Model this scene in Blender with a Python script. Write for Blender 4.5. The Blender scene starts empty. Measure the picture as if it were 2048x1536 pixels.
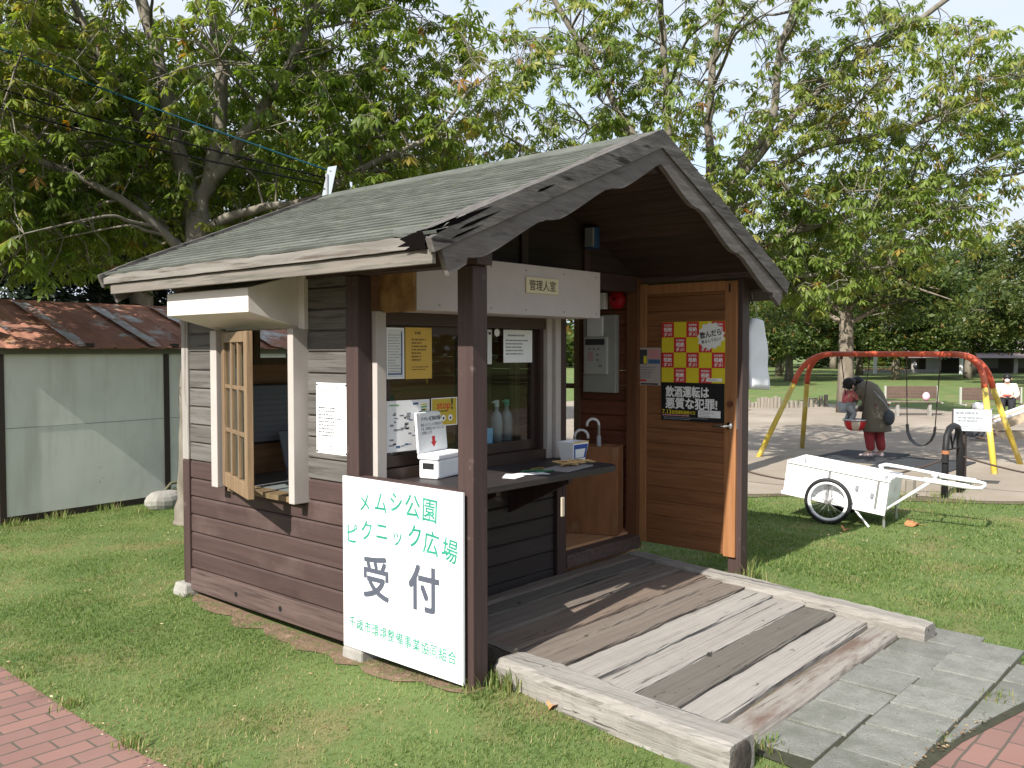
import bpy, math, random
import numpy as np
from mathutils import Vector, Matrix, kdtree

SC = bpy.context.scene
COL = SC.collection
random.seed(7)
RNG = np.random.default_rng(7)
V = Vector

# ------------------------------------------------------------------ camera
cd = bpy.data.cameras.new('camera')
cam = bpy.data.objects.new('camera', cd)
COL.objects.link(cam)
cd.sensor_width = 36.0
cd.lens = 31.317
cd.clip_start = 0.05
cd.clip_end = 1500
_r = V((0.661696, -0.749772, -0.0005)); _u = V((0.027316, 0.023442, 0.999352)); _f = V((0.749275, 0.661281, -0.035992))
cam.matrix_world = Matrix(((_r.x, _u.x, -_f.x, -2.940288), (_r.y, _u.y, -_f.y, -2.83464), (_r.z, _u.z, -_f.z, 1.619781), (0, 0, 0, 1)))
SC.camera = cam

# ------------------------------------------------------------------ light
SUN_TO = V((-3.5, -0.475, 2.93)).normalized()          # towards the sun
SUN_EL = math.asin(SUN_TO.z)
ld = bpy.data.lights.new('sun', 'SUN')
ld.energy = 4.3
ld.angle = math.radians(0.53)
ld.color = (1.0, 0.95, 0.86)
sun = bpy.data.objects.new('sun', ld)
COL.objects.link(sun)
sun.rotation_euler = SUN_TO.to_track_quat('Z', 'Y').to_euler()

world = bpy.data.worlds.new('World')
SC.world = world
world.use_nodes = True
nt = world.node_tree
nt.nodes.clear()
out = nt.nodes.new('ShaderNodeOutputWorld')
bg = nt.nodes.new('ShaderNodeBackground')
bg.inputs['Strength'].default_value = 0.145
sky = nt.nodes.new('ShaderNodeTexSky')
sky.sky_type = 'NISHITA'
sky.sun_disc = False
sky.sun_elevation = SUN_EL
sky.sun_rotation = math.atan2(SUN_TO.x, SUN_TO.y)
sky.dust_density = 2.0
tc = nt.nodes.new('ShaderNodeTexCoord')
mp = nt.nodes.new('ShaderNodeMapping')
mp.inputs['Scale'].default_value = (1.0, 1.0, 3.0)
cn = nt.nodes.new('ShaderNodeTexNoise')
cn.inputs['Scale'].default_value = 3.0
cn.inputs['Detail'].default_value = 7
cn.inputs['Roughness'].default_value = 0.55
cr = nt.nodes.new('ShaderNodeValToRGB')
cr.color_ramp.elements[0].position = 0.30
cr.color_ramp.elements[0].color = (0.42, 0.42, 0.42, 1)
cr.color_ramp.elements[1].position = 0.55
cr.color_ramp.elements[1].color = (1, 1, 1, 1)
mx = nt.nodes.new('ShaderNodeMix')
mx.data_type = 'RGBA'
mx.inputs[7].default_value = (2.75, 3.0, 3.45, 1)
L = nt.links.new
L(tc.outputs['Generated'], mp.inputs['Vector']); L(mp.outputs['Vector'], cn.inputs['Vector'])
L(cn.outputs['Fac'], cr.inputs['Fac']); L(cr.outputs['Color'], mx.inputs[0])
L(sky.outputs['Color'], mx.inputs[6]); L(mx.outputs[2], bg.inputs['Color']); L(bg.outputs['Background'], out.inputs['Surface'])

SC.view_settings.view_transform = 'Standard'
SC.view_settings.look = 'None'
SC.view_settings.gamma = 1
SC.view_settings.exposure = 1.08
SC.cycles.max_bounces = 7
SC.cycles.transparent_max_bounces = 8
SC.cycles.sample_clamp_indirect = 6

# ------------------------------------------------------------------ materials
def M(name, c1, c2=None, scale=5.0, stretch=(1, 1, 1), rough=0.75, bump=0.0, detail=5, lo=0.35, hi=0.65, island=0.0,
      spots=None, metallic=0.0, spec=0.3, bstretch=None, bscale=None, transl=0.0, attr=None):
    """principled material with object-space noise between two colours; spots=(colour, scale, lo, hi, stretch)"""
    m = bpy.data.materials.new(name)
    m.use_nodes = True
    t = m.node_tree
    n = t.nodes
    p = n['Principled BSDF']
    k = t.links.new
    p.inputs['Roughness'].default_value = rough
    p.inputs['Metallic'].default_value = metallic
    p.inputs['Specular IOR Level'].default_value = spec
    co = n.new('ShaderNodeTexCoord')
    def noise(sc, st, det=detail):
        a = n.new('ShaderNodeMapping'); a.inputs['Scale'].default_value = st
        b = n.new('ShaderNodeTexNoise'); b.inputs['Scale'].default_value = sc; b.inputs['Detail'].default_value = det
        b.inputs['Roughness'].default_value = 0.62
        k(co.outputs['Object'], a.inputs['Vector'])
        if island:
            g = n.new('ShaderNodeNewGeometry'); ad = n.new('ShaderNodeVectorMath'); ad.operation = 'MULTIPLY_ADD'
            cb = n.new('ShaderNodeCombineXYZ')
            for i in range(3): k(g.outputs['Random Per Island'], cb.inputs[i])
            ad.inputs[1].default_value = (37, 53, 29)
            k(cb.outputs[0], ad.inputs[0]); k(a.outputs[0], ad.inputs[2]); k(ad.outputs[0], b.inputs['Vector'])
        else:
            k(a.outputs['Vector'], b.inputs['Vector'])
        return b
    def ramp(src, l, h):
        r = n.new('ShaderNodeMapRange'); r.inputs['From Min'].default_value = l; r.inputs['From Max'].default_value = h
        k(src, r.inputs['Value']); return r.outputs['Result']
    def mix(fac, a, b, mode='MIX'):
        x = n.new('ShaderNodeMix'); x.data_type = 'RGBA'; x.blend_type = mode
        if isinstance(fac, float): x.inputs[0].default_value = fac
        else: k(fac, x.inputs[0])
        for i, c in ((6, a), (7, b)):
            if isinstance(c, tuple): x.inputs[i].default_value = c + (1,)
            else: k(c, x.inputs[i])
        return x.outputs[2]
    c2 = c2 or tuple(v * 0.8 for v in c1)
    nz = noise(scale, stretch)
    col = mix(ramp(nz.outputs['Fac'], lo, hi), c1, c2)
    for s in (spots or ()):
        sn = noise(s[1], s[4] if len(s) > 4 else (1, 1, 1))
        col = mix(ramp(sn.outputs['Fac'], s[2], s[3]), col, s[0])
    if island:
        g = n.new('ShaderNodeNewGeometry'); r = n.new('ShaderNodeMapRange')
        r.inputs['To Min'].default_value = 1 - island; r.inputs['To Max'].default_value = 1 + island
        k(g.outputs['Random Per Island'], r.inputs['Value'])
        cbx = n.new('ShaderNodeCombineColor')
        for i in range(3): k(r.outputs[0], cbx.inputs[i])
        col = mix(1.0, col, cbx.outputs[0], 'MULTIPLY')
    k(col, p.inputs['Base Color'])
    if bump:
        bn = noise(bscale or scale, bstretch or stretch)
        bp = n.new('ShaderNodeBump'); bp.inputs['Strength'].default_value = bump; bp.inputs['Distance'].default_value = 0.01
        k(bn.outputs['Fac'], bp.inputs['Height']); k(bp.outputs['Normal'], p.inputs['Normal'])
    if transl:
        o = n['Material Output']; tr = n.new('ShaderNodeBsdfTranslucent'); ms = n.new('ShaderNodeMixShader')
        ms.inputs[0].default_value = transl
        k(col, tr.inputs['Color']); k(p.outputs[0], ms.inputs[1]); k(tr.outputs[0], ms.inputs[2]); k(ms.outputs[0], o.inputs['Surface'])
    return m

def flat(name, c, rough=0.6, **kw):
    return M(name, c, tuple(v * 0.93 for v in c), scale=9, rough=rough, **kw)

def leafmat(name, stops, transl=0.4, rough=0.45):
    """leaf colour by a per-leaf attribute"""
    m = bpy.data.materials.new(name); m.use_nodes = True
    t = m.node_tree; n = t.nodes; k = t.links.new; p = n['Principled BSDF']
    a = n.new('ShaderNodeAttribute'); a.attribute_name = 'tint'
    r = n.new('ShaderNodeValToRGB'); el = r.color_ramp.elements
    while len(el) < len(stops): el.new(0.5)
    for e, (ps, c) in zip(el, stops): e.position = ps; e.color = c + (1,)
    k(a.outputs['Fac'], r.inputs['Fac'])
    k(r.outputs['Color'], p.inputs['Base Color'])
    p.inputs['Roughness'].default_value = rough; p.inputs['Specular IOR Level'].default_value = 0.35
    tr = n.new('ShaderNodeBsdfTranslucent'); ms = n.new('ShaderNodeMixShader'); ms.inputs[0].default_value = transl
    hs = n.new('ShaderNodeHueSaturation'); hs.inputs['Saturation'].default_value = 1.15; hs.inputs['Value'].default_value = 1.5
    k(r.outputs['Color'], hs.inputs['Color']); k(hs.outputs[0], tr.inputs['Color'])
    k(p.outputs[0], ms.inputs[1]); k(tr.outputs[0], ms.inputs[2]); k(ms.outputs[0], n['Material Output'].inputs['Surface'])
    return m

def glassmat(name, tint=(0.9, 0.93, 0.92), refl=0.09):
    m = bpy.data.materials.new(name); m.use_nodes = True
    t = m.node_tree; n = t.nodes; k = t.links.new
    tr = n.new('ShaderNodeBsdfTransparent'); tr.inputs[0].default_value = tint + (1,)
    gl = n.new('ShaderNodeBsdfGlossy'); gl.inputs['Roughness'].default_value = 0.02
    fr = n.new('ShaderNodeFresnel'); fr.inputs[0].default_value = 1.45
    ms = n.new('ShaderNodeMixShader')
    ge = n.new('ShaderNodeNewGeometry'); iv = n.new('ShaderNodeMath'); iv.operation = 'SUBTRACT'; iv.inputs[0].default_value = 1; mu = n.new('ShaderNodeMath'); mu.operation = 'MULTIPLY'
    k(ge.outputs['Backfacing'], iv.inputs[1]); k(iv.outputs[0], mu.inputs[0]); k(fr.outputs[0], mu.inputs[1])
    k(mu.outputs[0], ms.inputs[0]); k(tr.outputs[0], ms.inputs[1]); k(gl.outputs[0], ms.inputs[2])
    k(ms.outputs[0], n['Material Output'].inputs['Surface'])
    return m

def brickmat():
    m = bpy.data.materials.new('red_brick_paving'); m.use_nodes = True
    t = m.node_tree; n = t.nodes; k = t.links.new; p = n['Principled BSDF']
    co = n.new('ShaderNodeTexCoord')
    b = n.new('ShaderNodeTexBrick')
    b.offset = 0.5
    b.inputs['Color1'].default_value = (0.215, 0.112, 0.092, 1); b.inputs['Color2'].default_value = (0.155, 0.082, 0.07, 1)
    b.inputs['Mortar'].default_value = (0.07, 0.055, 0.045, 1)
    b.inputs['Scale'].default_value = 1.0; b.inputs['Mortar Size'].default_value = 0.0055; b.inputs['Mortar Smooth'].default_value = 0.3
    b.inputs['Brick Width'].default_value = 0.21; b.inputs['Row Height'].default_value = 0.103
    nz = n.new('ShaderNodeTexNoise'); nz.inputs['Scale'].default_value = 2.2; nz.inputs['Detail'].default_value = 6
    nz2 = n.new('ShaderNodeTexNoise'); nz2.inputs['Scale'].default_value = 60; nz2.inputs['Detail'].default_value = 4
    ds = n.new('ShaderNodeMapRange'); ds.inputs['From Min'].default_value = 0.35; ds.inputs['From Max'].default_value = 0.75; ds.inputs['To Max'].default_value = 0.55
    x = n.new('ShaderNodeMix'); x.data_type = 'RGBA'; x.inputs[7].default_value = (0.24, 0.145, 0.12, 1)
    x2 = n.new('ShaderNodeMix'); x2.data_type = 'RGBA'; x2.blend_type = 'MULTIPLY'; x2.inputs[0].default_value = 0.5
    # a little warp so that the joints are not ruler straight
    wv = n.new('ShaderNodeTexNoise'); wv.inputs['Scale'].default_value = 4
    ma = n.new('ShaderNodeVectorMath'); ma.operation = 'MULTIPLY_ADD'; ma.inputs[1].default_value = (0.02, 0.02, 0)
    k(co.outputs['Object'], wv.inputs['Vector']); k(wv.outputs['Color'], ma.inputs[0]); k(co.outputs['Object'], ma.inputs[2])
    k(ma.outputs[0], b.inputs['Vector'])
    k(co.outputs['Object'], nz.inputs['Vector']); k(co.outputs['Object'], nz2.inputs['Vector'])
    k(nz.outputs['Fac'], ds.inputs['Value']); k(ds.outputs[0], x.inputs[0]); k(b.outputs['Color'], x.inputs[6])
    k(x.outputs[2], x2.inputs[6]); k(nz2.outputs['Color'], x2.inputs[7]); 
    g = n.new('ShaderNodeMix'); g.data_type = 'RGBA'; g.blend_type = 'MIX'
    gm = n.new('ShaderNodeMath'); gm.operation = 'MULTIPLY'; gm.inputs[1].default_value = 0.85
    k(b.outputs['Fac'], gm.inputs[0]); k(gm.outputs[0], g.inputs[0]); k(x.outputs[2], g.inputs[6]); g.inputs[7].default_value = (0.075, 0.065, 0.05, 1)
    k(g.outputs[2], p.inputs['Base Color'])
    iv = n.new('ShaderNodeMath'); iv.operation = 'SUBTRACT'; iv.inputs[0].default_value = 1
    k(b.outputs['Fac'], iv.inputs[1])
    bp = n.new('ShaderNodeBump'); bp.inputs['Strength'].default_value = 0.6; bp.inputs['Distance'].default_value = 0.006
    k(iv.outputs[0], bp.inputs['Height']); k(bp.outputs[0], p.inputs['Normal'])
    p.inputs['Roughness'].default_value = 0.85
    return m

X_GRAIN, Y_GRAIN, Z_GRAIN = (1.2, 22, 22), (22, 1.2, 22), (22, 22, 1.2)
def wood(name, c1, c2, grain, streak=None, **kw):
    sp = [(streak, 1.6, 0.52, 0.66, tuple(g * 1.4 for g in grain))] if streak else None
    kw.setdefault('rough', 0.8); kw.setdefault('bump', 0.35); kw.setdefault('island', 0.12)
    return M(name, c1, c2, scale=1.3, stretch=grain, spots=(kw.pop('extra', []) + (sp or [])) or None, **kw)

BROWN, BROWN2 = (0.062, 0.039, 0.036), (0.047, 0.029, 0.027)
m_brown_y = wood('dark_brown_painted_siding', BROWN, BROWN2, Y_GRAIN, extra=[((0.09, 0.062, 0.057), 2.0, 0.52, 0.75), ((0.035, 0.022, 0.02), 1.4, .58, .75)], rough=0.62, bump=0.3)
m_brown_x = wood('dark_brown_painted_boards', BROWN, BROWN2, X_GRAIN, rough=0.6, bump=0.25)
m_brown_z = wood('dark_brown_painted_posts', BROWN, BROWN2, Z_GRAIN, extra=[((0.12, 0.085, 0.08), 9.0, 0.62, 0.72)], rough=0.55, bump=0.3)
m_sill = wood('weathered_brown_sill_board', (0.115, 0.078, 0.07), (0.075, 0.05, 0.045), Y_GRAIN, rough=0.7, streak=(0.05, 0.033, 0.03))
m_grey_y = wood('weathered_grey_siding', (0.118, 0.111, 0.104), (0.082, 0.076, 0.070), Y_GRAIN, streak=(0.052, 0.047, 0.042), island=0.2)
m_grey_z = wood('weathered_grey_trim', (0.33, 0.31, 0.29), (0.22, 0.2, 0.185), Z_GRAIN, streak=(0.12, 0.1, 0.09))
m_fascia = wood('silvery_weathered_fascia', (0.205, 0.193, 0.175), (0.130, 0.120, 0.107), Y_GRAIN, streak=(0.085, 0.07, 0.058), bump=0.5)
m_fascia2 = wood('tan_weathered_fascia', (0.190, 0.170, 0.150), (0.140, 0.124, 0.108), Y_GRAIN, streak=(0.10, 0.1, 0.085))
RAKE_L, RAKE_R = (1.2, 22, 22), (1.2, 22, 22)
m_barge = M('weathered_grey_bargeboard', (0.150, 0.136, 0.128), (0.098, 0.086, 0.080), scale=2.2, stretch=(2, 14, 14), rough=0.85, bump=0.4,
            spots=[((0.06, 0.052, 0.048), 3.2, 0.6, 0.72, (1.5, 8, 8))])
m_rakecap = M('dark_weathered_rake_board', (0.125, 0.116, 0.108), (0.062, 0.057, 0.054), scale=2.5, stretch=(2, 12, 12), rough=0.9, bump=0.5,
              spots=[((0.02, 0.018, 0.017), 2.6, 0.57, 0.66, (1.2, 7, 7))])
m_shingle = M('green_grey_mineral_roofing', (0.112, 0.120, 0.106), (0.080, 0.087, 0.077), scale=4, rough=0.95, bump=0.6, bscale=260, island=0.14,
              spots=[((0.150, 0.158, 0.140), 1.3, 0.5, 0.8, (1, .3, 1)), ((0.060, 0.064, 0.058), 1.7, 0.52, 0.75), ((0.13, 0.155, 0.10), 6, 0.6, 0.75)])
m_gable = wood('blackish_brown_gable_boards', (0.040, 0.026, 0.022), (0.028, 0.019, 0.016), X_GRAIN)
m_counter = wood('shade_darkened_stained_boards', (0.036, 0.030, 0.030), (0.026, 0.021, 0.021), X_GRAIN, rough=0.5, bump=0.2)  # near-black counter stain; on the front wall the darkness stands in for porch shade
m_soffit = wood('dark_soffit_boards', (0.050, 0.030, 0.021), (0.030, 0.019, 0.014), Y_GRAIN, streak=(0.025, 0.016, 0.012), island=0.2)
m_door = wood('orange_brown_cedar_boards', (0.225, 0.100, 0.043), (0.165, 0.070, 0.029), Y_GRAIN, island=0.07, rough=0.5, streak=(0.14, 0.060, 0.026))
m_doorz = wood('orange_cedar_stiles', (0.33, 0.155, 0.068), (0.25, 0.112, 0.046), Z_GRAIN, rough=0.5)
m_inner = wood('reddish_interior_boards', (0.185, 0.065, 0.036), (0.125, 0.043, 0.025), Y_GRAIN, island=0.18, rough=0.5)
m_innerx = wood('brightened_interior_boards', (0.46, 0.25, 0.13), (0.36, 0.19, 0.10), X_GRAIN, island=0.18, rough=0.55)  # brown boards coloured paler to stand in for light inside the room
m_sash = wood('honey_brown_window_sash', (0.215, 0.145, 0.085), (0.15, 0.10, 0.058), Z_GRAIN, streak=(0.12, 0.08, 0.045), rough=0.55)
m_white = flat('pinkish_white_metal_trim', (0.40, 0.365, 0.345), 0.45, spots=[((0.34, 0.31, 0.28), 4, 0.6, 0.9, (6, 6, 0.7))])
m_whitebox = flat('white_painted_shutter_box', (0.66, 0.61, 0.58), 0.45)
m_valance = flat('pinkish_grey_shutter_box', (0.46, 0.405, 0.39), 0.5)
m_stain = M('stained_plywood_end', (0.34, 0.19, 0.08), (0.12, 0.06, 0.02), scale=7, rough=0.7, spots=[((0.5, 0.4, 0.28), 5, 0.6, 0.7)])
m_alu = flat('brown_anodised_frame', (0.06, 0.04, 0.034), 0.35, metallic=0.2)
m_glass = glassmat('window_glass')
m_conc = M('rough_grey_concrete', (0.30, 0.29, 0.27), (0.22, 0.21, 0.19), scale=9, rough=0.95, bump=0.6)
m_paper = flat('white_paper', (0.78, 0.79, 0.80), 0.6)
m_paperdim = flat('slightly_grey_paper', (0.62, 0.63, 0.62), 0.6)
m_ink = flat('dark_print', (0.05, 0.05, 0.06), 0.6)
m_inkgrey = flat('grey_print', (0.22, 0.23, 0.25), 0.6)
m_inkblue = flat('blue_print', (0.06, 0.12, 0.24), 0.6)
m_yellow = flat('mustard_paper', (0.56, 0.36, 0.07), 0.6)
m_pyellow = flat('bright_yellow_print', (0.68, 0.56, 0.03), 0.5)
m_pred = flat('bright_red_print', (0.55, 0.03, 0.035), 0.5)
m_pblack = flat('black_print', (0.012, 0.012, 0.014), 0.5)
m_pwhite = flat('white_print', (0.78, 0.78, 0.78), 0.5)
m_ppink = flat('pink_print', (0.55, 0.25, 0.27), 0.5)
m_signwhite = flat('white_painted_plywood', (0.74, 0.75, 0.76), 0.5, spots=[((.62, .61, .58), 3, .55, .8), ((.5, .47, .42), 14, .70, .78)])
m_green = flat('faded_green_marker', (0.02, 0.23, 0.155), 0.6, spots=[((0.10, 0.40, 0.30), 30, 0.5, 0.8)])
m_slate = flat('slate_grey_paint', (0.075, 0.085, 0.115), 0.6)
m_grassgreen = flat('green_print', (0.1, 0.35, 0.08), 0.6)
m_plastic = flat('white_plastic', (0.80, 0.80, 0.82), 0.35)
m_black = flat('black_rubber', (0.016, 0.016, 0.018), 0.55)
m_steel = flat('galvanised_steel', (0.5, 0.5, 0.5), 0.35, metallic=0.8)
m_chrome = flat('polished_chrome', (0.72, 0.71, 0.69), 0.15, metallic=1.0)
m_handcart = flat('white_aluminium_panel', (0.80, 0.80, 0.82), 0.35, spots=[((0.55, 0.55, 0.56), 4, 0.55, 0.75, (1, 1, 2)), ((.34, .30, .26), 11, .66, .74)])
m_sred = flat('orange_red_paint', (0.52, 0.09, 0.042), 0.45, spots=[((0.36, 0.07, 0.045), 5, 0.55, 0.7), ((.6, .17, .10), 3, .55, .75)])
m_syel = flat('yellow_paint', (0.58, 0.43, 0.07), 0.4, spots=[((0.64, 0.56, 0.27), 3, 0.48, 0.7), ((.3, .2, .06), 14, .68, .75)])
m_rust = flat('rusty_chain', (0.055, 0.038, 0.032), 0.8)
m_bark = M('grey_brown_bark', (0.20, 0.18, 0.148), (0.115, 0.10, 0.08), scale=9, stretch=(1, 1, .35), rough=0.95, bump=0.6,
           spots=[((0.21, 0.20, 0.165), 3, 0.55, 0.7)])
m_barkfar = M('pale_grey_bark', (0.22, 0.19, 0.15), (0.12, 0.10, 0.075), scale=6, stretch=(1, 1, .4), rough=0.95)

# ------------------------------------------------------------------ mesh building
class MB:
    def __init__(s): s.v, s.f, s.m = [], [], []
    def add(s, vs, fs, m=0):
        o = len(s.v); s.v += [tuple(p) for p in vs]; s.f += [tuple(i + o for i in f) for f in fs]; s.m += [m] * len(fs); return s
    def obox(s, c, ex, ey, ez, m=0):
        c, ex, ey, ez = V(c), V(ex), V(ey), V(ez)
        vs = [c + a * ex + b * ey + d * ez for a in (-1, 1) for b in (-1, 1) for d in (-1, 1)]
        if ex.cross(ey).dot(ez) < 0: fs = [(0, 2, 3, 1), (4, 5, 7, 6), (0, 1, 5, 4), (2, 6, 7, 3), (0, 4, 6, 2), (1, 3, 7, 5)]
        else: fs = [(0, 1, 3, 2), (4, 6, 7, 5), (0, 4, 5, 1), (2, 3, 7, 6), (0, 2, 6, 4), (1, 5, 7, 3)]
        return s.add(vs, fs, m)
    def box(s, x0, x1, y0, y1, z0, z1, m=0):
        return s.obox(((x0 + x1) / 2, (y0 + y1) / 2, (z0 + z1) / 2), (abs(x1 - x0) / 2, 0, 0), (0, abs(y1 - y0) / 2, 0), (0, 0, abs(z1 - z0) / 2), m)
    def beam(s, a, b, w, h, up=(0, 0, 1), m=0):
        a, b = V(a), V(b); d = b - a; x = d.cross(V(up)).normalized(); z = x.cross(d).normalized()
        return s.obox((a + b) / 2, d / 2, x * (w / 2), z * (h / 2), m)
    def prism(s, poly, vec, m=0):
        n = len(poly); vec = V(vec); vs = [V(p) for p in poly]; vs = vs + [p + vec for p in vs]
        nrm = V((0, 0, 0))
        for i in range(n): nrm += vs[i].cross(vs[(i + 1) % n])
        fl = nrm.dot(vec) > 0
        fs = [tuple(range(n)), tuple(range(2 * n - 1, n - 1, -1))] + [(i, n + i, n + (i + 1) % n, (i + 1) % n) for i in range(n)]
        if fl: fs = [tuple(reversed(f)) for f in fs]
        return s.add(vs, fs, m)
    def tube(s, pts, rad, n=8, m=0, cap=True):
        pts = [V(p) for p in pts]; N = len(pts)
        rs = rad if isinstance(rad, (list, tuple)) else [rad] * N
        t = (pts[1] - pts[0]).normalized()
        a = t.orthogonal().normalized(); vs, fs = [], []
        for i, p in enumerate(pts):
            t2 = (pts[min(i + 1, N - 1)] - pts[max(i - 1, 0)])
            if t2.length > 1e-9: t = t2.normalized()
            a = (a - t * a.dot(t))
            a = a.normalized() if a.length > 1e-6 else t.orthogonal().normalized()
            b = t.cross(a)
            for j in range(n):
                q = 2 * math.pi * j / n
                vs.append(p + (a * math.cos(q) + b * math.sin(q)) * rs[i])
        for i in range(N - 1):
            for j in range(n):
                fs.append((i * n + j, i * n + (j + 1) % n, (i + 1) * n + (j + 1) % n, (i + 1) * n + j))
        if cap: fs += [tuple(range(n - 1, -1, -1)), tuple((N - 1) * n + j for j in range(n))]
        return s.add(vs, fs, m)
    def sphere(s, c, r, nu=12, nv=8, m=0, R=None):
        r = r if isinstance(r, (tuple, list)) else (r, r, r); c = V(c); vs = []
        for i in range(nv + 1):
            th = math.pi * i / nv
            for j in range(nu):
                ph = 2 * math.pi * j / nu
                p = V((r[0] * math.sin(th) * math.cos(ph), r[1] * math.sin(th) * math.sin(ph), r[2] * math.cos(th)))
                vs.append(c + (R @ p if R else p))
        fs = [(i * nu + j, (i + 1) * nu + j, (i + 1) * nu + (j + 1) % nu, i * nu + (j + 1) % nu) for i in range(nv) for j in range(nu)]
        return s.add(vs, fs, m)
    def disc(s, c, ax, r, h, n=24, m=0):
        c = V(c); ax = V(ax).normalized()
        return s.tube([c, c + ax * h], r, n, m)
    def loft(s, rings, m=0, cap=True):
        n = len(rings[0]); vs = [p for r in rings for p in r]
        fs = [(i * n + j, i * n + (j + 1) % n, (i + 1) * n + (j + 1) % n, (i + 1) * n + j) for i in range(len(rings) - 1) for j in range(n)]
        if cap: fs += [tuple(range(n - 1, -1, -1)), tuple((len(rings) - 1) * n + j for j in range(n))]
        return s.add(vs, fs, m)

def meshobj(name, vs, fs, mats, mi=None, parent=None, smooth=False, bevel=0.0, base=None):
    me = bpy.data.meshes.new(name)
    if parent is not None and base is None: base = parent_base(parent)
    if base is not None and (abs(base[0]) + abs(base[1]) + abs(base[2])) > 0: vs = [(v[0] - base[0], v[1] - base[1], v[2] - base[2]) for v in vs]
    me.from_pydata(vs, [], fs)
    for m in (mats if isinstance(mats, (list, tuple)) else [mats]): me.materials.append(m)
    if mi and any(mi): me.polygons.foreach_set('material_index', mi)
    if smooth: me.polygons.foreach_set('use_smooth', [True] * len(me.polygons))
    me.update()
    o = bpy.data.objects.new(name, me); COL.objects.link(o)
    if parent is not None: o.parent = parent
    elif base is not None: o.location = base
    if bevel:
        b = o.modifiers.new('bevel', 'BEVEL'); b.width = bevel; b.segments = 2; b.limit_method = 'ANGLE'; b.angle_limit = math.radians(40)
    return o

def parent_base(p):
    q = V((0, 0, 0))
    while p is not None: q += p.location; p = p.parent
    return q

def part(name, mb, mats, parent, smooth=False, bevel=0.0, kind=None):
    o = meshobj(name, mb.v, mb.f, mats, mb.m, parent, smooth, bevel)
    if kind: o['kind'] = kind
    return o

def tag(o, label, cat, group=None):
    o['label'] = label; o['category'] = cat
    if group: o['group'] = group
    return o

def thing(name, label, cat, loc=(0, 0, 0), group=None):
    e = bpy.data.objects.new(name, None); COL.objects.link(e); e.location = loc; e.empty_display_size = 0.1
    return tag(e, label, cat, group)

def solo(name, mb, mats, label, cat, loc=(0, 0, 0), group=None, smooth=False, bevel=0.0):
    return tag(meshobj(name, mb.v, mb.f, mats, mb.m, None, smooth, bevel, V(loc)), label, cat, group)

def structure(name, mb, mats, smooth=False):
    o = meshobj(name, mb.v, mb.f, mats, mb.m, None, smooth); o['kind'] = 'structure'; return o

_fc = {}
def glyphs(body, bold=0.0):
    k = (body, bold)
    if k not in _fc:
        c = bpy.data.curves.new('lettering_tmp', 'FONT'); c.body = body; c.offset = bold; c.resolution_u = 3
        o = bpy.data.objects.new('lettering_tmp', c); COL.objects.link(o)
        dg = bpy.context.evaluated_depsgraph_get()
        me = bpy.data.meshes.new_from_object(o.evaluated_get(dg))
        _fc[k] = ([tuple(v.co) for v in me.vertices], [tuple(p.vertices) for p in me.polygons])
        bpy.data.objects.remove(o); bpy.data.curves.remove(c); bpy.data.meshes.remove(me)
    return _fc[k]

def text(mb, body, org, xd, yd, size, bold=0.0, m=0, fitw=None, center=False, sx=1.0):
    """lay a line of writing on a surface: org = lower left, xd/yd unit axes of the surface"""
    if bold > .008:
        e = bold * size * .9; n = V(xd).cross(V(yd)) * .00004
        for i, (a, c) in enumerate(((-e, -e), (e, -e), (-e, e), (e, e))):
            text(mb, body, V(org) + V(xd) * a + V(yd) * c + n * (i + 1), xd, yd, size, 0.0, m, fitw, center, sx)
        bold = 0.0
    vs, fs = glyphs(body, bold)
    if not vs: return
    xs = [v[0] for v in vs]; w = max(xs) - min(xs)
    k = size * sx
    if fitw: k = fitw / w
    off = -(min(xs) + w / 2) * k if center else -min(xs) * k
    org, xd, yd = V(org), V(xd), V(yd)
    mb.add([org + xd * (v[0] * k + off) + yd * (v[1] * size) for v in vs], fs, m)

def scribble(mb, org, xd, yd, w, h, rows, m=0, seed=1, fill=0.5, lead=0.0):
    """rows of small dashes for print too small to read"""
    rr = random.Random(seed); org, xd, yd = V(org), V(xd), V(yd); rh = h / rows
    for i in range(rows):
        x = lead * w * (rr.random() if lead else 0); end = w * rr.uniform(0.55, 1.0)
        y = h - (i + 0.75) * rh
        while x < end:
            l = rr.uniform(0.5, 1.6) * rh * 0.8; l = min(l, end - x)
            if l < rh * 0.1: break
            p = org + xd * x + yd * y; q = p + xd * l; hh = rh * fill
            mb.add([p, q, q + yd * hh, p + yd * hh], [(0, 1, 2, 3)], m); x += l + rh * rr.uniform(0.12, 0.3)

def rect(mb, org, xd, yd, x0, x1, y0, y1, m=0, lift=0.0):
    org, xd, yd = V(org), V(xd), V(yd); n = xd.cross(yd) * lift
    mb.add([org + xd * x + yd * y + n for x, y in ((x0, y0), (x1, y0), (x1, y1), (x0, y1))], [(0, 1, 2, 3)], m)

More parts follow.
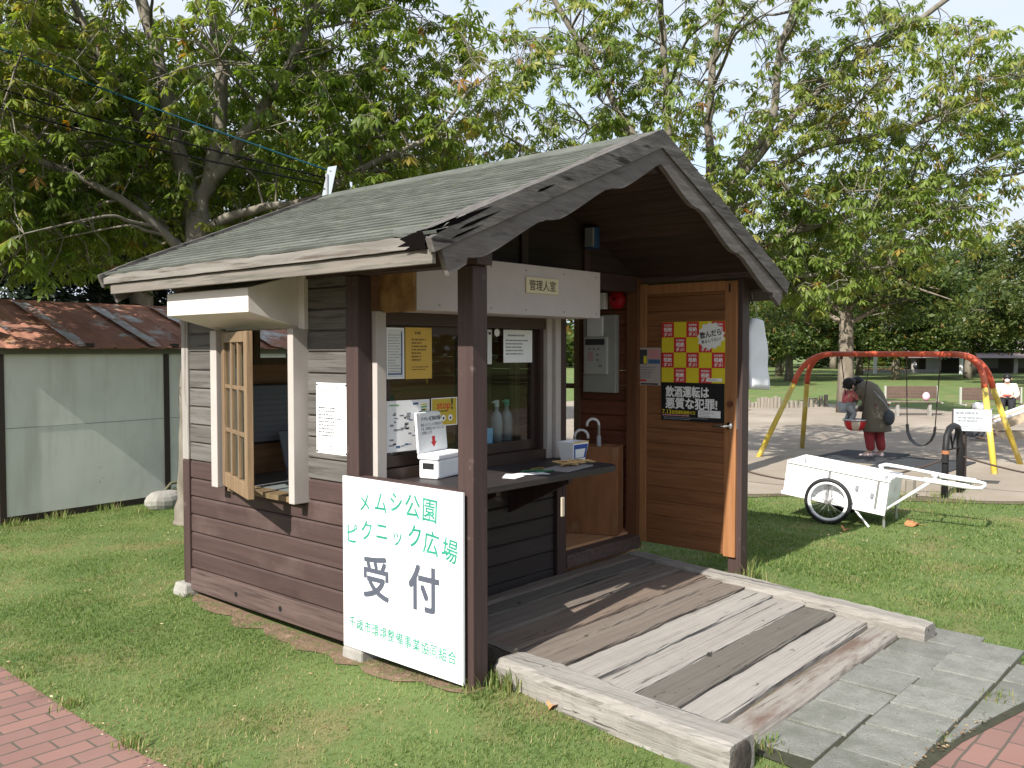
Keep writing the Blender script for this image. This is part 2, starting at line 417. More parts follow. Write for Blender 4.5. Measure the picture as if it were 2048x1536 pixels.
def sheet(name, org, xd, yd, w, h, mat, label, cat, group=None, th=0.0015, frame=None):
    """a flat paper or board as a top-level thing: returns (empty, origin of its face)"""
    org, xd, yd = V(org), V(xd).normalized(), V(yd).normalized(); n = xd.cross(yd)
    e = thing(name, label, cat, org + xd * (w / 2), group)
    b = MB(); b.obox(org + xd * (w / 2) + yd * (h / 2) + n * (th / 2), xd * (w / 2), yd * (h / 2), n * (th / 2))
    part('sheet' if th < 0.004 else 'panel', b, mat, e)
    if frame:
        fm, fw, fd = frame; g = MB()
        for (x0, x1, y0, y1) in ((0, w, 0, fw), (0, w, h - fw, h), (0, fw, fw, h - fw), (w - fw, w, fw, h - fw)):
            g.obox(org + xd * ((x0 + x1) / 2) + yd * ((y0 + y1) / 2) + n * (th + fd / 2), xd * ((x1 - x0) / 2), yd * ((y1 - y0) / 2), n * (fd / 2))
        part('frame', g, fm, e)
    return e, org + n * (th + 0.0006), xd, yd

# ------------------------------------------------------------------ ground
def gh(x, y):
    """gentle rises of the lawn round the front posts of the hut"""
    a = 0.045 * math.exp(-((x - 0.02) ** 2 + (y + 0.02) ** 2) / 0.16)
    b = 0.075 * math.exp(-((x - 2.95) ** 2 / 0.5 + (y - 0.1) ** 2 / 0.35))
    c = 0.03 * math.exp(-((x - 0.2) ** 2 + (y - 2.7) ** 2) / 0.5)
    return max(a, b, c)

def sand_edge(y):
    """x where the lawn gives way to the playground's bare sand"""
    return 7.15 - 0.62 * (y - 0.6) * (1 if -3 < y < 4 else 0.4) + 0.12 * math.sin(y * 2.1) + 0.07 * math.sin(y * 5.3)

m_lawn = M('short_mown_lawn', (0.122, 0.168, 0.050), (0.085, 0.134, 0.036), scale=1.2, rough=0.95, bump=0.9, bscale=120, detail=8,
           spots=[((0.23, 0.165, 0.085), 1.3, 0.52, 0.72), ((0.06, 0.09, 0.02), 24, 0.52, 0.7), ((0.18, 0.18, 0.075), 40, 0.58, 0.75)])
gx = np.unique(np.concatenate([np.arange(-4, 9.01, 0.2), np.array([-300, -150, -80, -40, -20, -10, -7, -5, 10, 12, 15, 20, 27, 35, 50, 80, 120, 200, 320.])]))
gy = np.unique(np.concatenate([np.arange(-4, 8.01, 0.2), np.array([-300, -150, -80, -40, -20, -10, -7, -5, 9, 11, 14, 20, 30, 45, 70, 110, 180, 320.])]))
b = MB()
b.v = [(float(x), float(y), gh(x, y)) for x in gx for y in gy]
ny = len(gy)
b.f = [(i * ny + j, (i + 1) * ny + j, (i + 1) * ny + j + 1, i * ny + j + 1) for i in range(len(gx) - 1) for j in range(ny - 1)]
b.m = [0] * len(b.f)
structure('lawn_ground', b, m_lawn, True)

m_sand = M('pale_trodden_sand', (0.275, 0.235, 0.19), (0.225, 0.19, 0.152), scale=0.9, rough=0.97, bump=0.5, bscale=30,
           spots=[((0.32, 0.28, 0.23), 0.5, 0.5, 0.7), ((0.16, 0.135, 0.105), 9, 0.66, 0.76)])
m_dirt = M('brown_bare_soil', (0.13, 0.098, 0.068), (0.09, 0.068, 0.046), scale=6, rough=0.97, bump=0.7, spots=[((0.10, 0.115, 0.05), 5, 0.5, 0.62)])
ys = [y * 0.25 for y in range(-48, 61)]
b = MB()
xs_far = [22.6 + 0.35 * (y - 3) * (1 if y < 9 else 0.2) + 0.25 * math.sin(y * 1.3) for y in ys]
b.v = [(sand_edge(y), y, 0.012) for y in ys] + [(xf, y, 0.012) for xf, y in zip(xs_far, ys)]
n = len(ys)
b.f = [(i, n + i, n + i + 1, i + 1) for i in range(n - 1)]; b.m = [0] * len(b.f)
structure('playground_sand', b, m_sand)
b = MB()
b.v = [(sand_edge(y) - 0.28 - 0.12 * math.sin(y * 3.7), y, 0.007) for y in ys] + [(sand_edge(y) + 0.2, y, 0.007) for y in ys]
b.f = [(i, n + i, n + i + 1, i + 1) for i in range(n - 1)]; b.m = [0] * len(b.f)
structure('bare_soil_verge', b, m_dirt)

# red brick path: one arm beside the hut, one in front of it, curved at the corner near the paving slabs
m_brick = brickmat()
edge = [(-1.285, 14), (-1.285, 6), (-1.285, 3), (-1.295, 1.2), (-1.285, 0.6), (-1.24, 0.1), (-1.12, -0.45), (-0.85, -0.95), (-0.45, -1.35), (0.1, -1.62), (0.55, -1.745), (0.95, -1.80), (1.35, -1.865),
        (1.75, -1.95), (2.3, -2.1), (3, -2.3), (5, -2.8), (9, -3.8), (16, -5.5)]
b = MB()
outer = [(-4.2, 14), (-4.2, 6), (-4.2, 3), (-4.2, 1.2), (-4.2, 0.6), (-4.2, 0.1), (-4.2, -0.45), (-4.2, -0.95), (-4.2, -2.35), (-4.0, -4.6), (0.5, -4.6), (0.95, -4.6), (1.35, -4.6), (1.75, -4.65), (2.3, -4.7), (3, -4.9), (5, -5.4), (9, -6.4), (16, -8.1)]
b.v = [(x, y, 0.006) for x, y in edge] + [(x, y, 0.006) for x, y in outer]
n = len(edge)
b.f = [(i, i + 1, n + i + 1, n + i) for i in range(n - 1)]; b.m = [0] * len(b.f)
b.f = [tuple(reversed(f)) for f in b.f]
structure('brick_path', b, m_brick)

def in_brick(x, y):
    for i in range(len(edge) - 1):
        (x0, y0), (x1, y1) = edge[i], edge[i + 1]
        if y0 >= y >= y1 and y0 - y1 > 1e-6:
            xe = x0 + (x1 - x0) * (y0 - y) / (y0 - y1)
            return x < xe
    return y < -5.5

# grey concrete paving slabs at the foot of the ramp (30 cm squares)
m_slab = M('grey_speckled_concrete_slab', (0.205, 0.207, 0.190), (0.150, 0.153, 0.137), scale=9, rough=0.95, bump=0.9, bscale=90, island=0.14,
           spots=[((0.36, 0.36, 0.33), 75, 0.62, 0.72), ((0.09, 0.092, 0.08), 60, 0.60, 0.72), ((0.105, 0.11, 0.085), 2.2, 0.52, 0.75)])
b = MB()
rr = random.Random(3)
slabs = []
for row, (y0, x0, nx) in enumerate(((-1.145, 0.43, 7), (-1.455, 0.30, 7), (-1.765, 0.66, 5))):
    for i in range(nx):
        xa = x0 + i * 0.303; ya = y0 - 0.01 * i * (1 if row == 0 else 0.35)
        if row == 0 and i == 6: ya -= 0.05
        if row == 2 and in_brick(xa + 0.15, ya - 0.2) and in_brick(xa + 0.28, ya - 0.02): continue
        z = 0.016 + rr.uniform(-0.004, 0.006); tx, ty = rr.uniform(-.012, .012), rr.uniform(-.012, .012)
        q = 0.1445; a = rr.uniform(-0.012, 0.012)
        yl = 0.30
        pts = []
        for sx_, sy_ in ((-1, -1), (1, -1), (1, 1), (-1, 1)):
            dx, dy = sx_ * q, sy_ * q
            px, py = xa + 0.15 + dx * math.cos(a) - dy * math.sin(a), ya - 0.15 + dx * math.sin(a) + dy * math.cos(a)
            if row == 2:   # cut along the brick edge
                for k_ in range(len(edge) - 1):
                    (ex0, ey0), (ex1, ey1) = edge[k_], edge[k_ + 1]
                    if ex0 <= px <= ex1: py = max(py, ey0 + (ey1 - ey0) * (px - ex0) / (ex1 - ex0) + 0.006)
            pts.append((px, py, z + tx * sx_ * q + ty * sy_ * q))
        slabs.append((xa, ya))
        if abs((pts[1][0] - pts[0][0]) * (pts[3][1] - pts[0][1])) < 1e-4: continue
        b.prism(pts, (0, 0, -0.03))
sb_ = MB().add([(.36, -1.10, .0085), (.32, -1.46, .0085), (.30, -1.765, .0085), (1.0, -1.83, .0085), (2.15, -2.08, .0085), (2.2, -1.8, .0085), (2.42, -1.75, .0085), (2.54, -1.15, .0085)], [tuple(range(8))])
structure('paving_bed', sb_, M('dark_mossy_soil', (.045, .045, .028), (.03, .032, .02), scale=20, rough=1, bump=.5))
o = structure('concrete_paving', b, m_slab)
bv = o.modifiers.new('bevel', 'BEVEL'); bv.width = 0.004; bv.segments = 2

# ------------------------------------------------------------------ the reception hut
W, D, D1 = 2.74, 2.65, 0.83
hut = thing('reception_hut', 'small dark brown wooden reception hut with a green grey gabled roof and open cedar door', 'hut', (1.37, 1.3, 0))
FL = 0.28

# posts
for nm, (x0, x1, y0, y1, z0, z1) in {'a': (0, .1, 0, .1, .0, 2.018), 'b': (W - .10, W + .0, 0.0, .10, .02, 2.124), 'c': (0, .095, D1, .93, .06, 2.018), 'd': (0, .10, D - .08, D, .1, .915)}.items():
    b = MB().box(x0, x1, y0, y1, z0, z1)
    part('post', b, m_brown_z, hut, bevel=0.006)
b = MB().box(0, .10, D - .08, D, .918, 2.018)
part('post', b, m_grey_z, hut, bevel=0.006)
# footings
for x, y in ((0.03, D - 0.02), (0.05, 0.86)):
    b = MB()
    b.loft([[(x + sx_ * w, y + sy_ * w, z) for sx_, sy_ in ((-1, -1), (1, -1), (1, 1), (-1, 1))] for z, w in ((-0.1, .085), (0.05, .08), (0.085 if y < 1 else 0.105, .068))])
    part('footing', b, m_conc, hut, bevel=0.012)

# left wall: sill board, painted boards below, weathered boards above, with the window opening
WY0, WY1, WZ0, WZ1 = 1.345, 2.07, 0.80, 1.75
def board(mb, x, y0, y1, z0, z1, t=0.02, c=0.009, m=0, side=-1):
    """one horizontal board along y with a rounded lower and upper edge, face looking to side*x"""
    p = [(x, z0), (x + side * (t - c), z0 + 0.001), (x + side * t, z0 + c), (x + side * t, z1 - c * 1.3), (x + side * (t - c), z1 - 0.002), (x, z1 - 0.001)]
    mb.prism([(px, y0, pz) for px, pz in p], (0, y1 - y0, 0), m)
b = MB()
b.prism([(0.035, .94, .066), (0.0, .94, .068), (0.0, .94, .205), (0.03, .94, .208)], (0, D - .085 - .94, 0))
sill = part('sill_board', b, m_sill, hut, bevel=0.004)
b = MB()
for y in (2.02, 1.55): b.disc((-0.0005, y, .135), (-1, 0, 0), 0.016, 0.0016, 14)
part('knot', b, m_pblack, sill)
b = MB()
BH = 0.1175
def course(mb, z0, z1):
    if z1 > WZ0 - 0.02 and z0 < WZ1 + .02:
        board(mb, 0.035, .93, WY0 - .03, z0, z1); board(mb, 0.035, WY1 + .08, D - .08, z0, z1)
        if z0 < WZ0 - .04: board(mb, 0.035, WY0 - .0295, WY1 + .0795, z0, WZ0 - .031)
        if z1 > WZ1 + .04: board(mb, 0.035, WY0 - .0295, WY1 + .0795, WZ1 + .03, z1)
    else: board(mb, 0.035, .93, D - .08, z0, z1)
for i in range(6): course(b, .21 + i * BH, .21 + (i + 1) * BH)
part('wall', b, m_brown_y, hut)
b = MB()
for i in range(6, 17): course(b, .21 + i * BH, .21 + (i + 1) * BH)
part('upper_wall', b, m_grey_y, hut)
# inner lining of the left wall, back wall, right wall
b = MB()
for (y0, y1, z0, z1) in ((.93, WY0 - .03, .1, 2.2), (WY1 + .03, D, .1, 2.2), (WY0 - .03, WY1 + .03, .1, WZ0 - .02), (WY0 - .03, WY1 + .03, WZ1 + .02, 2.2)):
    b.box(0.037, 0.06, y0, y1, z0, z1)
part('inner_lining', b, m_innerx, hut)
b = MB()
for z0, z1, xs_ in ((.1, 1.58, ((.06, W - .06),)), (1.58, 1.86, ((.06, .55), (1.35, W - .06))), (1.86, 2.3, ((.06, W - .06),))):
    for x0, x1 in xs_:
        z = z0
        while z < z1 - .005:
            zz = min(z + .12, z1); b.box(x0, x1, D - .05, D, z + .002, zz); z = zz
part('back_wall', b, m_innerx, hut)
RY0, RY1, RZ0, RZ1 = 1.44, 1.74, .80, 1.92
b = MB()
z = .1
while z < 2.25:
    zz = z + .115
    if zz > RZ0 and z < RZ1: segs = ((D1 + .1, RY0), (RY1, D))
    else: segs = ((D1 + .1, D),)
    for y0, y1 in segs: board(b, W - .06, y0, y1, z, zz, t=.022); b.box(W - .058, W - .02, y0, y1, z, zz - .002)
    z = zz
part('right_wall', b, m_inner, hut)
rw = part('side_window', MB().box(W - .10, W - .0, RY0 - .05, RY0, RZ0 - .05, RZ1 + .05).box(W - .10, W, RY1, RY1 + .05, RZ0 - .05, RZ1 + .05)
          .box(W - .10, W, RY0, RY1, RZ1, RZ1 + .05).box(W - .10, W, RY0, RY1, RZ0 - .05, RZ0).box(W - .06, W - .03, RY0, RY1, 1.33, 1.37), m_sash, hut)
for y_ in (2.02, 2.34): part('wall_stud', MB().box(W - .14, W - .083, y_, y_ + .06, FL, 2.1), m_sash, hut)
bw = part('back_window', MB().box(.50, .55, D - .07, D + .02, 1.53, 1.91).box(1.35, 1.40, D - .07, D + .02, 1.53, 1.91).box(.55, 1.35, D - .07, D + .02, 1.86, 1.91).box(.55, 1.35, D - .07, D + .02, 1.53, 1.58).box(.84, .88, D - .07, D + .02, 1.58, 1.86), m_sash, hut)
part('floor', MB().box(.06, W - .06, D1 + .06, D - .05, .06, FL), m_innerx, hut)

# front wall under the counter, post beside the doorway, lintel and gable boarding
b = MB()
z = .07
while z < .88:
    zz = min(z + .118, .89)
    p = [(D1 + .03, z), (D1 + .01, z), (D1, z + .008), (D1, zz - .01), (D1 + .01, zz - .002), (D1 + .03, zz - .001)]
    b.prism([(.095, py, pz) for py, pz in p], (1.53, 0, 0)); z = zz
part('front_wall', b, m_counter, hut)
part('door_post', MB().box(1.63, 1.725, D1 - .03, D1 + .07, .12, 2.14), m_brown_z, hut, bevel=.005)
part('jamb', MB().box(2.585, 2.645, D1 - .02, D1 + .08, .16, 2.16), wood('dark_cedar_jamb', (.15, .065, .03), (.11, .045, .02), Z_GRAIN), hut, bevel=.004)
part('threshold', MB().box(1.725, 2.60, D1 - .04, D1 + .10, .17, .262), m_sill, hut, bevel=.008)
part('lintel', MB().box(.10, W - .1, D1 - .01, D1 + .08, 2.06, 2.17), m_brown_x, hut)

# roof: planes given by eaves and ridge
EL, RX, ER = -0.395, 1.31, 2.90
ZEL, ZR, ZER = 2.108, 2.815, 2.100
YF, YB = -0.19, 2.85
def zroof(x): return ZEL + (x - EL) * (ZR - ZEL) / (RX - EL) if x < RX else ZER + (ER - x) * (ZR - ZER) / (ER - RX)
TH = 0.055
b = MB()
z = 2.171; rows = []
gx0, gx1 = .1, W - .1
k = 0
def under(z, sx):   # x where the underside of the roof boarding is at height z
    zz_ = z + .062
    return max(gx0, EL + (zz_ - ZEL) * (RX - EL) / (ZR - ZEL)) if sx < 0 else min(gx1, ER - (zz_ - ZER) * (ER - RX) / (ZR - ZER))
for y_, th_ in ((D1, .03), (D - .03, .03)):
    b = MB(); z = 2.171
    while z < 2.735:   # horizontal gable boards cut to the rake
        zz = min(z + .118, 2.745)
        b.prism([(under(z + .002, -1), y_, z + .002), (under(z + .002, 1), y_, z + .002), (under(zz, 1), y_, zz), (under(zz, -1), y_, zz)], (0, th_, 0)); z = zz
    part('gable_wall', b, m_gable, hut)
b = MB()
for x0, x1 in ((0.62, .68), (1.28, 1.34), (1.93, 1.99)): part('gable_stud', MB().box(x0, x1, D1 - .025, D1 - .002, 2.171, zroof(x0 if x0 < RX else x1) - .13), m_brown_z, hut)

# roofing: stepped strips of mineral felt, slightly uneven
def slope(mb, xa, za, xb, zb, ncourse, seed):
    rr_ = np.random.default_rng(seed); nyy = 46
    ysr = np.linspace(YF + .0, YB, nyy); nx_, nz_ = -(zb - za), (xb - xa)
    ln = math.hypot(nx_, nz_); nx_, nz_ = nx_ / ln, nz_ / ln
    if nz_ < 0: nx_, nz_ = -nx_, -nz_
    for c in range(ncourse):
        t0, t1 = c / ncourse, (c + 1.15) / ncourse
        t1 = min(t1, 1.0)
        j0 = np.cumsum(rr_.normal(0, .0006, nyy)); j0 -= j0.mean()
        w = rr_.normal(0, .0012, nyy)
        vs = []
        for i, y in enumerate(ysr):
            x0, z0 = xa + (xb - xa) * t0, za + (zb - za) * t0; x1, z1 = xa + (xb - xa) * t1, za + (zb - za) * t1
            sl = t0 + j0[i]
            o0 = .0095 + w[i]; o1 = .001
            ex = -.012 if c == 0 else 0
            dx = (xb - xa) * j0[i] + ex * (1 if xb > xa else -1); dz = (zb - za) * j0[i]
            vs += [(x0 + dx + nx_ * -.004, y, z0 + dz + nz_ * -.004), (x0 + dx + nx_ * o0, y, z0 + dz + nz_ * o0), (x1 + nx_ * o1, y, z1 + nz_ * o1)]
        fs = []
        for i in range(nyy - 1):
            a = i * 3
            fs += [(a, a + 1, a + 4, a + 3), (a + 1, a + 2, a + 5, a + 4)]
            if xb > xa: fs[-2:] = [tuple(reversed(f)) for f in fs[-2:]]
        mb.add(vs, fs)
b = MB()
slope(b, EL, ZEL, RX, ZR, 25, 1); slope(b, ER, ZER, RX, ZR, 23, 2)
roof = part('roof', b, m_shingle, hut)
b = MB()     # ridge cap of the same felt
YC = YF + .045
b.prism([(RX - .10, YC, zroof(RX - .10) + .012), (RX, YC, ZR + .026), (RX + .10, YC, zroof(RX + .10) + .012), (RX + .1, YC, zroof(RX + .1) - .01), (RX, YC, ZR - .004), (RX - .1, YC, zroof(RX - .1) - .01)], (0, YB - YC - .04, 0))
part('ridge_cap', b, m_shingle, roof)
b = MB()     # boarding seen from below
for (xa, za, xb, zb) in ((EL + .02, zroof(EL + .02), RX, ZR), (ER - .02, zroof(ER - .02), RX, ZR)):
    nb = 13
    for c in range(nb):
        t0, t1 = c / nb + .003, (c + 1) / nb
        p = [(xa + (xb - xa) * t, za + (zb - za) * t) for t in (t0, t1)]
        b.prism([(p[0][0], YF + .035, p[0][1] - .012), (p[1][0], YF + .035, p[1][1] - .012), (p[1][0], YF + .035, p[1][1] - TH), (p[0][0], YF + .035, p[0][1] - TH)], (0, YB - YF - .06, 0))
part('soffit', b, m_soffit, roof)
b = MB()
b.box(0.0, .10, YF + .16, YB - .1, 2.02, 2.14); part('beam', b, m_brown_y, hut)
b = MB()
b.box(W - .10, W + .0, YF + .045, YB - .1, 2.125, 2.215)
part('beam', b, m_sill, hut)
b = MB().box(RX - .05, RX + .05, YF + .06, YB - .1, ZR - .2, ZR - .085)
part('ridge_beam', b, m_brown_y, hut)
# eaves fascias (two boards, the upper one rotted at both ends)
def fascia(x, s, nm):
    z = ZEL if s < 0 else ZER
    rr_ = random.Random(5 if s < 0 else 6)
    N = 30
    top, bot = [], []
    for i in range(N + 1):
        y = YF + .075 + (YB - YF - .10) * i / N
        e = max(0, .10 - (y - YF - .06)) * .55 + max(0, .06 - (YB - y)) * .8
        top.append((x, y, z - .004 - rr_.random() * .006 - e * rr_.uniform(.5, 1.1))); bot.append((x, y, z - .062 + rr_.random() * .003))
    b_ = MB().prism(bot + top[::-1], (s * .026, 0, 0))
    part('eaves_board', b_, m_fascia, hut)
    b_ = MB().box(x + s * -.012, x + s * .010, YF + .03, YB - .09, z - .125, z - .064)
    part('eaves_board', b_, m_fascia2, hut, bevel=.003)
fascia(EL, -1, 'l'); fascia(ER, 1, 'r')

# rake boards at the front and back gable: plain upper board, scalloped board below
def rake(xa, za, xb, zb, y, s, front):
    """xa,za = eaves end; xb,zb = ridge end"""
    d = V((xb - xa, 0, zb - za)); ln = d.length; d.normalize(); nn = V((-d.z, 0, d.x)) if d.x > 0 else V((d.z, 0, -d.x))
    A = V((xa, y, za)); rr_ = random.Random(int(xa * 100) + 50)
    # upper board: front face and a strip lying on the roof edge
    up, lo_ = [], []
    N = 40
    for i in range(N + 1):
        t = i / N; q = A + d * (ln * t + (-.05 if i == 0 else 0))
        rot = max(0, .10 - t) * (1.1 if front and s < 0 else .35)
        fx = lambda p: p + d * ((RX - p.x) / d.x) if (i == N or (p.x - RX) * s < 0) else p
        up.append(fx(q + nn * (.028 - rot * rr_.uniform(.1, .55) - rr_.random() * .003))); lo_.append(fx(q + nn * (-.068 + rr_.random() * .002)))
    b1 = MB().prism([*lo_, *reversed(up)], (0, .035, 0))
    o1 = part('rake_board', b1, m_rakecap, hut)
    strip = MB(); prev = None
    for i in range(N + 1):
        t = i / N; q = A + d * (ln * t)
        w = (.16 + .025 * math.sin(t * 9) + .012 * rr_.random()) * (1 if t > .06 else .75)
        if i == N: q = q - d * .004
        row = [q + V((0, .035, 0)) + nn * .024, q + V((0, w * (1 if front else -1), 0)) + nn * .017, q + V((0, (w + .012) * (1 if front else -1), 0)) + nn * .004]
        if prev:
            o_ = prev; strip.add(o_ + row, [(0, 3, 4, 1), (1, 4, 5, 2)] if d.x < 0 else [(0, 1, 4, 3), (1, 2, 5, 4)])
        prev = row
    if front: part('roof_edge_board', strip, m_rakecap, hut)
    # scalloped lower board
    L0, top_, bt = ln + .01, [], []
    N = 96
    def width(u):          # u runs from the ridge (0) to the eaves (1)
        if u > .93: return .104 + .012 * (u - .93) / .07
        f = u / .93 * 3; i = int(f); f -= i
        e = min(1, f / .80); w = .076 + .032 * (e * e * (3 - 2 * e))
        if f > .80: w -= .030 * min(1, (f - .80) / .20) ** 1.6
        if f < .06 and i: w += .006
        return w
    for i in range(N + 1):
        u = i / N; q = A + d * (ln * (1 - u)) + V((0, .012, 0))
        if i == 0: q = q
        fx = lambda p: p + d * ((RX + s * .0004 - p.x) / d.x) if (i == 0 or (p.x - RX) * s < 0) else p
        top_.append(fx(q + nn * -.0685)); bt.append(fx(q + nn * (-.0685 - width(u))))
    b2 = MB()
    for i in range(N):
        pl = [top_[i], top_[i + 1], bt[i + 1], bt[i]]
        b2.add(pl + [p + V((0, .03, 0)) for p in pl], [(0, 1, 2, 3), (7, 6, 5, 4), (3, 2, 6, 7), (0, 4, 5, 1)] if s > 0 else [(3, 2, 1, 0), (4, 5, 6, 7), (7, 6, 2, 3), (1, 5, 4, 0)])
    pl = [top_[N], bt[N]]; b2.add(pl + [p + V((0, .03, 0)) for p in pl], [(0, 1, 3, 2) if s > 0 else (2, 3, 1, 0)])
    part('bargeboard', b2, m_barge, hut)
rake(EL, ZEL, RX, ZR, YF, -1, True); rake(ER, ZER, RX, ZR, YF, 1, True)
rake(EL, ZEL, RX, ZR, YB - .03, -1, False); rake(ER, ZER, RX, ZR, YB - .03, 1, False)
# torn felt at the rotten front corner
b = MB()
b.prism([(EL - .01, YF + .05, ZEL - .03), (EL + .05, YF + .16, ZEL + .035), (EL + .02, YF + .30, ZEL + .03), (EL - .02, YF + .26, ZEL + .004)], (.0, 0, .012))
part('torn_felt', b, m_shingle, roof)
m_rot = flat('black_rotten_wood', (.006, .005, .005), 1.0, spec=0.0)
b = MB(); rr = random.Random(9)
pl = [(.035, -.070), (.09, -.062), (.17, -.066), (.115, -.048), (.205, -.044), (.15, -.030), (.19, -.012), (.11, .004), (.05, .012), (.03, -.02)]
c_ = (EL - .0285, YF + .09, ZEL - .03)
b.add([(EL - .0285, YF + .02 + y, ZEL + z) for y, z in pl] + [c_], [(i, (i + 1) % len(pl), len(pl)) for i in range(len(pl))])
part('rotten_corner', b, m_rot, roof)
for (x0, z0, ln_, w_) in ((EL + .02, .012, .34, .022), (EL + .10, -.022, .30, .014), (EL + .05, -.045, .22, .010), (EL + .62, -.012, .15, .012)):
    d_ = V((RX - EL, 0, ZR - ZEL)).normalized(); n_ = V((-d_.z, 0, d_.x)); A_ = V((x0, YF - .0006, zroof(x0))) + n_ * z0
    part('rotten_split', MB().add([A_, A_ + d_ * ln_ * .3 - n_ * w_ * .5, A_ + d_ * ln_ * .7 - n_ * w_ * .3, A_ + d_ * ln_, A_ + d_ * ln_ * .55 + n_ * w_ * .5, A_ + d_ * ln_ * .2 + n_ * w_ * .6], [(0, 1, 2, 3, 4, 5)]), m_rot, roof)

# left window: metal cover box above, white trim, timber sash swung outwards
cb = MB()
pr = [(-.325, 1.962), (-.325, 1.832), (-.0, 1.755), (.034, 1.755), (.034, 2.035), (-.06, 2.035)]
cb.prism([(x, 1.335, z) for x, z in pr], (0, 2.20 - 1.335, 0))
part('window_canopy', cb, m_whitebox, hut, bevel=.004)
part('cover_flange', MB().box(-.012, .014, 1.275, 1.333, 1.745, 2.045), m_whitebox, hut)
win = part('window', MB().box(-.02, .07, WY0, WY1, WZ1, WZ1 + .02), m_white, hut, bevel=.003)
part('trim', MB().box(-.082, .07, WY0 - .06, WY0 - .008, WZ0 - .02, WZ1 - .001), m_white, win, bevel=.004)
part('trim', MB().box(-.082, .07, WY1 + .008, WY1 + .078, WZ0 - .005, WZ1 - .001), m_white, win, bevel=.004)
part('sill', MB().box(-.02, .09, WY0, WY1, WZ0 - .03, WZ0), m_sash, win)
# sash hinged at its far jamb
H0 = V((-.05, WY1 - .03, 0)); TIP = V((-.262, 1.425, 0)); sd = (TIP - H0).normalized(); sn = V((sd.y, -sd.x, 0)); SW = (TIP - H0).length
def sbox(mb, a0, a1, z0, z1, t=.018):
    c = H0 + sd * ((a0 + a1) / 2) + V((0, 0, (z0 + z1) / 2)); mb.obox(c, sd * ((a1 - a0) / 2), sn * t, V((0, 0, (z1 - z0) / 2)))
b = MB(); s0, s1 = .815, 1.735
sbox(b, 0, .07, s0, s1); sbox(b, SW - .07, SW, s0, s1); sbox(b, .071, SW - .071, s0, s0 + .085, .0175); sbox(b, .071, SW - .071, s1 - .06, s1, .0175)
for i in (1, 2):
    a = .07 + (SW - .14) * i / 3; sbox(b, a - .012, a + .012, s0 + .086, s1 - .061, .013)
    z = s0 + .085 + (s1 - .06 - s0 - .085) * i / 3; sbox(b, .072, SW - .072, z - .0115, z + .0115, .0125)
sash = part('sash', b, m_sash, hut, bevel=.003)
b = MB(); sbox(b, .071, SW - .071, s0 + .086, s1 - .061, .002)
part('pane', b, m_glass, sash)

# front counter window
fw = part('window', MB().box(.10, .165, D1 - .035, D1 + .09, .90, 1.835), m_white, hut, bevel=.003)
part('trim', MB().box(1.575, 1.628, D1 - .06, D1 - .031, .93, 1.835).box(1.52, 1.573, D1 - .035, D1 + .09, .93, 1.835), m_white, fw, bevel=.003)
b = MB().box(.165, 1.52, D1 - .02, D1 + .08, 1.765, 1.835).box(.165, 1.52, D1 - .02, D1 + .08, .915, .99).box(.165, .19, D1, D1 + .08, .99, 1.765).box(1.49, 1.52, D1, D1 + .08, .99, 1.765)
part('frame', b, m_alu, fw)
def slider(x0, x1, y):
    b_ = MB().box(x0, x0 + .04, y, y + .028, .995, 1.76).box(x1 - .04, x1, y, y + .028, .995, 1.76).box(x0 + .04, x1 - .04, y + .001, y + .027, .995, 1.055).box(x0 + .04, x1 - .04, y + .001, y + .027, 1.72, 1.76)
    s = part('slider', b_, m_alu, fw)
    part('pane', MB().box(x0 + .04, x1 - .04, y + .012, y + .017, 1.055, 1.72), m_glass, s)
slider(.19, .80, D1 + .01); slider(.78, 1.49, D1 + .042)
# shutter box over the counter with a rain-stained plywood end
VX0, VX1, VY, VZ0, VZ1 = .16, 1.755, .55, 1.835, 2.13
vb = part('shutter_box', MB().box(VX0, VX1, VY, D1 - .012, VZ0, VZ1), m_valance, hut, bevel=.003)
b = MB()
for x in (.32, .72, 1.02, 1.38, 1.71):
    for z in (VZ0 + .03, VZ1 - .035): b.disc((x, VY + .0005, z), (0, -1, 0), .006, .002, 8)
part('screw', b, m_inkgrey, vb)
part('plywood_end', MB().box(VX0 - .016, VX0 - .001, VY + .004, D1 - .012, VZ0 - .008, VZ1 - .002), m_stain, vb)
# half wall behind the sign, counter shelf with rounded end, brackets
part('half_wall', MB().box(.005, .035, .101, D1 - .001, .075, .945), m_brown_y, hut)
b = MB()
pts = [(.036, .12), (1.48, .255)]
arc = [(1.48 + .10 * math.sin(a), .355 - .10 * math.cos(a)) for a in [math.radians(q) for q in (15, 40, 65, 90)]]
pts = [(.036, .10), (.12, .10), (.20, .235), (.30, .25)] + [(1.48, .255)] + arc + [(1.62, .79), (1.62, .793), (.036, .793)]
b.prism([(x, y, .895) for x, y in pts], (0, 0, .035))
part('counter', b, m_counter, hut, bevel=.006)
part('capping', MB().box(-.004, .055, .101, D1 - .001, .946, .972), m_brown_y, hut, bevel=.003)
for x in (.55, 1.18):
    b = MB().prism([(x, D1 - .001, .89), (x, .36, .89), (x, .36, .85), (x, D1 - .001, .62)], (.035, 0, 0)); part('bracket', b, m_brown_z, hut)

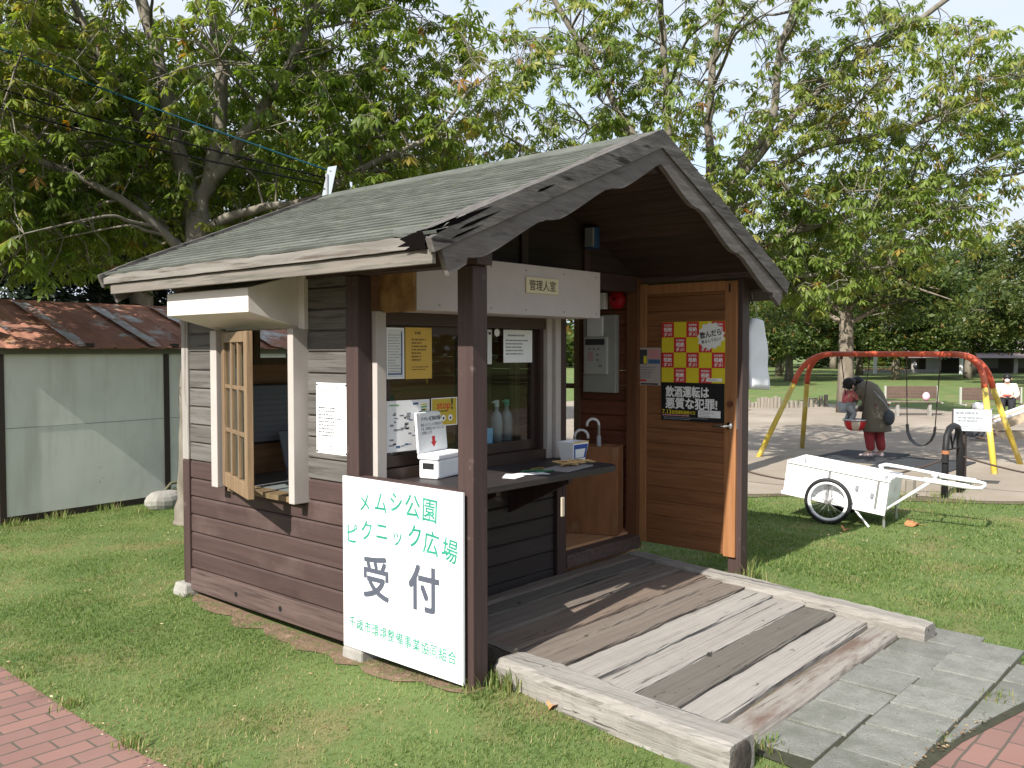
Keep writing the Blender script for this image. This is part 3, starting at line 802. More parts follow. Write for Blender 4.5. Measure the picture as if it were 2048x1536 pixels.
# the door, standing open against the right-hand post
DX = 2.625
door = part('door', MB().box(DX, DX + .03, .10, .815, .235, 2.10), m_door, hut)
door.data.clear_geometry()
b = MB(); z = .215
while z < 2.04:
    zz = min(z + .106, 2.04)
    b.prism([(DX + .012, .125, z), (DX + .004, .125, z + .0005), (DX, .125, z + .003), (DX, .125, zz - .003), (DX + .004, .125, zz - .0005), (DX + .012, .125, zz)], (0, .63, 0)); z = zz
me = bpy.data.meshes.new('door'); me.from_pydata([(v[0] - 1.37, v[1] - 1.3, v[2]) for v in b.v], [], b.f); me.materials.append(m_door); door.data = me
b = MB().box(DX - .006, DX + .034, .035, .124, .205, 2.105).box(DX - .006, DX + .034, .756, .835, .215, 2.115).box(DX - .004, DX + .033, .125, .755, 2.04, 2.108)
part('stile', b, m_doorz, door, bevel=.003)
b = MB().disc((DX - .006, .082, 1.112), (-1, 0, 0), .024, .010, 18)
b.tube([(DX - .014, .082, 1.112), (DX - .055, .082, 1.112), (DX - .062, .10, 1.112), (DX - .062, .185, 1.108)], [.009, .009, .010, .008], 10)
part('handle', b, m_chrome, door, smooth=True)
b = MB().disc((DX - .006, .075, 1.262), (-1, 0, 0), .021, .014, 18)
part('lock', b, flat('bronze_lock', (0.22, 0.09, 0.05), .35, metallic=.7), door, smooth=False)
part('latch_plate', MB().box(DX + .004, DX + .026, .031, .034, 1.09, 1.30), m_steel, door)
part('hook', MB().box(DX - .009, DX - .005, .082, .094, 2.03, 2.085), m_pblack, door)

# dim interior fittings seen through the window and doorway (things of their own)
e = thing('desk', 'grey topped desk inside the hut below the open side window', 'desk', (.75, 2.1, FL))
part('desk_top', MB().box(.10, 1.15, 1.25, 2.58, .74, .775), flat('grey_laminate', (.22, .23, .24), .4), e, bevel=.004)
for x in (.16, 1.08):
    for y in (1.32, 2.5): part('leg', MB().box(x - .02, x + .02, y - .02, y + .02, FL, .739), m_alu, e)
b = MB().box(.62, 1.0, 2.05, 2.4, .776, .83)
e = thing('printer', 'pale grey printer with raised back standing on the desk inside the hut', 'printer', (.85, 2.3, .776))
part('body', b, flat('pale_grey_plastic', (.45, .46, .5), .5), e, bevel=.01)
part('paper_tray', MB().prism([(.64, 2.401, .80), (.64, 2.50, 1.06), (.64, 2.512, 1.06), (.64, 2.42, .80)], (.34, 0, 0)), flat('grey_plastic', (.38, .39, .43), .5), e)
e, o_, xd, yd = sheet('notice_board', (.12, D - .052, .98), (1, 0, 0), (0, 0, 1), 1.5, .42, flat('pale_blue_grey_board', (.34, .35, .40), .6), 'pale grey notice board on the back wall inside the hut', 'notice board', th=.012, frame=(m_alu, .015, .004))
b = MB(); scribble(b, o_ + V((.05, 0, .03)), xd, yd, 1.3, .34, 9, 0, 4, .12); part('lettering', b, m_inkgrey, e)

# ------------------------------------------------------------------ timber ramp of railway sleepers
def timber(p0, p1, w, h, rnd, seed, wear=.004, n=26, taper=0.0, sag=0.0):
    """a squared, weathered baulk: rings of a rounded rectangle with uneven edges"""
    rr_ = random.Random(seed); p0, p1 = V(p0), V(p1); d = (p1 - p0).normalized(); x = d.cross(V((0, 0, 1))).normalized(); z = x.cross(d)
    prof = []
    for cx, cz, a0 in ((1, 1, 0), (-1, 1, 90), (-1, -1, 180), (1, -1, 270)):
        for a in (0, 30, 60, 90):
            q = math.radians(a0 + a); prof.append((cx * (w / 2 - rnd) + rnd * math.cos(q), cz * (h / 2 - rnd) + rnd * math.sin(q)))
    ph = [rr_.uniform(0, 6.28) for _ in prof]; fr = [rr_.uniform(3, 9) for _ in prof]
    rings = []
    for i in range(n + 1):
        t = i / n; c = p0.lerp(p1, t); e = 1.0
        if i == 0 or i == n: e = .94
        ring = []
        for k, (a, q) in enumerate(prof):
            j = wear * (math.sin(fr[k] * t * 2 + ph[k]) + .8 * rr_.uniform(-1, 1))
            ring.append(c + x * (a * e + j * (1 if a > 0 else -1)) + z * (q * e + .6 * j - sag * math.sin(math.pi * t)))
        rings.append(ring)
    mb = MB(); mb.loft(rings); return mb

def sleeper_mat(name, c1, c2, streak, g=X_GRAIN):
    g = tuple(q * (2.2 if q > 5 else .55) for q in g)
    return M(name, c1, c2, scale=1.1, stretch=g, rough=.92, bump=.7, detail=8, lo=.3, hi=.7,
             spots=[(tuple(a * .55 + b_ * .45 for a, b_ in zip(streak, c2)), 1.3, .53, .68, tuple(q * 1.3 for q in g)), (tuple(a * 1.12 for a in c1), 1.1, .55, .8, tuple(q * .3 for q in g)),
                    (tuple(q * .28 for q in c2), 7.0, .66, .69, tuple(max(q * .06, 1.2) for q in g)), (tuple(q * .25 for q in c2), .9, .635, .66, tuple(q * .8 if q > 5 else q * 1.5 for q in g))])
sm_light = sleeper_mat('pale_bleached_sleeper', (0.30, 0.282, 0.26), (0.225, 0.208, 0.19), (0.12, 0.107, 0.095))
sm_dark = sleeper_mat('dark_grey_sleeper', (0.125, 0.115, 0.10), (0.10, 0.09, 0.078), (0.06, 0.052, 0.045))
sm_brown = sleeper_mat('grey_brown_sleeper', (0.17, 0.145, 0.12), (0.125, 0.10, 0.085), (0.06, 0.047, 0.04))
sm_red = sleeper_mat('reddish_worn_sleeper', (0.185, 0.14, 0.11), (0.135, 0.10, 0.078), (0.07, 0.05, 0.04))
sm_mix = M('bleached_sleeper_with_red_heart', (0.27, 0.25, 0.225), (0.195, 0.175, 0.155), scale=1.1, stretch=(.6, 45, 45), rough=.92, bump=.8, detail=7,
           spots=[((0.125, 0.085, 0.068), 1.1, .52, .64, (1.0, 4.0, 9.0)), ((0.09, 0.07, 0.06), 2.2, .6, .68, (2, 30, 30))])
sm_log = sleeper_mat('pale_bleached_log', (0.27, 0.255, 0.235), (0.195, 0.18, 0.163), (0.11, 0.098, 0.085), Y_GRAIN)
m_endgrain = M('dark_rotten_end_grain', (0.10, 0.085, 0.07), (0.045, 0.038, 0.032), scale=18, rough=.95, bump=.8)
X_FINE = (.55, 30, 30)
ramp = thing('timber_ramp', 'sloping ramp of old railway sleepers between two logs in front of the hut', 'ramp', (1.3, -.2, 0))
def zd(y): return .112 + .058 * y
def xl(y): return .33 + (.04 if y > 0 else .085 * y)
def xr(y): return 2.47 + .10 * (y - .8) * 1.02
joints = [(-1.17, -1.03, sm_mix, .05), (-1.03, -.835, sm_light, .012), (-.835, -.615, sm_dark, .01), (-.615, -.40, sm_light, .012), (-.40, -.20, sm_light, .012), (-.20, -.03, sm_brown, .01),
          (-.03, .10, sm_brown, .02), (.10, .31, sm_red, .014), (.31, .53, sm_brown, .012), (.53, .68, sm_dark, .014), (.68, .80, sm_brown, .016)]
for i, (y0, y1, mt, rd) in enumerate(joints):
    yc = (y0 + y1) / 2; h = .16
    tilt = (.03, -.012, .006, 0)[i % 4] if i else .02
    if i == 0: y0 -= .035; yc = (y0 + y1) / 2
    mb = timber((xl(yc) - (.0 if i else -.06), yc, zd(yc) - h / 2 + (.006 if i == 0 else 0) + .004 * (i % 3 - 1)), (xr(yc) - .005, yc + (.03 if i in (0, 1, 2) else 0) * .7, zd(yc) - h / 2 + (.004 if i == 0 else 0)), (y1 - y0) - .006, h, rd, 20 + i, .0028)
    part('sleeper', mb, mt, ramp, smooth=False)
lg = part('edge_log', timber((.262, .02, .072), (.158, -1.275, .06), .19, .16, .036, 71, .006, 34), sm_log, ramp)
b = MB(); b.sphere((.157, -1.277, .06), (.088, .006, .075), 16, 8); part('end_grain', b, m_endgrain, lg)
part('edge_log', timber((2.50, .80, .085), (2.285, -1.33, .028), .155, .15, .035, 72, .005, 40), sm_log, ramp)
part('bed_soil', MB().prism([(.30, -1.16, .0), (2.26, -1.16, .0), (2.44, .80, .0), (.33, .80, .0)], (0, 0, .022)), m_dirt, ramp)
part('edge_strip', timber((.315, .76, .08), (.325, .03, .075), .06, .16, .015, 73, .004, 14), sm_brown, ramp)

# ------------------------------------------------------------------ signs and papers
SE, so, sx_, sy_ = sheet('reception_sign', (-.022, .918, .073), (0, -1, 0), (0, 0, 1), .885, .898, m_signwhite, 'large hand lettered white board with green and slate writing on the hut half wall', 'sign', th=.012)
def sput(mb, ch, y, z, h, bold=0, sx=1.0, rot=0.0, m=0):
    c = V((so.x, y, z)); a = V((0, -math.cos(rot), math.sin(rot))); u_ = V((0, math.sin(rot), math.cos(rot)))
    text(mb, ch, c - u_ * (h * .36), a, u_, h, bold, m, center=True, sx=sx)
b = MB()
for (ch, y, z, h, r) in (('メ', .739, .847, .105, .05), ('ム', .61, .861, .115, -.08), ('シ', .495, .875, .115, .0), ('公', .375, .868, .125, -.03), ('園', .254, .863, .125, -.05),
                         ('ピ', .84, .672, .115, .0), ('ク', .723, .704, .115, .03), ('ニ', .605, .716, .115, .0), ('ッ', .486, .705, .10, .0), ('ク', .36, .724, .125, .02), ('広', .245, .706, .125, -.1), ('場', .119, .69, .12, -.15)):
    sput(b, ch, y, z, h, .013, .92, r)
for i, ch in enumerate('千歳市環境整備事業協同組合'):
    t = i / 12
    sput(b, ch, .845 + (.105 - .845) * t, .207 - .02 * t, .066, .013, .86, -.02)
part('green_lettering', b, m_green, SE)
b = MB()
sput(b, '受', .652, .468, .235, .022, .92); sput(b, '付', .298, .475, .235, .024, .96)
part('slate_lettering', b, m_slate, SE)

e, o_, xd, yd = sheet('room_name_plate', (1.012, .548, 1.965), (1, 0, 0), (0, 0, 1), .30, .092, flat('cream_plastic', (.62, .54, .36), .4), 'cream name plate with dark lettering on the grey box above the counter', 'name plate', th=.006)
b = MB(); text(b, '管理人室', o_ + V((.028, 0, .022)), xd, yd, .066, .012, 0, fitw=.245); part('lettering', b, flat('dark_brown_print', (.06, .04, .03), .5), e)

e, o_, xd, yd = sheet('wall_notice', (.013, 1.204, 1.068), (0, -1, 0), (0, 0, 1), .272, .385, m_paper, 'white printed notice on the grey boards left of the hut corner post', 'notice')
b = MB(); scribble(b, o_ + yd * .325 + xd * .02, xd, yd, .22, .04, 3, 0, 3, .3, .5); scribble(b, o_ + yd * .09 + xd * .02, xd, yd, .225, .17, 9, 0, 8, .35); scribble(b, o_ + yd * .02 + xd * .06, xd, yd, .15, .03, 2, 0, 9, .3)
part('lettering', b, m_ink, e)
b = MB()
for a, c in ((.01, .01), (.262, .01), (.01, .375), (.262, .375)): b.disc(o_ + xd * a + yd * c, (-1, 0, 0), .005, .003, 8)
part('pin', b, m_pblack, e)

PY = D1 - .0225     # papers hang on a wire just in front of the sliding panes
e, o_, xd, yd = sheet('framed_notice', (.172, PY, 1.475), (1, 0, 0), (0, 0, 1), .125, .275, m_paperdim, 'grey white notice in a silver and navy border at the counter window', 'notice', th=.003, frame=(m_plastic, .008, .003))
b = MB(); scribble(b, o_ + V((.012, 0, .035)), xd, yd, .095, .21, 14, 0, 2, .25); part('lettering', b, m_inkgrey, e)
b = MB(); rect(b, o_, xd, yd, .104, .113, .022, .255); rect(b, o_, xd, yd, .01, .104, .022, .031); part('navy_border', b, m_inkblue, e)
e, o_, xd, yd = sheet('yellow_notice', (.309, PY, 1.472), (1, 0, 0), (0, 0, 1), .197, .282, m_yellow, 'mustard yellow printed notice beside the framed notice at the counter window', 'notice')
b = MB(); scribble(b, o_ + V((.07, 0, .24)), xd, yd, .07, .02, 1, 0, 4, .7); scribble(b, o_ + V((.045, 0, .095)), xd, yd, .125, .13, 7, 0, 5, .5); scribble(b, o_ + V((.045, 0, .045)), xd, yd, .13, .028, 2, 0, 15, .4)
part('lettering', b, flat('olive_brown_print', (.17, .10, .03), .6), e)
e, o_, xd, yd = sheet('guidance_poster', (.172, PY, 1.08), (1, 0, 0), (0, 0, 1), .315, .277, m_paper, 'wide white poster of small drawings low in the counter window', 'poster')
b = MB(); rr = random.Random(12)
for i in range(44):
    x, y = rr.uniform(.01, .26), rr.uniform(.02, .22); w, h = rr.uniform(.012, .04), rr.uniform(.003, .012)
    rect(b, o_, xd, yd, x, x + w, y, y + h, rr.choice((0, 0, 1, 2, 0)))
scribble(b, o_ + V((.02, 0, .245)), xd, yd, .12, .015, 1, 3, 31, .5); rect(b, o_, xd, yd, .19, .23, .25, .262, 1)
for i in range(4): rect(b, o_, xd, yd, .25 + .004 * (i % 2), .295, .205 + i * .013, .213 + i * .013, (3, 4)[i % 2])
part('lettering', b, [m_inkgrey, m_inkblue, m_pblack, m_grassgreen, m_pyellow], e)
e, o_, xd, yd = sheet('stop_poster', (.500, PY, 1.20), (1, 0, 0), (0, 0, 1), .205, .160, flat('olive_yellow_print', (.48, .36, .04), .5), 'small yellow stop poster next to the wide white poster in the counter window', 'poster', frame=(m_plastic, .005, .001))
b = MB(); text(b, 'stop', o_ + V((.045, 0, .098)), xd, yd, .062, .01, 0, fitw=.105); text(b, '!', o_ + V((.158, 0, .095)), xd, yd, .085, .02, 1); scribble(b, o_ + V((.02, 0, .078)), xd, yd, .15, .012, 1, 1, 7, .5)
for i, x in enumerate((.04, .095, .15)):
    b.add([o_ + xd * (x + .018 * math.cos(a * .5236)) + yd * (.045 + .018 * math.sin(a * .5236)) for a in range(12)], [tuple(range(12))], 2)
    rect(b, o_, xd, yd, x - .006, x + .007, .036, .05, (0, 1, 1)[i], .0004)
part('lettering', b, [m_pred, m_pblack, m_pwhite], e)
e, o_, xd, yd = sheet('price_notice', (1.165, D1 + .030, 1.553), (1, 0, 0), (0, 0, 1), .275, .205, m_paper, 'white printed notice taped inside the right counter pane', 'notice')
b = MB(); scribble(b, o_ + V((.04, 0, .16)), xd, yd, .19, .018, 1, 0, 5, .6); scribble(b, o_ + V((.02, 0, .045)), xd, yd, .235, .105, 5, 0, 6, .4)
part('lettering', b, m_inkgrey, e)
e, o_, xd, yd = sheet('paper_strip', (1.02, D1 + .030, 1.545), (1, 0, 0), (0, 0, 1), .038, .21, m_paperdim, 'narrow vertical white paper strip in the right counter pane beside the post', 'notice')
b = MB(); rect(b, o_, xd, yd, .008, .03, .18, .195); part('lettering', b, m_ink, e)
b = MB().disc((1.105, D1 + .0295, 1.738), (0, -1, 0), .024, .002, 20)
solo('round_sticker', b, m_pwhite, 'small round white sticker on the glass between the strip and the white notice', 'sticker', (1.105, D1 + .03, 1.738))

# drink-driving poster on the open door (the cartoon animal is left out)
PX = DX - .0075
PE, o_, xd, yd = sheet('warning_poster', (PX, .623, 1.128), (0, -1, 0), (0, 0, 1), .505, .705, m_pyellow, 'red and yellow checked poster with a black lower third on the open cedar door', 'poster')
cw, chh, y0 = .101, .108, .273
b = MB()
for r in range(4):
    for c in range(5):
        if (r + c) % 2 == 0: rect(b, o_, xd, yd, c * cw, (c + 1) * cw, .703 - (r + 1) * chh, .703 - r * chh)
part('red_square', b, m_pred, PE)
b = MB()
for r in range(4):
    for c in range(5):
        if (r + c) % 2 == 0:
            yb = .703 - (r + 1) * chh; xo = c * cw
            text(b, '飲酒運転', o_ + xd * (xo + .018) + yd * (yb + .080) - V((.0004, 0, 0)), xd, yd, .017, .01, fitw=.066)
            text(b, '根絶', o_ + xd * (xo + .018) + yd * (yb + .043) - V((.0004, 0, 0)), xd, yd, .034, .025, fitw=.066)
            text(b, 'ダメ!', o_ + xd * (xo + .018) + yd * (yb + .010) - V((.0004, 0, 0)), xd, yd, .03, .02, fitw=.066)
part('square_lettering', b, m_pwhite, PE)
b = MB(); rect(b, o_, xd, yd, 0, .505, 0, y0); part('black_band', b, m_pblack, PE)
b = MB(); o2 = o_ - V((.0005, 0, 0))
text(b, '飲酒運転は', o2 + xd * .037 + yd * .176, xd, yd, .083, .03, 0, fitw=.345)
text(b, '悪質な犯罪!', o2 + xd * .037 + yd * .093, xd, yd, .083, .03, 0, fitw=.41)
text(b, '7.13', o2 + xd * .008 + yd * .048, xd, yd, .042, .02, 1, fitw=.075); text(b, '飲酒運転根絶の日', o2 + xd * .09 + yd * .05, xd, yd, .028, .015, 1, fitw=.185)
scribble(b, o2 + xd * .012 + yd * .030, xd, yd, .26, .012, 1, 2, 5, .8); scribble(b, o2 + xd * .02 + yd * .006, xd, yd, .39, .022, 2, 3, 6, .5)
rect(b, o2, xd, yd, .30, .475, .032, .082, 0); 
scribble(b, o2 + xd * .31 + yd * .036 - V((.0004, 0, 0)), xd, yd, .12, .042, 4, 3, 16, .35)
rect(b, o2, xd, yd, .365, .485, .285, .308, 0); scribble(b, o2 + xd * .375 + yd * .29 - V((.0004, 0, 0)), xd, yd, .1, .014, 2, 3, 3, .4)
part('band_lettering', b, [m_pwhite, m_pyellow, m_ppink, m_inkgrey], PE)
b = MB(); cx, cy = .395, .60; pl = []
rr = random.Random(2)
for i in range(26):
    a = 2 * math.pi * i / 26; q = (1.0 if i % 2 else .84) * (1 + rr.uniform(-.06, .06)); pl.append(o_ - V((.0008, 0, 0)) + xd * (cx + .108 * q * math.cos(a)) + yd * (cy + .10 * q * math.sin(a)))
b.add(pl, [tuple(range(26))]); 
part('speech_bubble', b, m_pwhite, PE)
b = MB(); c_, s_ = math.cos(.17), math.sin(.17); xr_, yr_ = xd * c_ + yd * s_, yd * c_ - xd * s_
text(b, '飲んだら', o_ - V((.0013, 0, 0)) + xd * .315 + yd * .585, xr_, yr_, .05, .03, 0, fitw=.165)
text(b, '乗るんでない!', o_ - V((.0013, 0, 0)) + xd * .325 + yd * .548, xr_, yr_, .028, .015, 0, fitw=.15)
part('bubble_lettering', b, m_ink, PE)

e, o_, xd, yd = sheet('wall_calendar', (PX - .0, .822, 1.375), (0, -1, 0), (0, 0, 1), .19, .275, flat('calendar_paper', (.42, .36, .34), .6), 'small printed calendar sheets left of the warning poster on the door', 'calendar')
b = MB(); rect(b, o_, xd, yd, .005, .075, .155, .262, 0); rect(b, o_, xd, yd, .045, .072, .16, .215, 1, .0004); rect(b, o_, xd, yd, .085, .185, .195, .262, 2); rect(b, o_, xd, yd, .085, .185, .158, .19, 3)
scribble(b, o_ + xd * .006 + yd * .05, xd, yd, .18, .09, 5, 4, 5, .5); rect(b, o_, xd, yd, .005, .07, .03, .042, 5); rect(b, o_, xd, yd, .02, .17, .004, .016, 0)
part('print', b, [m_ink, m_pyellow, m_ppink, m_inkblue, m_inkgrey, m_pred], e)

# ------------------------------------------------------------------ things on and round the counter
CT = .9305
bx = thing('collection_box', 'white plastic storage box with its lettered lid propped upright on the counter', 'box', (.48, .68, CT))
BO = V((.375, .622, CT)); bu = V((.97, .243, 0)).normalized(); bv_ = V((-bu.y, bu.x, 0))
bl, bw_, bh = .30, .135, .135
def bxb(mb, a0, a1, c0, c1, z0, z1, m=0): mb.obox(BO + bu * ((a0 + a1) / 2) + bv_ * ((c0 + c1) / 2) + V((0, 0, (z0 + z1) / 2)), bu * ((a1 - a0) / 2), bv_ * ((c1 - c0) / 2), V((0, 0, (z1 - z0) / 2)), m)
b = MB(); bxb(b, .008, bl - .008, .006, bw_ - .006, 0, bh - .03); part('body', b, m_plastic, bx, bevel=.012)
b = MB(); bxb(b, 0, bl, -.002, bw_, bh - .030, bh); part('rim', b, m_plastic, bx, bevel=.008)
b = MB(); c = BO + bv_ * (bw_ / 2) + V((0, 0, bh * .52)); b.obox(c + bu * .0065, bu * .0015, bv_ * .036, V((0, 0, .017))); part('grip_hole', b, m_black, bx, bevel=.004)
b = MB(); c = BO + V((0, 0, bh)) + bu * .14 + bv_ * (bw_ - .012); lx, lyd = bu, V((0, 0, 1)) + bv_ * .08; b.obox(c + lyd * .112, lx * .15, lyd * .112, V((bv_.x, bv_.y, 0)) * .007)
lid = part('lid', b, m_plastic, bx, bevel=.006)
b = MB(); nl = lx.cross(lyd).normalized(); lo = c - lx * .118 + nl * .0085
b.obox(c + lyd * .112 + lx * .012 + nl * .0078, lx * .132, lyd * .105, nl * .0004); part('sign_sheet', b, m_paper, lid)
b = MB(); lo = c + nl * .0090 - lx * .105 + lyd * 0
text(b, 'バーベキュー組ご利用のお客様へ', lo + lyd * .175, lx, lyd, .026, .012, 0, fitw=.205)
for i, s in enumerate(('新型コロナウィルス感染拡大の', 'ため、利用票記入後こちらにご協', '力お願いします')):
    text(b, s, lo + lyd * (.145 - .022 * i) - lx * .008, lx, lyd, .019, .0, 0, sx=.82)
ar = [(.095, .085), (.125, .085), (.125, .055), (.14, .055), (.11, .025), (.08, .055), (.095, .055)]
b.add([lo + lx * x + lyd * y for x, y in ar], [(0, 6, 2, 1), (5, 4, 3)], 1)
part('lettering', b, [m_ink, m_pred], lid)

pp = thing('paper_pile', 'loose white papers and pens lying on the counter behind the post', 'papers', (.80, .42, CT))
b = MB(); rr = random.Random(8)
for i in range(5):
    a = rr.uniform(-.6, .6); x, y = .78 + rr.uniform(-.08, .14), .40 + rr.uniform(-.04, .06); z = CT + .001 + i * .0016
    b.obox((x, y, z), (.06 * math.cos(a), .06 * math.sin(a), 0), (-.04 * math.sin(a), .04 * math.cos(a), 0), (0, 0, .0006))
part('sheet', b, m_paper, pp)
b = MB().tube([(.90, .38, CT + .012), (1.02, .345, CT + .012)], .005, 6).tube([(.86, .45, CT + .013), (.99, .40, CT + .013)], .005, 6); part('pen', b, flat('green_pen', (.03, .12, .06), .4), pp)
cbd = thing('clipboard', 'grey clipboard sheet on the counter under a tangle of tan string', 'clipboard', (1.24, .40, CT))
b = MB().obox((1.22, .40, CT + .004), (.165, .03, 0), (-.02, .085, 0), (0, 0, .003)); part('board', b, flat('grey_plastic_sheet', (.27, .26, .27), .5), cbd)
b = MB(); rr = random.Random(4); P = []
for i in range(60):
    a = i * .71; P.append((1.33 + .11 * math.cos(a) * rr.uniform(.4, 1.3), .44 + .055 * math.sin(a * 1.3) * rr.uniform(.5, 1.2), CT + .016 + .018 * rr.random()))
b.tube(P, .0055, 6)
solo('string_tangle', b, flat('tan_string', (.50, .33, .15), .8), 'tangle of tan string heaped on the grey clipboard on the counter', 'string', (1.33, .44, CT), smooth=True)
b = MB(); b.tube([(1.03 + .055 * math.cos(a * .5), .47 + .03 * math.sin(a * .5), CT + .008 + .0 * a) for a in range(13)], .004, 6)
solo('string_loop', b, flat('olive_string', (.20, .15, .04), .8), 'loop of olive cord lying on the counter beside the papers', 'string', (1.03, .47, CT), smooth=True)
bk = thing('token_bin', 'small square white bin with a blue label at the counter end', 'bin', (1.545, .58, CT))
def ringsq(c, w, d_, z): return [V((c[0] + sx * w, c[1] + sy * d_, z)) for sx, sy in ((-1, -1), (1, -1), (1, 1), (-1, 1))]
b = MB(); cc = (1.535, .60)
b.loft([ringsq(cc, .060, .05, CT), ringsq(cc, .082, .065, CT + .125), ringsq(cc, .075, .058, CT + .125), ringsq(cc, .054, .044, CT + .006)]); part('body', b, m_plastic, bk, bevel=.003)
b = MB(); q0, q1 = V((cc[0] - .05, .5395, CT + .035)), V((cc[0] + .078, .5335, CT + .112))
b.add([(1.478, .5475, CT + .02), (1.596, .5475, CT + .02), (1.608, .5365, CT + .108), (1.463, .5365, CT + .108)], [(0, 1, 2, 3)], 0)
b.add([(1.49, .5465, CT + .024), (1.575, .5465, CT + .024), (1.583, .538, CT + .08), (1.48, .538, CT + .08)], [(0, 1, 2, 3)], 1)
b.add([(1.455, .5355, CT + .118), (1.617, .5355, CT + .118), (1.617, .5345, CT + .126), (1.455, .5345, CT + .126)], [(0, 1, 2, 3)], 2)
part('label', b, [flat('royal_blue_print', (.03, .08, .32), .5), m_paper, m_yellow], bk)
b = MB(); xd, yd = V((1, 0, 0)), V((0, -.15, 1)).normalized(); scribble(b, V((1.492, .5455, CT + .032)), xd, yd, .075, .035, 3, 0, 6, .55); part('lettering', b, m_inkblue, bk)
kt = thing('key_tag', 'small pale wooden tag hanging on a cord below the counter', 'tag', (1.0, .30, .80))
part('cord', MB().tube([(1.0, .262, .893), (1.0, .262, .80)], .002, 5), m_pblack, kt)
part('tag_plate', MB().box(.987, 1.013, .256, .268, .69, .80), flat('pale_worn_wood', (.42, .36, .28), .7), kt, bevel=.004)

b = MB()
us = thing('umbrella_stand', 'tall plywood umbrella stand against the wall inside the hut doorway', 'umbrella stand', (2.38, 1.08, FL))
m_ply = M('water_stained_plywood', (0.26, 0.115, 0.05), (0.17, 0.07, 0.03), scale=3, stretch=(3, 3, .7), rough=.6, spots=[((0.28, 0.17, 0.09), 4, .55, .7, (2, 2, .6)), ((.10, .04, .02), 3, .6, .75)])
UZ0, UZ1 = FL + .002, .93
uc = V((2.40, 1.075, 0)); ud = V((.16, -.387, 0)).normalized(); un = V((ud.y, -ud.x, 0))
for (a0, a1, c0, c1, nm) in ((-.205, .205, -.10, -.086, 'front_panel'), (-.205, .205, .086, .10, 'back_panel'), (-.205, -.192, -.085, .085, 'side_panel'), (.192, .205, -.085, .085, 'side_panel')):
    b = MB().obox(uc + ud * ((a0 + a1) / 2) - un * ((c0 + c1) / 2) * -1 + V((0, 0, (UZ0 + UZ1) / 2)), ud * ((a1 - a0) / 2), un * ((c1 - c0) / 2), V((0, 0, (UZ1 - UZ0) / 2)))
    part(nm, b, m_ply, us, bevel=.003)
def umbrella(x, y, top, r, ang, lab):
    u_ = thing('umbrella', lab, 'umbrella', (x, y, UZ0), 'umbrellas in the stand')
    part('shaft', MB().tube([(x, y, UZ0 + .02), (x, y, top)], [.012, .02, ] if False else .011, 8), m_steel, u_)
    ca, sa = math.cos(ang), math.sin(ang)
    P = [(x, y, top - .07), (x, y, top)] + [(x + ca * r * (1 - math.cos(q)), y + sa * r * (1 - math.cos(q)), top + r * math.sin(q)) for q in [math.radians(k) for k in range(15, 196, 15)]]
    part('handle', MB().tube(P, .0105, 10), m_plastic, u_, smooth=True)
    part('canopy', MB().tube([(x, y, UZ0 + .06), (x, y, UZ0 + .2), (x, y, top - .08)], [.008, .035, .016], 9), flat('clear_grey_vinyl', (.5, .5, .52), .3), u_)
umbrella(2.47, 1.075, 1.075, .044, math.radians(125), 'white handled umbrella standing taller in the plywood stand')
umbrella(2.37, 1.225, .985, .05, math.radians(-55), 'white handled umbrella sunk lower in the plywood stand')

mbx = thing('meter_box', 'grey metal control box with a white keypad panel on the wall inside the doorway', 'control box', (W - .08, 1.15, 1.31))
xw = W - .083
part('case', MB().box(xw - .05, xw, 1.02, 1.325, 1.31, 1.90), flat('light_grey_enamel', (.36, .36, .34), .4), mbx, bevel=.005)
pn = part('panel', MB().box(xw - .075, xw - .051, 1.085, 1.30, 1.45, 1.735), flat('pale_grey_plastic_panel', (.50, .50, .49), .4), mbx, bevel=.004)
pn2 = part('cover', MB().box(xw - .07, xw - .051, 1.13, 1.275, 1.736, 1.89), m_plastic, mbx, bevel=.004)
b = MB(); o_ = V((xw - .0758, 1.30, 1.45)); xd, yd = V((0, -1, 0)), V((0, 0, 1))
rect(b, o_, xd, yd, .012, .195, .222, .268, 0)
for i in range(3): rect(b, o_, xd, yd, .045 + i * .042, .065 + i * .042, .185, .20, 1)
for i in range(3):
    for j in range(4): rect(b, o_, xd, yd, .04 + i * .017, .052 + i * .017, .10 + j * .019, .114 + j * .019, 2)
for j in range(2): rect(b, o_, xd, yd, .12, .14, .10 + j * .04, .116 + j * .04, 1)
rect(b, o_, xd, yd, .14, .175, .055, .07, 1)
part('keypad', b, [m_ink, m_inkgrey, m_ppink], mbx)
fb = thing('fire_bell', 'round red alarm bell on the wall above the grey control box', 'bell', (xw, 1.02, 2.02))
b = MB(); prof = [(.0, .07), (.02, .072), (.038, .062), (.05, .04), (.054, .012)]
rings = [[V((xw - h, 1.03 + r * math.cos(a), 2.015 + r * math.sin(a))) for a in [2 * math.pi * i / 24 for i in range(24)]] for h, r in prof]
b.loft(rings); part('gong', b, flat('signal_red_enamel', (.42, .012, .025), .35), fb, smooth=False)
b = MB().disc((xw - .053, 1.03, 2.015), (-1, 0, 0), .010, .006, 10); part('hub', b, m_pblack, fb)
part('bell_box', MB().box(xw - .05, xw, 1.125, 1.20, 1.945, 2.07), m_plastic, fb, bevel=.005)
b = MB().box(1.90, 1.96, D1 - .065, D1 - .03, 2.31, 2.455); 
gl = thing('gable_tin', 'small blue and white tin hanging on the dark gable wall under the roof', 'tin', (1.93, D1 - .05, 2.31))
part('body', MB().tube([(1.95, D1 - .075, 2.315), (1.95, D1 - .075, 2.455)], .047, 14), flat('navy_blue_tin', (.02, .06, .16), .4), gl)
part('label', MB().box(1.895, 1.912, D1 - .115, D1 - .05, 2.325, 2.45), m_inkgrey, gl)

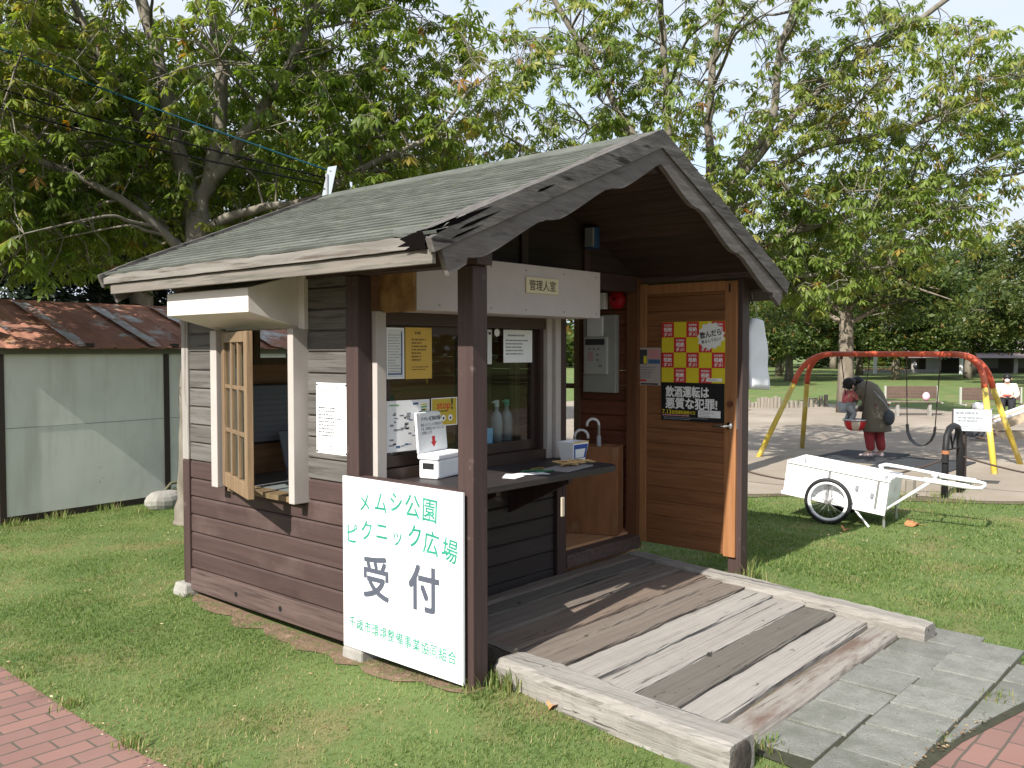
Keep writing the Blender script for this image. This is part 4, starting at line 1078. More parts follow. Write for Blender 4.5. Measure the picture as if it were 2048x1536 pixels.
# white coat hanging under the right eaves behind the post
ct = thing('hanging_coat', 'white coat hanging under the eaves beside the right front post', 'coat', (2.95, .05, 1.35))
b = MB(); rr = random.Random(6); rings = []
for i in range(15):
    t = i / 14; z = 1.845 - .49 * t; w = .075 + .075 * min(1, t * 3.5) + .03 * t; d_ = .035 + .03 * t; ring = []
    for j in range(28):
        a = 2 * math.pi * j / 28; f = 1 + .10 * t * math.sin(5 * a + 1.0) + .05 * t * math.sin(9 * a)
        ring.append(V((2.955 + w * math.cos(a) * f, .055 + d_ * math.sin(a) * f + .004 * math.sin(z * 30), z - .012 * math.cos(a))))
    rings.append(ring)
b.loft(rings); part('cloth', b, flat('white_cotton', (.74, .75, .78), .8), ct, smooth=True)
b = MB().tube([(2.955, .055, 1.84), (2.955, .055, 1.90), (2.94, .055, 1.94), (2.90, .05, 1.97), (2.87, .05, 2.03)], .003, 6); part('hanger', b, m_steel, ct)

# mast bracket and cables at the far end of the ridge
mk = thing('cable_bracket', 'leaning pale metal plate at the back end of the roof ridge', 'bracket', (1.28, 2.75, 2.82))
b = MB().obox((1.288, 2.76, 2.93), (.024, -.024, .006), (.003, .003, 0), (.018, -.014, .11)); part('plate', b, flat('pale_zinc', (.36, .40, .44), .5), mk)
b = MB().tube([(1.27, 2.77, 2.82), (1.27, 2.77, 2.98)], .012, 8); part('stem', b, m_steel, mk)
m_cable = flat('matt_black_cable', (.006, .006, .007), .95, spec=0.0)
def cable(pa, pb, sag, r, mat_, lab, grp=None):
    pa, pb = V(pa), V(pb); P = [pa.lerp(pb, i / 24) - V((0, 0, sag * math.sin(math.pi * i / 24))) for i in range(25)]
    solo('overhead_cable', MB().tube(P, r, 6), mat_, lab, 'cable', tuple(pa), 'cables to the roof bracket', smooth=True)
def ext(q, k): a = V((1.27, 2.77, 2.98)); return a + (V(q) - a) * k
cable((1.30, 2.75, 3.00), ext((-.28, 4.87, 4.05), 1.7), .06, .0065, flat('blue_cable_sheath', (.010, .045, .065), .9, spec=0.05), 'blue cable running up through the trees from the roof bracket')
cable((1.26, 2.77, 2.95), ext((-.28, 4.87, 3.80), 1.7), .10, .0065, m_cable, 'upper black cable running through the trees from the roof bracket')
cable((1.22, 2.77, 2.90), ext((-.28, 4.87, 3.70), 1.7), .12, .0065, m_cable, 'lower black cable running through the trees from the roof bracket')

# ------------------------------------------------------------------ leaves and trees (vectorised)
def np_obj(name, verts, tris, mat, parent=None, tint=None, base=None):
    me = bpy.data.meshes.new(name)
    verts = np.asarray(verts, dtype=np.float32)
    if base is None and parent is not None: base = parent_base(parent)
    if base is not None: verts = verts - np.array(base, dtype=np.float32)
    tris = np.asarray(tris, dtype=np.int32)
    nv, nf = len(verts), len(tris)
    k = tris.shape[1]
    me.vertices.add(nv); me.vertices.foreach_set('co', verts.ravel())
    me.loops.add(nf * k); me.loops.foreach_set('vertex_index', tris.ravel())
    me.polygons.add(nf); me.polygons.foreach_set('loop_start', np.arange(0, nf * k, k, dtype=np.int32)); me.polygons.foreach_set('loop_total', np.full(nf, k, dtype=np.int32))
    if tint is not None:
        a = me.attributes.new('tint', 'FLOAT', 'POINT'); a.data.foreach_set('value', np.asarray(tint, dtype=np.float32))
    me.update(calc_edges=True)
    me.materials.append(mat)
    o = bpy.data.objects.new(name, me); COL.objects.link(o)
    if parent is not None: o.parent = parent
    elif base is not None: o.location = base
    return o

def unit(a): return a / np.maximum(np.linalg.norm(a, axis=-1, keepdims=True), 1e-9)

def palmate(centres, outward, size, rng, nl=6, droop=.55):
    """hand-shaped leaves of several drooping leaflets: returns verts, tris, leaf index per vert"""
    N = len(centres)
    up = np.tile([0, 0, 1.0], (N, 1)) + rng.normal(0, .38, (N, 3)); up = unit(up)
    ou = outward + rng.normal(0, .5, (N, 3)); ou = unit(ou - up * np.sum(ou * up, 1, keepdims=True)); sd_ = np.cross(up, ou)
    sz = size * rng.uniform(.65, 1.15, N)
    vs, fs, idx = [], [], []
    off = 0
    tmpl_t = np.array([0, .62, 1.0, .62, .60]); tmpl_w = np.array([0, .17, 0, -.17, 0]); tmpl_h = np.array([0, -.03, -.06, -.03, .035])
    for j in range(nl):
        ang = (j - (nl - 1) / 2) / nl * 2 * math.pi * .86
        ln = (1 - .33 * abs(ang) / math.pi) * rng.uniform(.85, 1.1, N)
        a = ang + rng.normal(0, .10, N); dr = droop + rng.normal(0, .22, N)
        d = (ou * np.cos(a)[:, None] + sd_ * np.sin(a)[:, None])
        ax = unit(d * np.cos(dr)[:, None] - up * np.sin(dr)[:, None]); wv = unit(np.cross(up, d)); nv = np.cross(ax, wv)
        rows = []
        for t, w, h in zip(tmpl_t, tmpl_w, tmpl_h):
            curl = -(t ** 2) * .20
            rows.append(centres + sz[:, None] * ln[:, None] * (ax * t + wv * w + nv * h) + sz[:, None] * np.array([0, 0, 1.0]) * curl)
        P = np.stack(rows, 1).reshape(-1, 3); vs.append(P)
        base = off + np.arange(N) * 5
        fs.append(np.stack([np.stack([base, base + 1, base + 4], 1), np.stack([base + 1, base + 2, base + 4], 1), np.stack([base + 2, base + 3, base + 4], 1), np.stack([base + 3, base, base + 4], 1)], 1).reshape(-1, 3))
        idx.append(np.repeat(np.arange(N), 5)); off += N * 5
    return np.concatenate(vs), np.concatenate(fs), np.concatenate(idx)

GREENS = [(0.0, (0.078, 0.130, 0.023)), (0.30, (0.125, 0.182, 0.033)), (0.62, (0.17, 0.225, 0.045)), (0.84, (0.27, 0.285, 0.065)), (0.93, (0.27, 0.19, 0.042)), (1.0, (0.30, 0.12, 0.03))]
m_leaf = leafmat('chestnut_leaf', GREENS, .54)
m_leaf2 = leafmat('pale_chestnut_leaf', [(p, (c[0] * 1.15, c[1] * 1.12, c[2] * 1.3)) for p, c in GREENS], .48)

def big_tree(name, label, limbs, blobs, nsub, ntwig, per, size, seed, lmat, base, dark=.0, gap=.0):
    """limbs: (points, radii); blobs: (centre, radii, weight) ellipsoids that the crown fills"""
    rng = np.random.default_rng(seed); rr_ = random.Random(seed)
    root = thing(name, label, 'tree', base)
    tb = MB(); nodes, nrad = [], []
    def addnodes(P, R):
        for p, r in zip(P, R): nodes.append(V(p)); nrad.append(r)
    def smooth(P, R, k=5):
        P = [V(p) for p in P]; out_, ro = [], []
        for i in range(len(P) - 1):
            p0, p1, p2, p3 = P[max(i - 1, 0)], P[i], P[i + 1], P[min(i + 2, len(P) - 1)]
            for j in range(k):
                t = j / k
                out_.append(.5 * ((2 * p1) + (p2 - p0) * t + (2 * p0 - 5 * p1 + 4 * p2 - p3) * t * t + (3 * p1 - p0 - 3 * p2 + p3) * t ** 3)); ro.append(R[i] + (R[i + 1] - R[i]) * t)
        out_.append(P[-1]); ro.append(R[-1]); return out_, ro
    for li, (P, R) in enumerate(limbs):
        P2, R2 = smooth(P, R); P2 = [p + V((rr_.gauss(0, .008), rr_.gauss(0, .008), rr_.gauss(0, .008))) * (min(R2[i], .06) / .08 + .3) for i, p in enumerate(P2)]
        tb.tube(P2, R2, 11 if R2[0] > .08 else 8)
        if li == 0: addnodes(P2[int(len(P2) * .6):], R2[int(len(P2) * .6):])
        else: addnodes(P2[2:], R2[2:])
    wts = np.array([q[2] for q in blobs], float); wts /= wts.sum()
    def sample(n):
        out_ = []
        while len(out_) < n:
            c, r, _ = blobs[rng.choice(len(blobs), p=wts)]
            p = rng.normal(0, 1, 3); p /= np.linalg.norm(p); p *= rng.uniform(.25, 1) ** .6
            q = np.array(c) + p * np.array(r)
            if gap and math.sin(q[0] * 2.3 + seed) + math.sin(q[1] * 2.1 + 1.3 * seed) + math.sin(q[2] * 2.7) > 3 - gap * 3: continue
            out_.append(q)
        return out_
    def kd():
        t = kdtree.KDTree(len(nodes))
        for i, p in enumerate(nodes): t.insert(p, i)
        t.balance(); return t
    T = kd()
    for q in sample(nsub):
        q = V(q); best = None
        for co, i, d in T.find_n(q, 14):
            sc = d + max(0, co.z - q.z + .1) * 1.6
            if best is None or sc < best[0]: best = (sc, i)
        i = best[1]; a = nodes[i]; d = q - a
        if d.length < .15: continue
        mid = a.lerp(q, .5) + V((rr_.gauss(0, .08), rr_.gauss(0, .08), .10 * d.length))
        r0 = min(nrad[i] * .5, .008 + .009 * d.length)
        P2, R2 = smooth([a, a.lerp(mid, .55), mid, q], [r0, r0 * .85, r0 * .65, .006], 4)
        tb.tube(P2, R2, 6, cap=False); addnodes(P2[3:], R2[3:])
    T = kd()
    tips, outs = [], []
    for q in sample(ntwig):
        q = V(q); co, i, d = T.find(q)
        if d < .05: d = .05
        if d > 1.1: q = co + (q - co) * (1.1 / d)
        mid = co.lerp(q, .5) + V((rr_.gauss(0, .04), rr_.gauss(0, .04), .05))
        tb.tube([co, mid, q], [min(nrad[i] * .6, .008), .006, .0035], 5, cap=False)
        dv = (q - co); dv = dv.normalized() if dv.length > 1e-6 else V((0, 0, 1))
        for k in range(per):
            t = rr_.uniform(.35, 1.0) if k else 1.0
            c = co.lerp(q, t) if t < 1 else q
            w = dv + V((rr_.gauss(0, .8), rr_.gauss(0, .8), rr_.gauss(0.15, .35))); w.normalize()
            pl = rr_.uniform(.05, .16); e_ = c + w * pl
            tb.tube([c, e_], .0025, 3, cap=False)
            tips.append(e_); outs.append(w)
    part('trunk', tb, m_bark, root, smooth=True)
    C_ = np.array([tuple(p) for p in tips]); O_ = np.array([tuple(p) for p in outs])
    vs, fs, ix = palmate(C_, O_, size, rng, 6)
    cl = .5 + .22 * np.sin(C_[:, 0] * 1.7 + seed) * np.sin(C_[:, 2] * 1.9 + 2 * seed)
    tv = np.clip(cl + rng.normal(0, .16, len(C_)) - dark, 0, .86); hot = rng.random(len(C_)) < .028; tv[hot] = rng.uniform(.84, 1, hot.sum())
    np_obj('crown', vs, fs, lmat, root, tint=tv[ix])
    return root

# the two chestnut trees behind the hut
big_tree('chestnut_tree', 'broad leafy chestnut tree with a forked trunk rising behind the left end of the hut', [
    ([(1.33, 5.02, -.05), (1.345, 5.0, .35), (1.36, 5.0, 1.2), (1.39, 4.97, 2.3), (1.41, 4.94, 2.9)], [.155, .118, .108, .108, .11]),
    ([(1.40, 4.94, 2.8), (1.34, 5.05, 3.3), (1.27, 5.15, 3.8), (1.20, 5.3, 4.5), (1.1, 5.5, 5.3), (1.0, 5.6, 6.6), (.9, 5.7, 7.8)], [.09, .078, .072, .064, .052, .04, .015]),
    ([(1.40, 4.94, 2.85), (1.55, 4.85, 3.5), (1.60, 4.8, 4.3), (1.56, 4.88, 5.0), (1.7, 4.8, 6.2), (1.75, 4.8, 7.6)], [.082, .068, .062, .054, .04, .015]),
    ([(1.28, 5.13, 3.5), (1.02, 5.45, 3.95), (.82, 5.68, 4.45), (.62, 5.9, 5.1), (.3, 6.2, 6.2)], [.056, .048, .04, .032, .015]),
    ([(1.33, 5.0, 2.5), (1.08, 5.25, 2.95), (.7, 5.75, 3.4), (.35, 6.15, 3.72), (-.2, 6.6, 4.2), (-.6, 7.0, 4.8)], [.058, .046, .038, .03, .022, .01]),
    ([(1.40, 4.94, 2.75), (1.75, 4.55, 2.95), (2.1, 4.1, 3.05), (2.5, 3.75, 3.38), (3.0, 3.4, 3.7), (3.4, 3.3, 4.2)], [.055, .042, .036, .03, .022, .012]),
    ([(1.50, 4.88, 3.2), (1.75, 4.6, 3.7), (1.98, 4.38, 4.2), (2.25, 4.1, 5.0), (2.7, 3.9, 6.1), (3.0, 3.8, 7)], [.065, .055, .05, .04, .03, .015]),
    ([(1.36, 4.95, 2.4), (1.0, 4.9, 2.75), (.5, 5.1, 3.1), (-.1, 5.2, 3.3), (-.7, 5.5, 3.6)], [.05, .04, .035, .025, .012]),
    ([(1.38, 4.97, 2.6), (1.7, 5.6, 3.2), (2.3, 6.2, 3.9), (3.0, 6.8, 4.8)], [.07, .055, .04, .02])],
    [((1.3, 5.2, 5.2), (2.9, 2.0, 2.3), 3.2), ((-.3, 6.0, 4.0), (1.7, 1.4, 1.6), 1.6), ((3.0, 4.2, 4.5), (1.5, 1.5, 1.5), 1.2), ((.9, 5.9, 3.5), (2.0, 1.2, .95), 1.3), ((2.6, 4.0, 3.6), (1.2, .8, .7), .55), ((.2, 5.7, 2.65), (1.1, .9, .5), .35), ((.3, 7.2, 3.2), (2.0, 1.0, 1.0), .7), ((1.9, 5.4, 2.9), (1.2, .9, .6), .5)],
    230, 2500, 5, .120, 11, m_leaf, (1.34, 5.0, 0), -.03, .24)
big_tree('chestnut_tree', 'airy spreading chestnut tree with several pale upright stems behind the hut gable', [
    ([(7.12, 2.7, -.05), (7.13, 2.69, .8), (7.16, 2.67, 1.6), (7.22, 2.66, 3.0)], [.19, .15, .135, .13]),
    ([(7.18, 2.68, 2.7), (7.08, 2.85, 3.3), (6.84, 3.15, 4.0), (6.83, 3.2, 5.1), (6.82, 3.3, 6.1), (6.7, 3.3, 8)], [.075, .062, .055, .048, .038, .015]),
    ([(7.22, 2.66, 2.9), (7.22, 2.76, 3.6), (7.2, 2.8, 4.5), (7.25, 2.76, 5.4), (7.3, 2.72, 6.1), (7.3, 2.7, 8)], [.072, .06, .052, .045, .036, .015]),
    ([(7.22, 2.66, 2.9), (7.42, 2.49, 3.9), (7.69, 2.2, 4.5), (7.8, 2.15, 5.4), (7.94, 2.0, 6.1), (8.1, 1.9, 7.8)], [.075, .062, .052, .045, .036, .015]),
    ([(7.42, 2.49, 3.8), (7.95, 1.93, 4.7), (8.6, 1.25, 5.45), (9.25, .55, 6.1), (9.9, 0, 7)], [.056, .048, .04, .032, .015]),
    ([(7.3, 2.6, 3.3), (7.95, 1.93, 4.12), (8.75, 1.0, 4.4), (9.6, .06, 4.9), (10.3, -.6, 5.2)], [.05, .04, .032, .022, .01]),
    ([(7.2, 2.67, 2.6), (7.7, 2.13, 3.05), (8.5, 1.2, 3.42), (9.2, .5, 3.68), (9.9, -.2, 3.9)], [.065, .05, .04, .028, .012]),
    ([(7.15, 2.7, 2.2), (7.6, 2.2, 2.5), (8.1, 1.7, 2.6), (8.7, 1.1, 2.7)], [.045, .035, .025, .012]),
    ([(7.1, 2.8, 3.2), (6.6, 3.43, 4.2), (6.29, 3.85, 5.1), (5.9, 4.3, 6.1), (5.5, 4.7, 7.2)], [.07, .055, .045, .035, .015]),
    ([(7.15, 2.75, 2.8), (6.5, 3.5, 3.5), (5.9, 4.1, 3.9), (5.3, 4.6, 4.3)], [.06, .045, .03, .012])],
    [((7.2, 2.7, 5.6), (2.2, 2.2, 2.2), 2.2), ((8.9, .9, 4.6), (1.7, 1.6, 1.25), 1.7), ((8.6, 1.2, 3.2), (1.5, 1.4, .7), 1.15), ((5.9, 4.2, 4.6), (1.5, 1.3, 1.5), 1.15), ((7.4, 2.4, 3.4), (1.2, 1.1, .8), .8), ((10.0, -.4, 4.5), (1.0, 1.0, 1.1), .5), ((8.0, 1.9, 2.5), (.8, .7, .35), .3)],
    230, 1750, 5, .118, 23, m_leaf2, (7.12, 2.7, 0), -.02, .28)

# generic background trees: clusters of leaf-sized faces
def crown_cards(blobs, n, size, rng, flat_=.6, clump=60, spread=.33):
    w = np.array([b_[2] for b_ in blobs], float); w /= w.sum()
    nc = max(1, n // clump); ch = rng.choice(len(blobs), nc, p=w)
    C0 = np.array([blobs[i][0] for i in ch], float); R0 = np.array([blobs[i][1] for i in ch], float)
    p = unit(rng.normal(0, 1, (nc, 3))) * (rng.uniform(.35, 1, (nc, 1)) ** .5)
    cc = C0 + p * R0
    C_ = np.repeat(cc, clump, 0) + unit(rng.normal(0, 1, (nc * clump, 3))) * rng.uniform(0, 1, (nc * clump, 1)) ** .5 * spread * np.array([1.2, 1.2, .7])
    ct_ = np.repeat(rng.normal(.45, .15, nc), clump)
    N = len(C_)
    nrm = unit(np.tile([0, 0, flat_], (N, 1)) + rng.normal(0, .6, (N, 3))); a = unit(np.cross(nrm, rng.normal(0, 1, (N, 3)))); b_ = np.cross(nrm, a)
    s_ = size * rng.uniform(.6, 1.25, N)[:, None]
    vs = np.stack([C_ - a * s_, C_ + b_ * s_ * .42 - nrm * s_ * .1, C_ + a * s_, C_ - b_ * s_ * .42 - nrm * s_ * .1], 1).reshape(-1, 3)
    fs = np.arange(N * 4).reshape(-1, 4)
    tint = np.clip(ct_ + rng.normal(0, .13, N), 0, .9); hot = rng.random(N) < .04; tint[hot] = rng.uniform(.8, 1, hot.sum())
    return vs, fs, np.repeat(tint, 4)

m_far = leafmat('background_leaf', [(0.0, (0.022, 0.040, 0.010)), (0.45, (0.05, 0.082, 0.017)), (0.75, (0.10, 0.125, 0.028)), (0.9, (0.17, 0.15, 0.035)), (1.0, (0.24, 0.12, 0.03))], .35)
m_farl = leafmat('pale_background_leaf', [(0.0, (0.04, 0.06, 0.02)), (0.5, (0.085, 0.115, 0.032)), (0.8, (0.14, 0.15, 0.045)), (1.0, (0.22, 0.15, 0.05))], .35)
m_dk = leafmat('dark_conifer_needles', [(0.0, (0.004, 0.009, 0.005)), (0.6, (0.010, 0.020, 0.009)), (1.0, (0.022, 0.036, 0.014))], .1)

def far_tree(name, label, base, h, trunk_r, trunk_h, blobs, n, size, seed, mat_, group=None, spread=.33, lean=0.0):
    rng = np.random.default_rng(seed); rr_ = random.Random(seed); base = V(base)
    root = thing(name, label, 'tree', base, group)
    tb = MB(); top = V((lean * h * .3, 0, h * .8))
    P = [V((0, 0, -.1)), V((.01, 0, trunk_h * .5)), V((lean * trunk_h * .4, 0, trunk_h)), top.lerp(V((lean * trunk_h * .4, 0, trunk_h)), .5) + V((rr_.gauss(0, .15), rr_.gauss(0, .15), 0)), top]
    tb.tube([base + p for p in P], [trunk_r * 1.25, trunk_r, trunk_r * .9, trunk_r * .5, trunk_r * .1], 9)
    for c, r, _ in blobs:
        for k in range(5):
            q = V(c) + V((rr_.uniform(-.8, .8) * r[0], rr_.uniform(-.8, .8) * r[1], rr_.uniform(-.5, .7) * r[2])); a = P[2].lerp(top, rr_.uniform(0, .7))
            tb.tube([base + a, base + a.lerp(q, .5) + V((0, 0, .1 * h * .2)), base + q], [trunk_r * .4, trunk_r * .22, trunk_r * .05], 5, cap=False)
    part('trunk', tb, m_barkfar, root, smooth=True)
    vs, fs, tint = crown_cards([(tuple(base + V(c)), r, w) for c, r, w in blobs], n, size, rng, spread=spread)
    np_obj('crown', vs, fs, mat_, root, tint=tint)
    return root

def copytree(root, loc, rz, sc, label):
    r = root.copy(); COL.objects.link(r); r.location = loc; r.rotation_euler = (0, 0, rz); r.scale = sc; r['label'] = label
    for ch in root.children:
        c = ch.copy(); COL.objects.link(c); c.parent = r
    return r

# the tree beyond the swings
far_tree('park_tree', 'pale trunked olive crowned tree at the edge of the sand beyond the swings', (20.6, 6.15, 0), 6.2, .20, 2.3,
         [((-.2, .3, 4.0), (2.3, 2.4, 1.3), 2.2), ((-.2, 1.4, 3.2), (1.3, 1.0, .9), .9), ((.3, -1.3, 3.3), (1.5, 1.2, .9), 1.0), ((0, 0, 5.3), (1.7, 1.8, 1.0), 1.0), ((-.3, -2.3, 3.0), (.9, .9, .5), .35)], 17000, .085, 31, m_far, spread=.40)
tA = far_tree('park_tree', 'rounded yellow green tree standing in front of the far pavilion', (46, 6.2, 0), 8.5, .22, 2.2,
              [((0, 0, 4.6), (3.0, 3.0, 1.9), 2), ((0, 2.0, 3.2), (1.8, 1.7, 1.0), 1), ((.4, -2.1, 3.2), (1.8, 1.7, 1.0), 1), ((0, 0, 6.7), (2.0, 2.0, 1.4), 1), ((-.6, 0, 2.9), (1.7, 1.5, .7), .6)], 21000, .135, 41, m_farl, 'trees across the far lawn', spread=.55)
tB = far_tree('park_tree', 'dense mid green tree at the far end of the lawn seen above the swing frame', (50, 14.5, 0), 8.5, .22, 1.7,
              [((0, 0, 4.2), (3.0, 3.0, 2.1), 2), ((0, 2.2, 2.7), (1.8, 1.7, 1.2), 1), ((0, -2.2, 2.7), (1.8, 1.7, 1.2), 1), ((0, 0, 6.4), (1.9, 1.9, 1.4), .8), ((-.8, 0, 2.2), (1.8, 1.8, .8), .8)], 22000, .135, 42, m_far, 'trees across the far lawn', spread=.55)
rr = random.Random(77)
spots = [(tA, 40, 3.5, 1.0, 'leaning yellow green tree right of the far pavilion at the edge of view'), (tB, 58, 19.5, 1.05, 'mid green tree far behind the pale trunk beyond the swings'), (tB, 52, 22.5, .95, 'mid green far tree left of the pale trunk beyond the swings'),
         (tB, 62, 27, 1.15, 'far green tree just right of the hut eaves'), (tB, 48, 26, .9, 'low green tree far behind the log palisade'), (tA, 64, 14.0, 1.1, 'tall pale green tree behind the far pavilion'), (tB, 36, 17.5, .8, 'dark green tree in the shade behind the hanging coat'), (tB, 44, 18.2, .95, 'mid green tree directly behind the yellow left legs of the swing frame'), (tB, 56, 12.2, 1.0, 'mid green tree above the middle of the swing bar left of the pavilion roof'), (tA, 38, 1.6, .95, 'yellow green tree overhanging the right edge above the slide'),
         (tA, 84, 22, 1.3, 'yellow green tree far behind the white pole'), (tB, 80, 30, 1.5, 'large far tree behind the low hedge'), (tA, 78, 8.5, 1.35, 'pale tree behind the right end of the pavilion'), (tB, 30, 18, .62, 'small shaded tree beyond the palisade beside the hut post')]
for t_, x, y, s_, lab in spots:
    copytree(t_, (x, y, 0), rr.uniform(0, 6.28), (s_, s_, s_ * rr.uniform(.9, 1.08)), lab)
# trees behind the left chestnut, closing the view
far_tree('park_tree', 'green broadleaf tree standing behind the shed and the left chestnut', (4.6, 12.6, 0), 8.5, .22, 2.6, [((0, 0, 5.0), (2.6, 2.0, 2.2), 2), ((-1.6, 0, 3.8), (1.5, 1.3, 1.0), 1), ((1.8, -.6, 4.4), (1.7, 1.5, 1.2), 1)], 13000, .095, 51, m_far, spread=.42)
far_tree('park_tree', 'taller broadleaf tree far behind the hut roof between the two chestnuts', (9.5, 11.5, 0), 9, .22, 2.6, [((0, 0, 4.6), (2.3, 2.0, 1.7), 2), ((-1.4, .4, 6.0), (1.8, 1.5, 1.2), 1), ((1.2, -.8, 3.6), (1.7, 1.4, 1.1), 1)], 11000, .095, 52, m_far, spread=.45)

def conifer(name, label, base, h, rad, n, seed):
    rng = np.random.default_rng(seed); base_ = np.array(base, float); root = thing(name, label, 'tree', base, 'dark conifers behind the shed')
    tb = MB().tube([V(base), V(base) + V((0, 0, h * .95))], [.16, .03], 8); part('trunk', tb, m_barkfar, root)
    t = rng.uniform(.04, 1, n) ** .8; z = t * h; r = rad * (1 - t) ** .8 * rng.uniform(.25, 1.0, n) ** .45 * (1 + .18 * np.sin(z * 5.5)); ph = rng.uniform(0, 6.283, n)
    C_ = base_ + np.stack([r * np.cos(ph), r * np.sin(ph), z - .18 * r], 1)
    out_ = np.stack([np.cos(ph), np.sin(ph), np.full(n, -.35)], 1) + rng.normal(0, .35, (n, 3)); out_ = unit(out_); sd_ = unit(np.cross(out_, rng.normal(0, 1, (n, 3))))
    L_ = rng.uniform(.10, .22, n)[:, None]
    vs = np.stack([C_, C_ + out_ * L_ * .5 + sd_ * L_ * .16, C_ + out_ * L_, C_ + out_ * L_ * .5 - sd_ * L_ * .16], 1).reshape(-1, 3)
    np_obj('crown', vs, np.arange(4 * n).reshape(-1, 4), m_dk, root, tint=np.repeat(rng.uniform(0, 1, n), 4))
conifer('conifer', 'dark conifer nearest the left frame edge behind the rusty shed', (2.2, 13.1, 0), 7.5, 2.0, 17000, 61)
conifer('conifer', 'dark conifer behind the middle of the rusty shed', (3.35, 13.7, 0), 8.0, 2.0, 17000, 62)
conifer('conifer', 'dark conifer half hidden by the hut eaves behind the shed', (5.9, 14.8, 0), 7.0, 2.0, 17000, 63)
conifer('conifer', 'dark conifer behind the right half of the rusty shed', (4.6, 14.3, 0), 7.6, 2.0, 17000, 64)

# ------------------------------------------------------------------ rusty shed on the left
SA = math.radians(5.3); sU = V((math.cos(SA), math.sin(SA), 0)); sN = V((math.sin(SA), -math.cos(SA), 0)); S0 = V((.12, 6.22, 0))
def sp(u, o, z): return S0 + sU * u + sN * o + V((0, 0, z))
def sbx(mb, u0, u1, o0, o1, z0, z1, m=0): mb.obox(sp((u0 + u1) / 2, (o0 + o1) / 2, (z0 + z1) / 2), sU * ((u1 - u0) / 2), sN * ((o1 - o0) / 2), V((0, 0, (z1 - z0) / 2)), m)
shed = thing('storage_shed', 'low grey panelled shed with a rusty corrugated metal roof left of the hut', 'shed', tuple(S0))
m_panel = M('grey_green_sheet_panel', (0.72, 0.73, 0.70), (0.65, 0.66, 0.63), scale=2.2, rough=.7, spots=[((0.56, 0.57, 0.54), 1.3, .55, .75), ((0.55, 0.54, 0.50), 2.5, .5, .8, (3, 3, .4)), ((0.22, 0.17, 0.11), 5, .68, .8)])
m_rusty = M('rusty_galvanised_sheet', (0.35, 0.165, 0.11), (0.24, 0.11, 0.078), scale=4, stretch=(1, 1, 1), rough=.85, bump=.3,
            spots=[((0.30, 0.155, 0.07), 5, .58, .70), ((0.42, 0.43, 0.43), 2.6, .56, .66), ((0.10, 0.06, 0.05), 7, .66, .76)])
m_zinc = M('dull_zinc_strip', (0.45, 0.46, 0.47), (0.33, 0.33, 0.34), scale=5, rough=.6, spots=[((0.28, 0.12, 0.07), 3.2, .46, .6)])
m_darkpost = flat('dark_brown_steel_post', (0.045, 0.032, 0.028), .6)
for u0, u1 in ((.035, 1.68), (1.745, 3.35), (3.41, 4.95)):
    b = MB(); sbx(b, u0, u1, -.03, 0, .07, 1.60); w_ = part('wall', b, m_panel, shed)
    b = MB(); sbx(b, u0, u1, .0005, .003, .90, .905); part('seam', b, m_inkgrey, w_)
for u in (0, 1.71, 3.38, 4.98):
    b = MB(); sbx(b, u - .03, u + .03, -.05, .014, -.02, 1.62); part('post', b, m_darkpost, shed)
b = MB(); sbx(b, -.03, 5.01, -.05, -.004, -.02, .068); part('base_rail', b, m_darkpost, shed)
b = MB(); sbx(b, -.035, 5.0, -.02, .045, 1.60, 1.665); part('eaves_rail', b, flat('dull_olive_gutter', (.15, .15, .13), .6), shed)
b = MB(); sbx(b, -.03, 5.0, -2.2, -2.17, .0, 1.62); sbx(b, -.03, .0, -2.168, -.052, .0, 1.9); sbx(b, 4.98, 5.01, -2.168, -.052, .0, 1.9); part('wall', b, m_panel, shed)
rr = random.Random(21); EAV = 1.672
def roof_sheet(u0, u1, lift, mt, nm, drop=0.0):
    N = 7; b_ = MB(); rows = []
    for k in range(N + 1):
        t = k / N; o = .17 - 1.27 * t; z = EAV + (2.135 - EAV) * t + lift
        if k == 0: z -= .012
        row = []
        M_ = max(3, int((u1 - u0) / .05))
        for j in range(M_ + 1):
            u = u0 + (u1 - u0) * j / M_
            rb = .016 if (j % 6 == 0) else 0
            row.append(sp(u + rr.uniform(-.004, .004), o + (drop * math.sin(j * 1.7) if k == 0 else 0), z + rb + rr.uniform(-.004, .004)))
        rows.append(row)
    n_ = len(rows[0]); vs = [p for r in rows for p in r]
    b_.add(vs, [(i * n_ + j, i * n_ + j + 1, (i + 1) * n_ + j + 1, (i + 1) * n_ + j) for i in range(N) for j in range(n_ - 1)])
    o_ = part(nm, b_, mt, shed); s_ = o_.modifiers.new('solid', 'SOLIDIFY'); s_.thickness = .006; return o_
roof_sheet(-.16, 5.1, 0, m_rusty, 'roof', .03)
for u in (.62, 1.42, 2.2, 3.0, 3.8): roof_sheet(u, u + .15, .022, m_zinc, 'lap_strip', .01)
b = MB(); b.prism([sp(-.18, -1.02, 2.10), sp(-.18, -1.10, 2.175), sp(-.18, -1.18, 2.10)], sU * 5.3); part('ridge', b, m_rusty, shed)
b = MB(); b.prism([sp(-.16, -1.12, 2.12), sp(-.16, -2.36, 1.66), sp(-.16, -2.36, 1.65), sp(-.16, -1.12, 2.11)], sU * 5.26); part('rear_roof', b, m_rusty, shed)
b = MB()
for u in (.78, 1.72): b.obox(sp(u, .15, 1.69), sU * .035, sN * .03, V((0, 0, .02)))
part('rust_bracket', b, m_darkpost, shed)

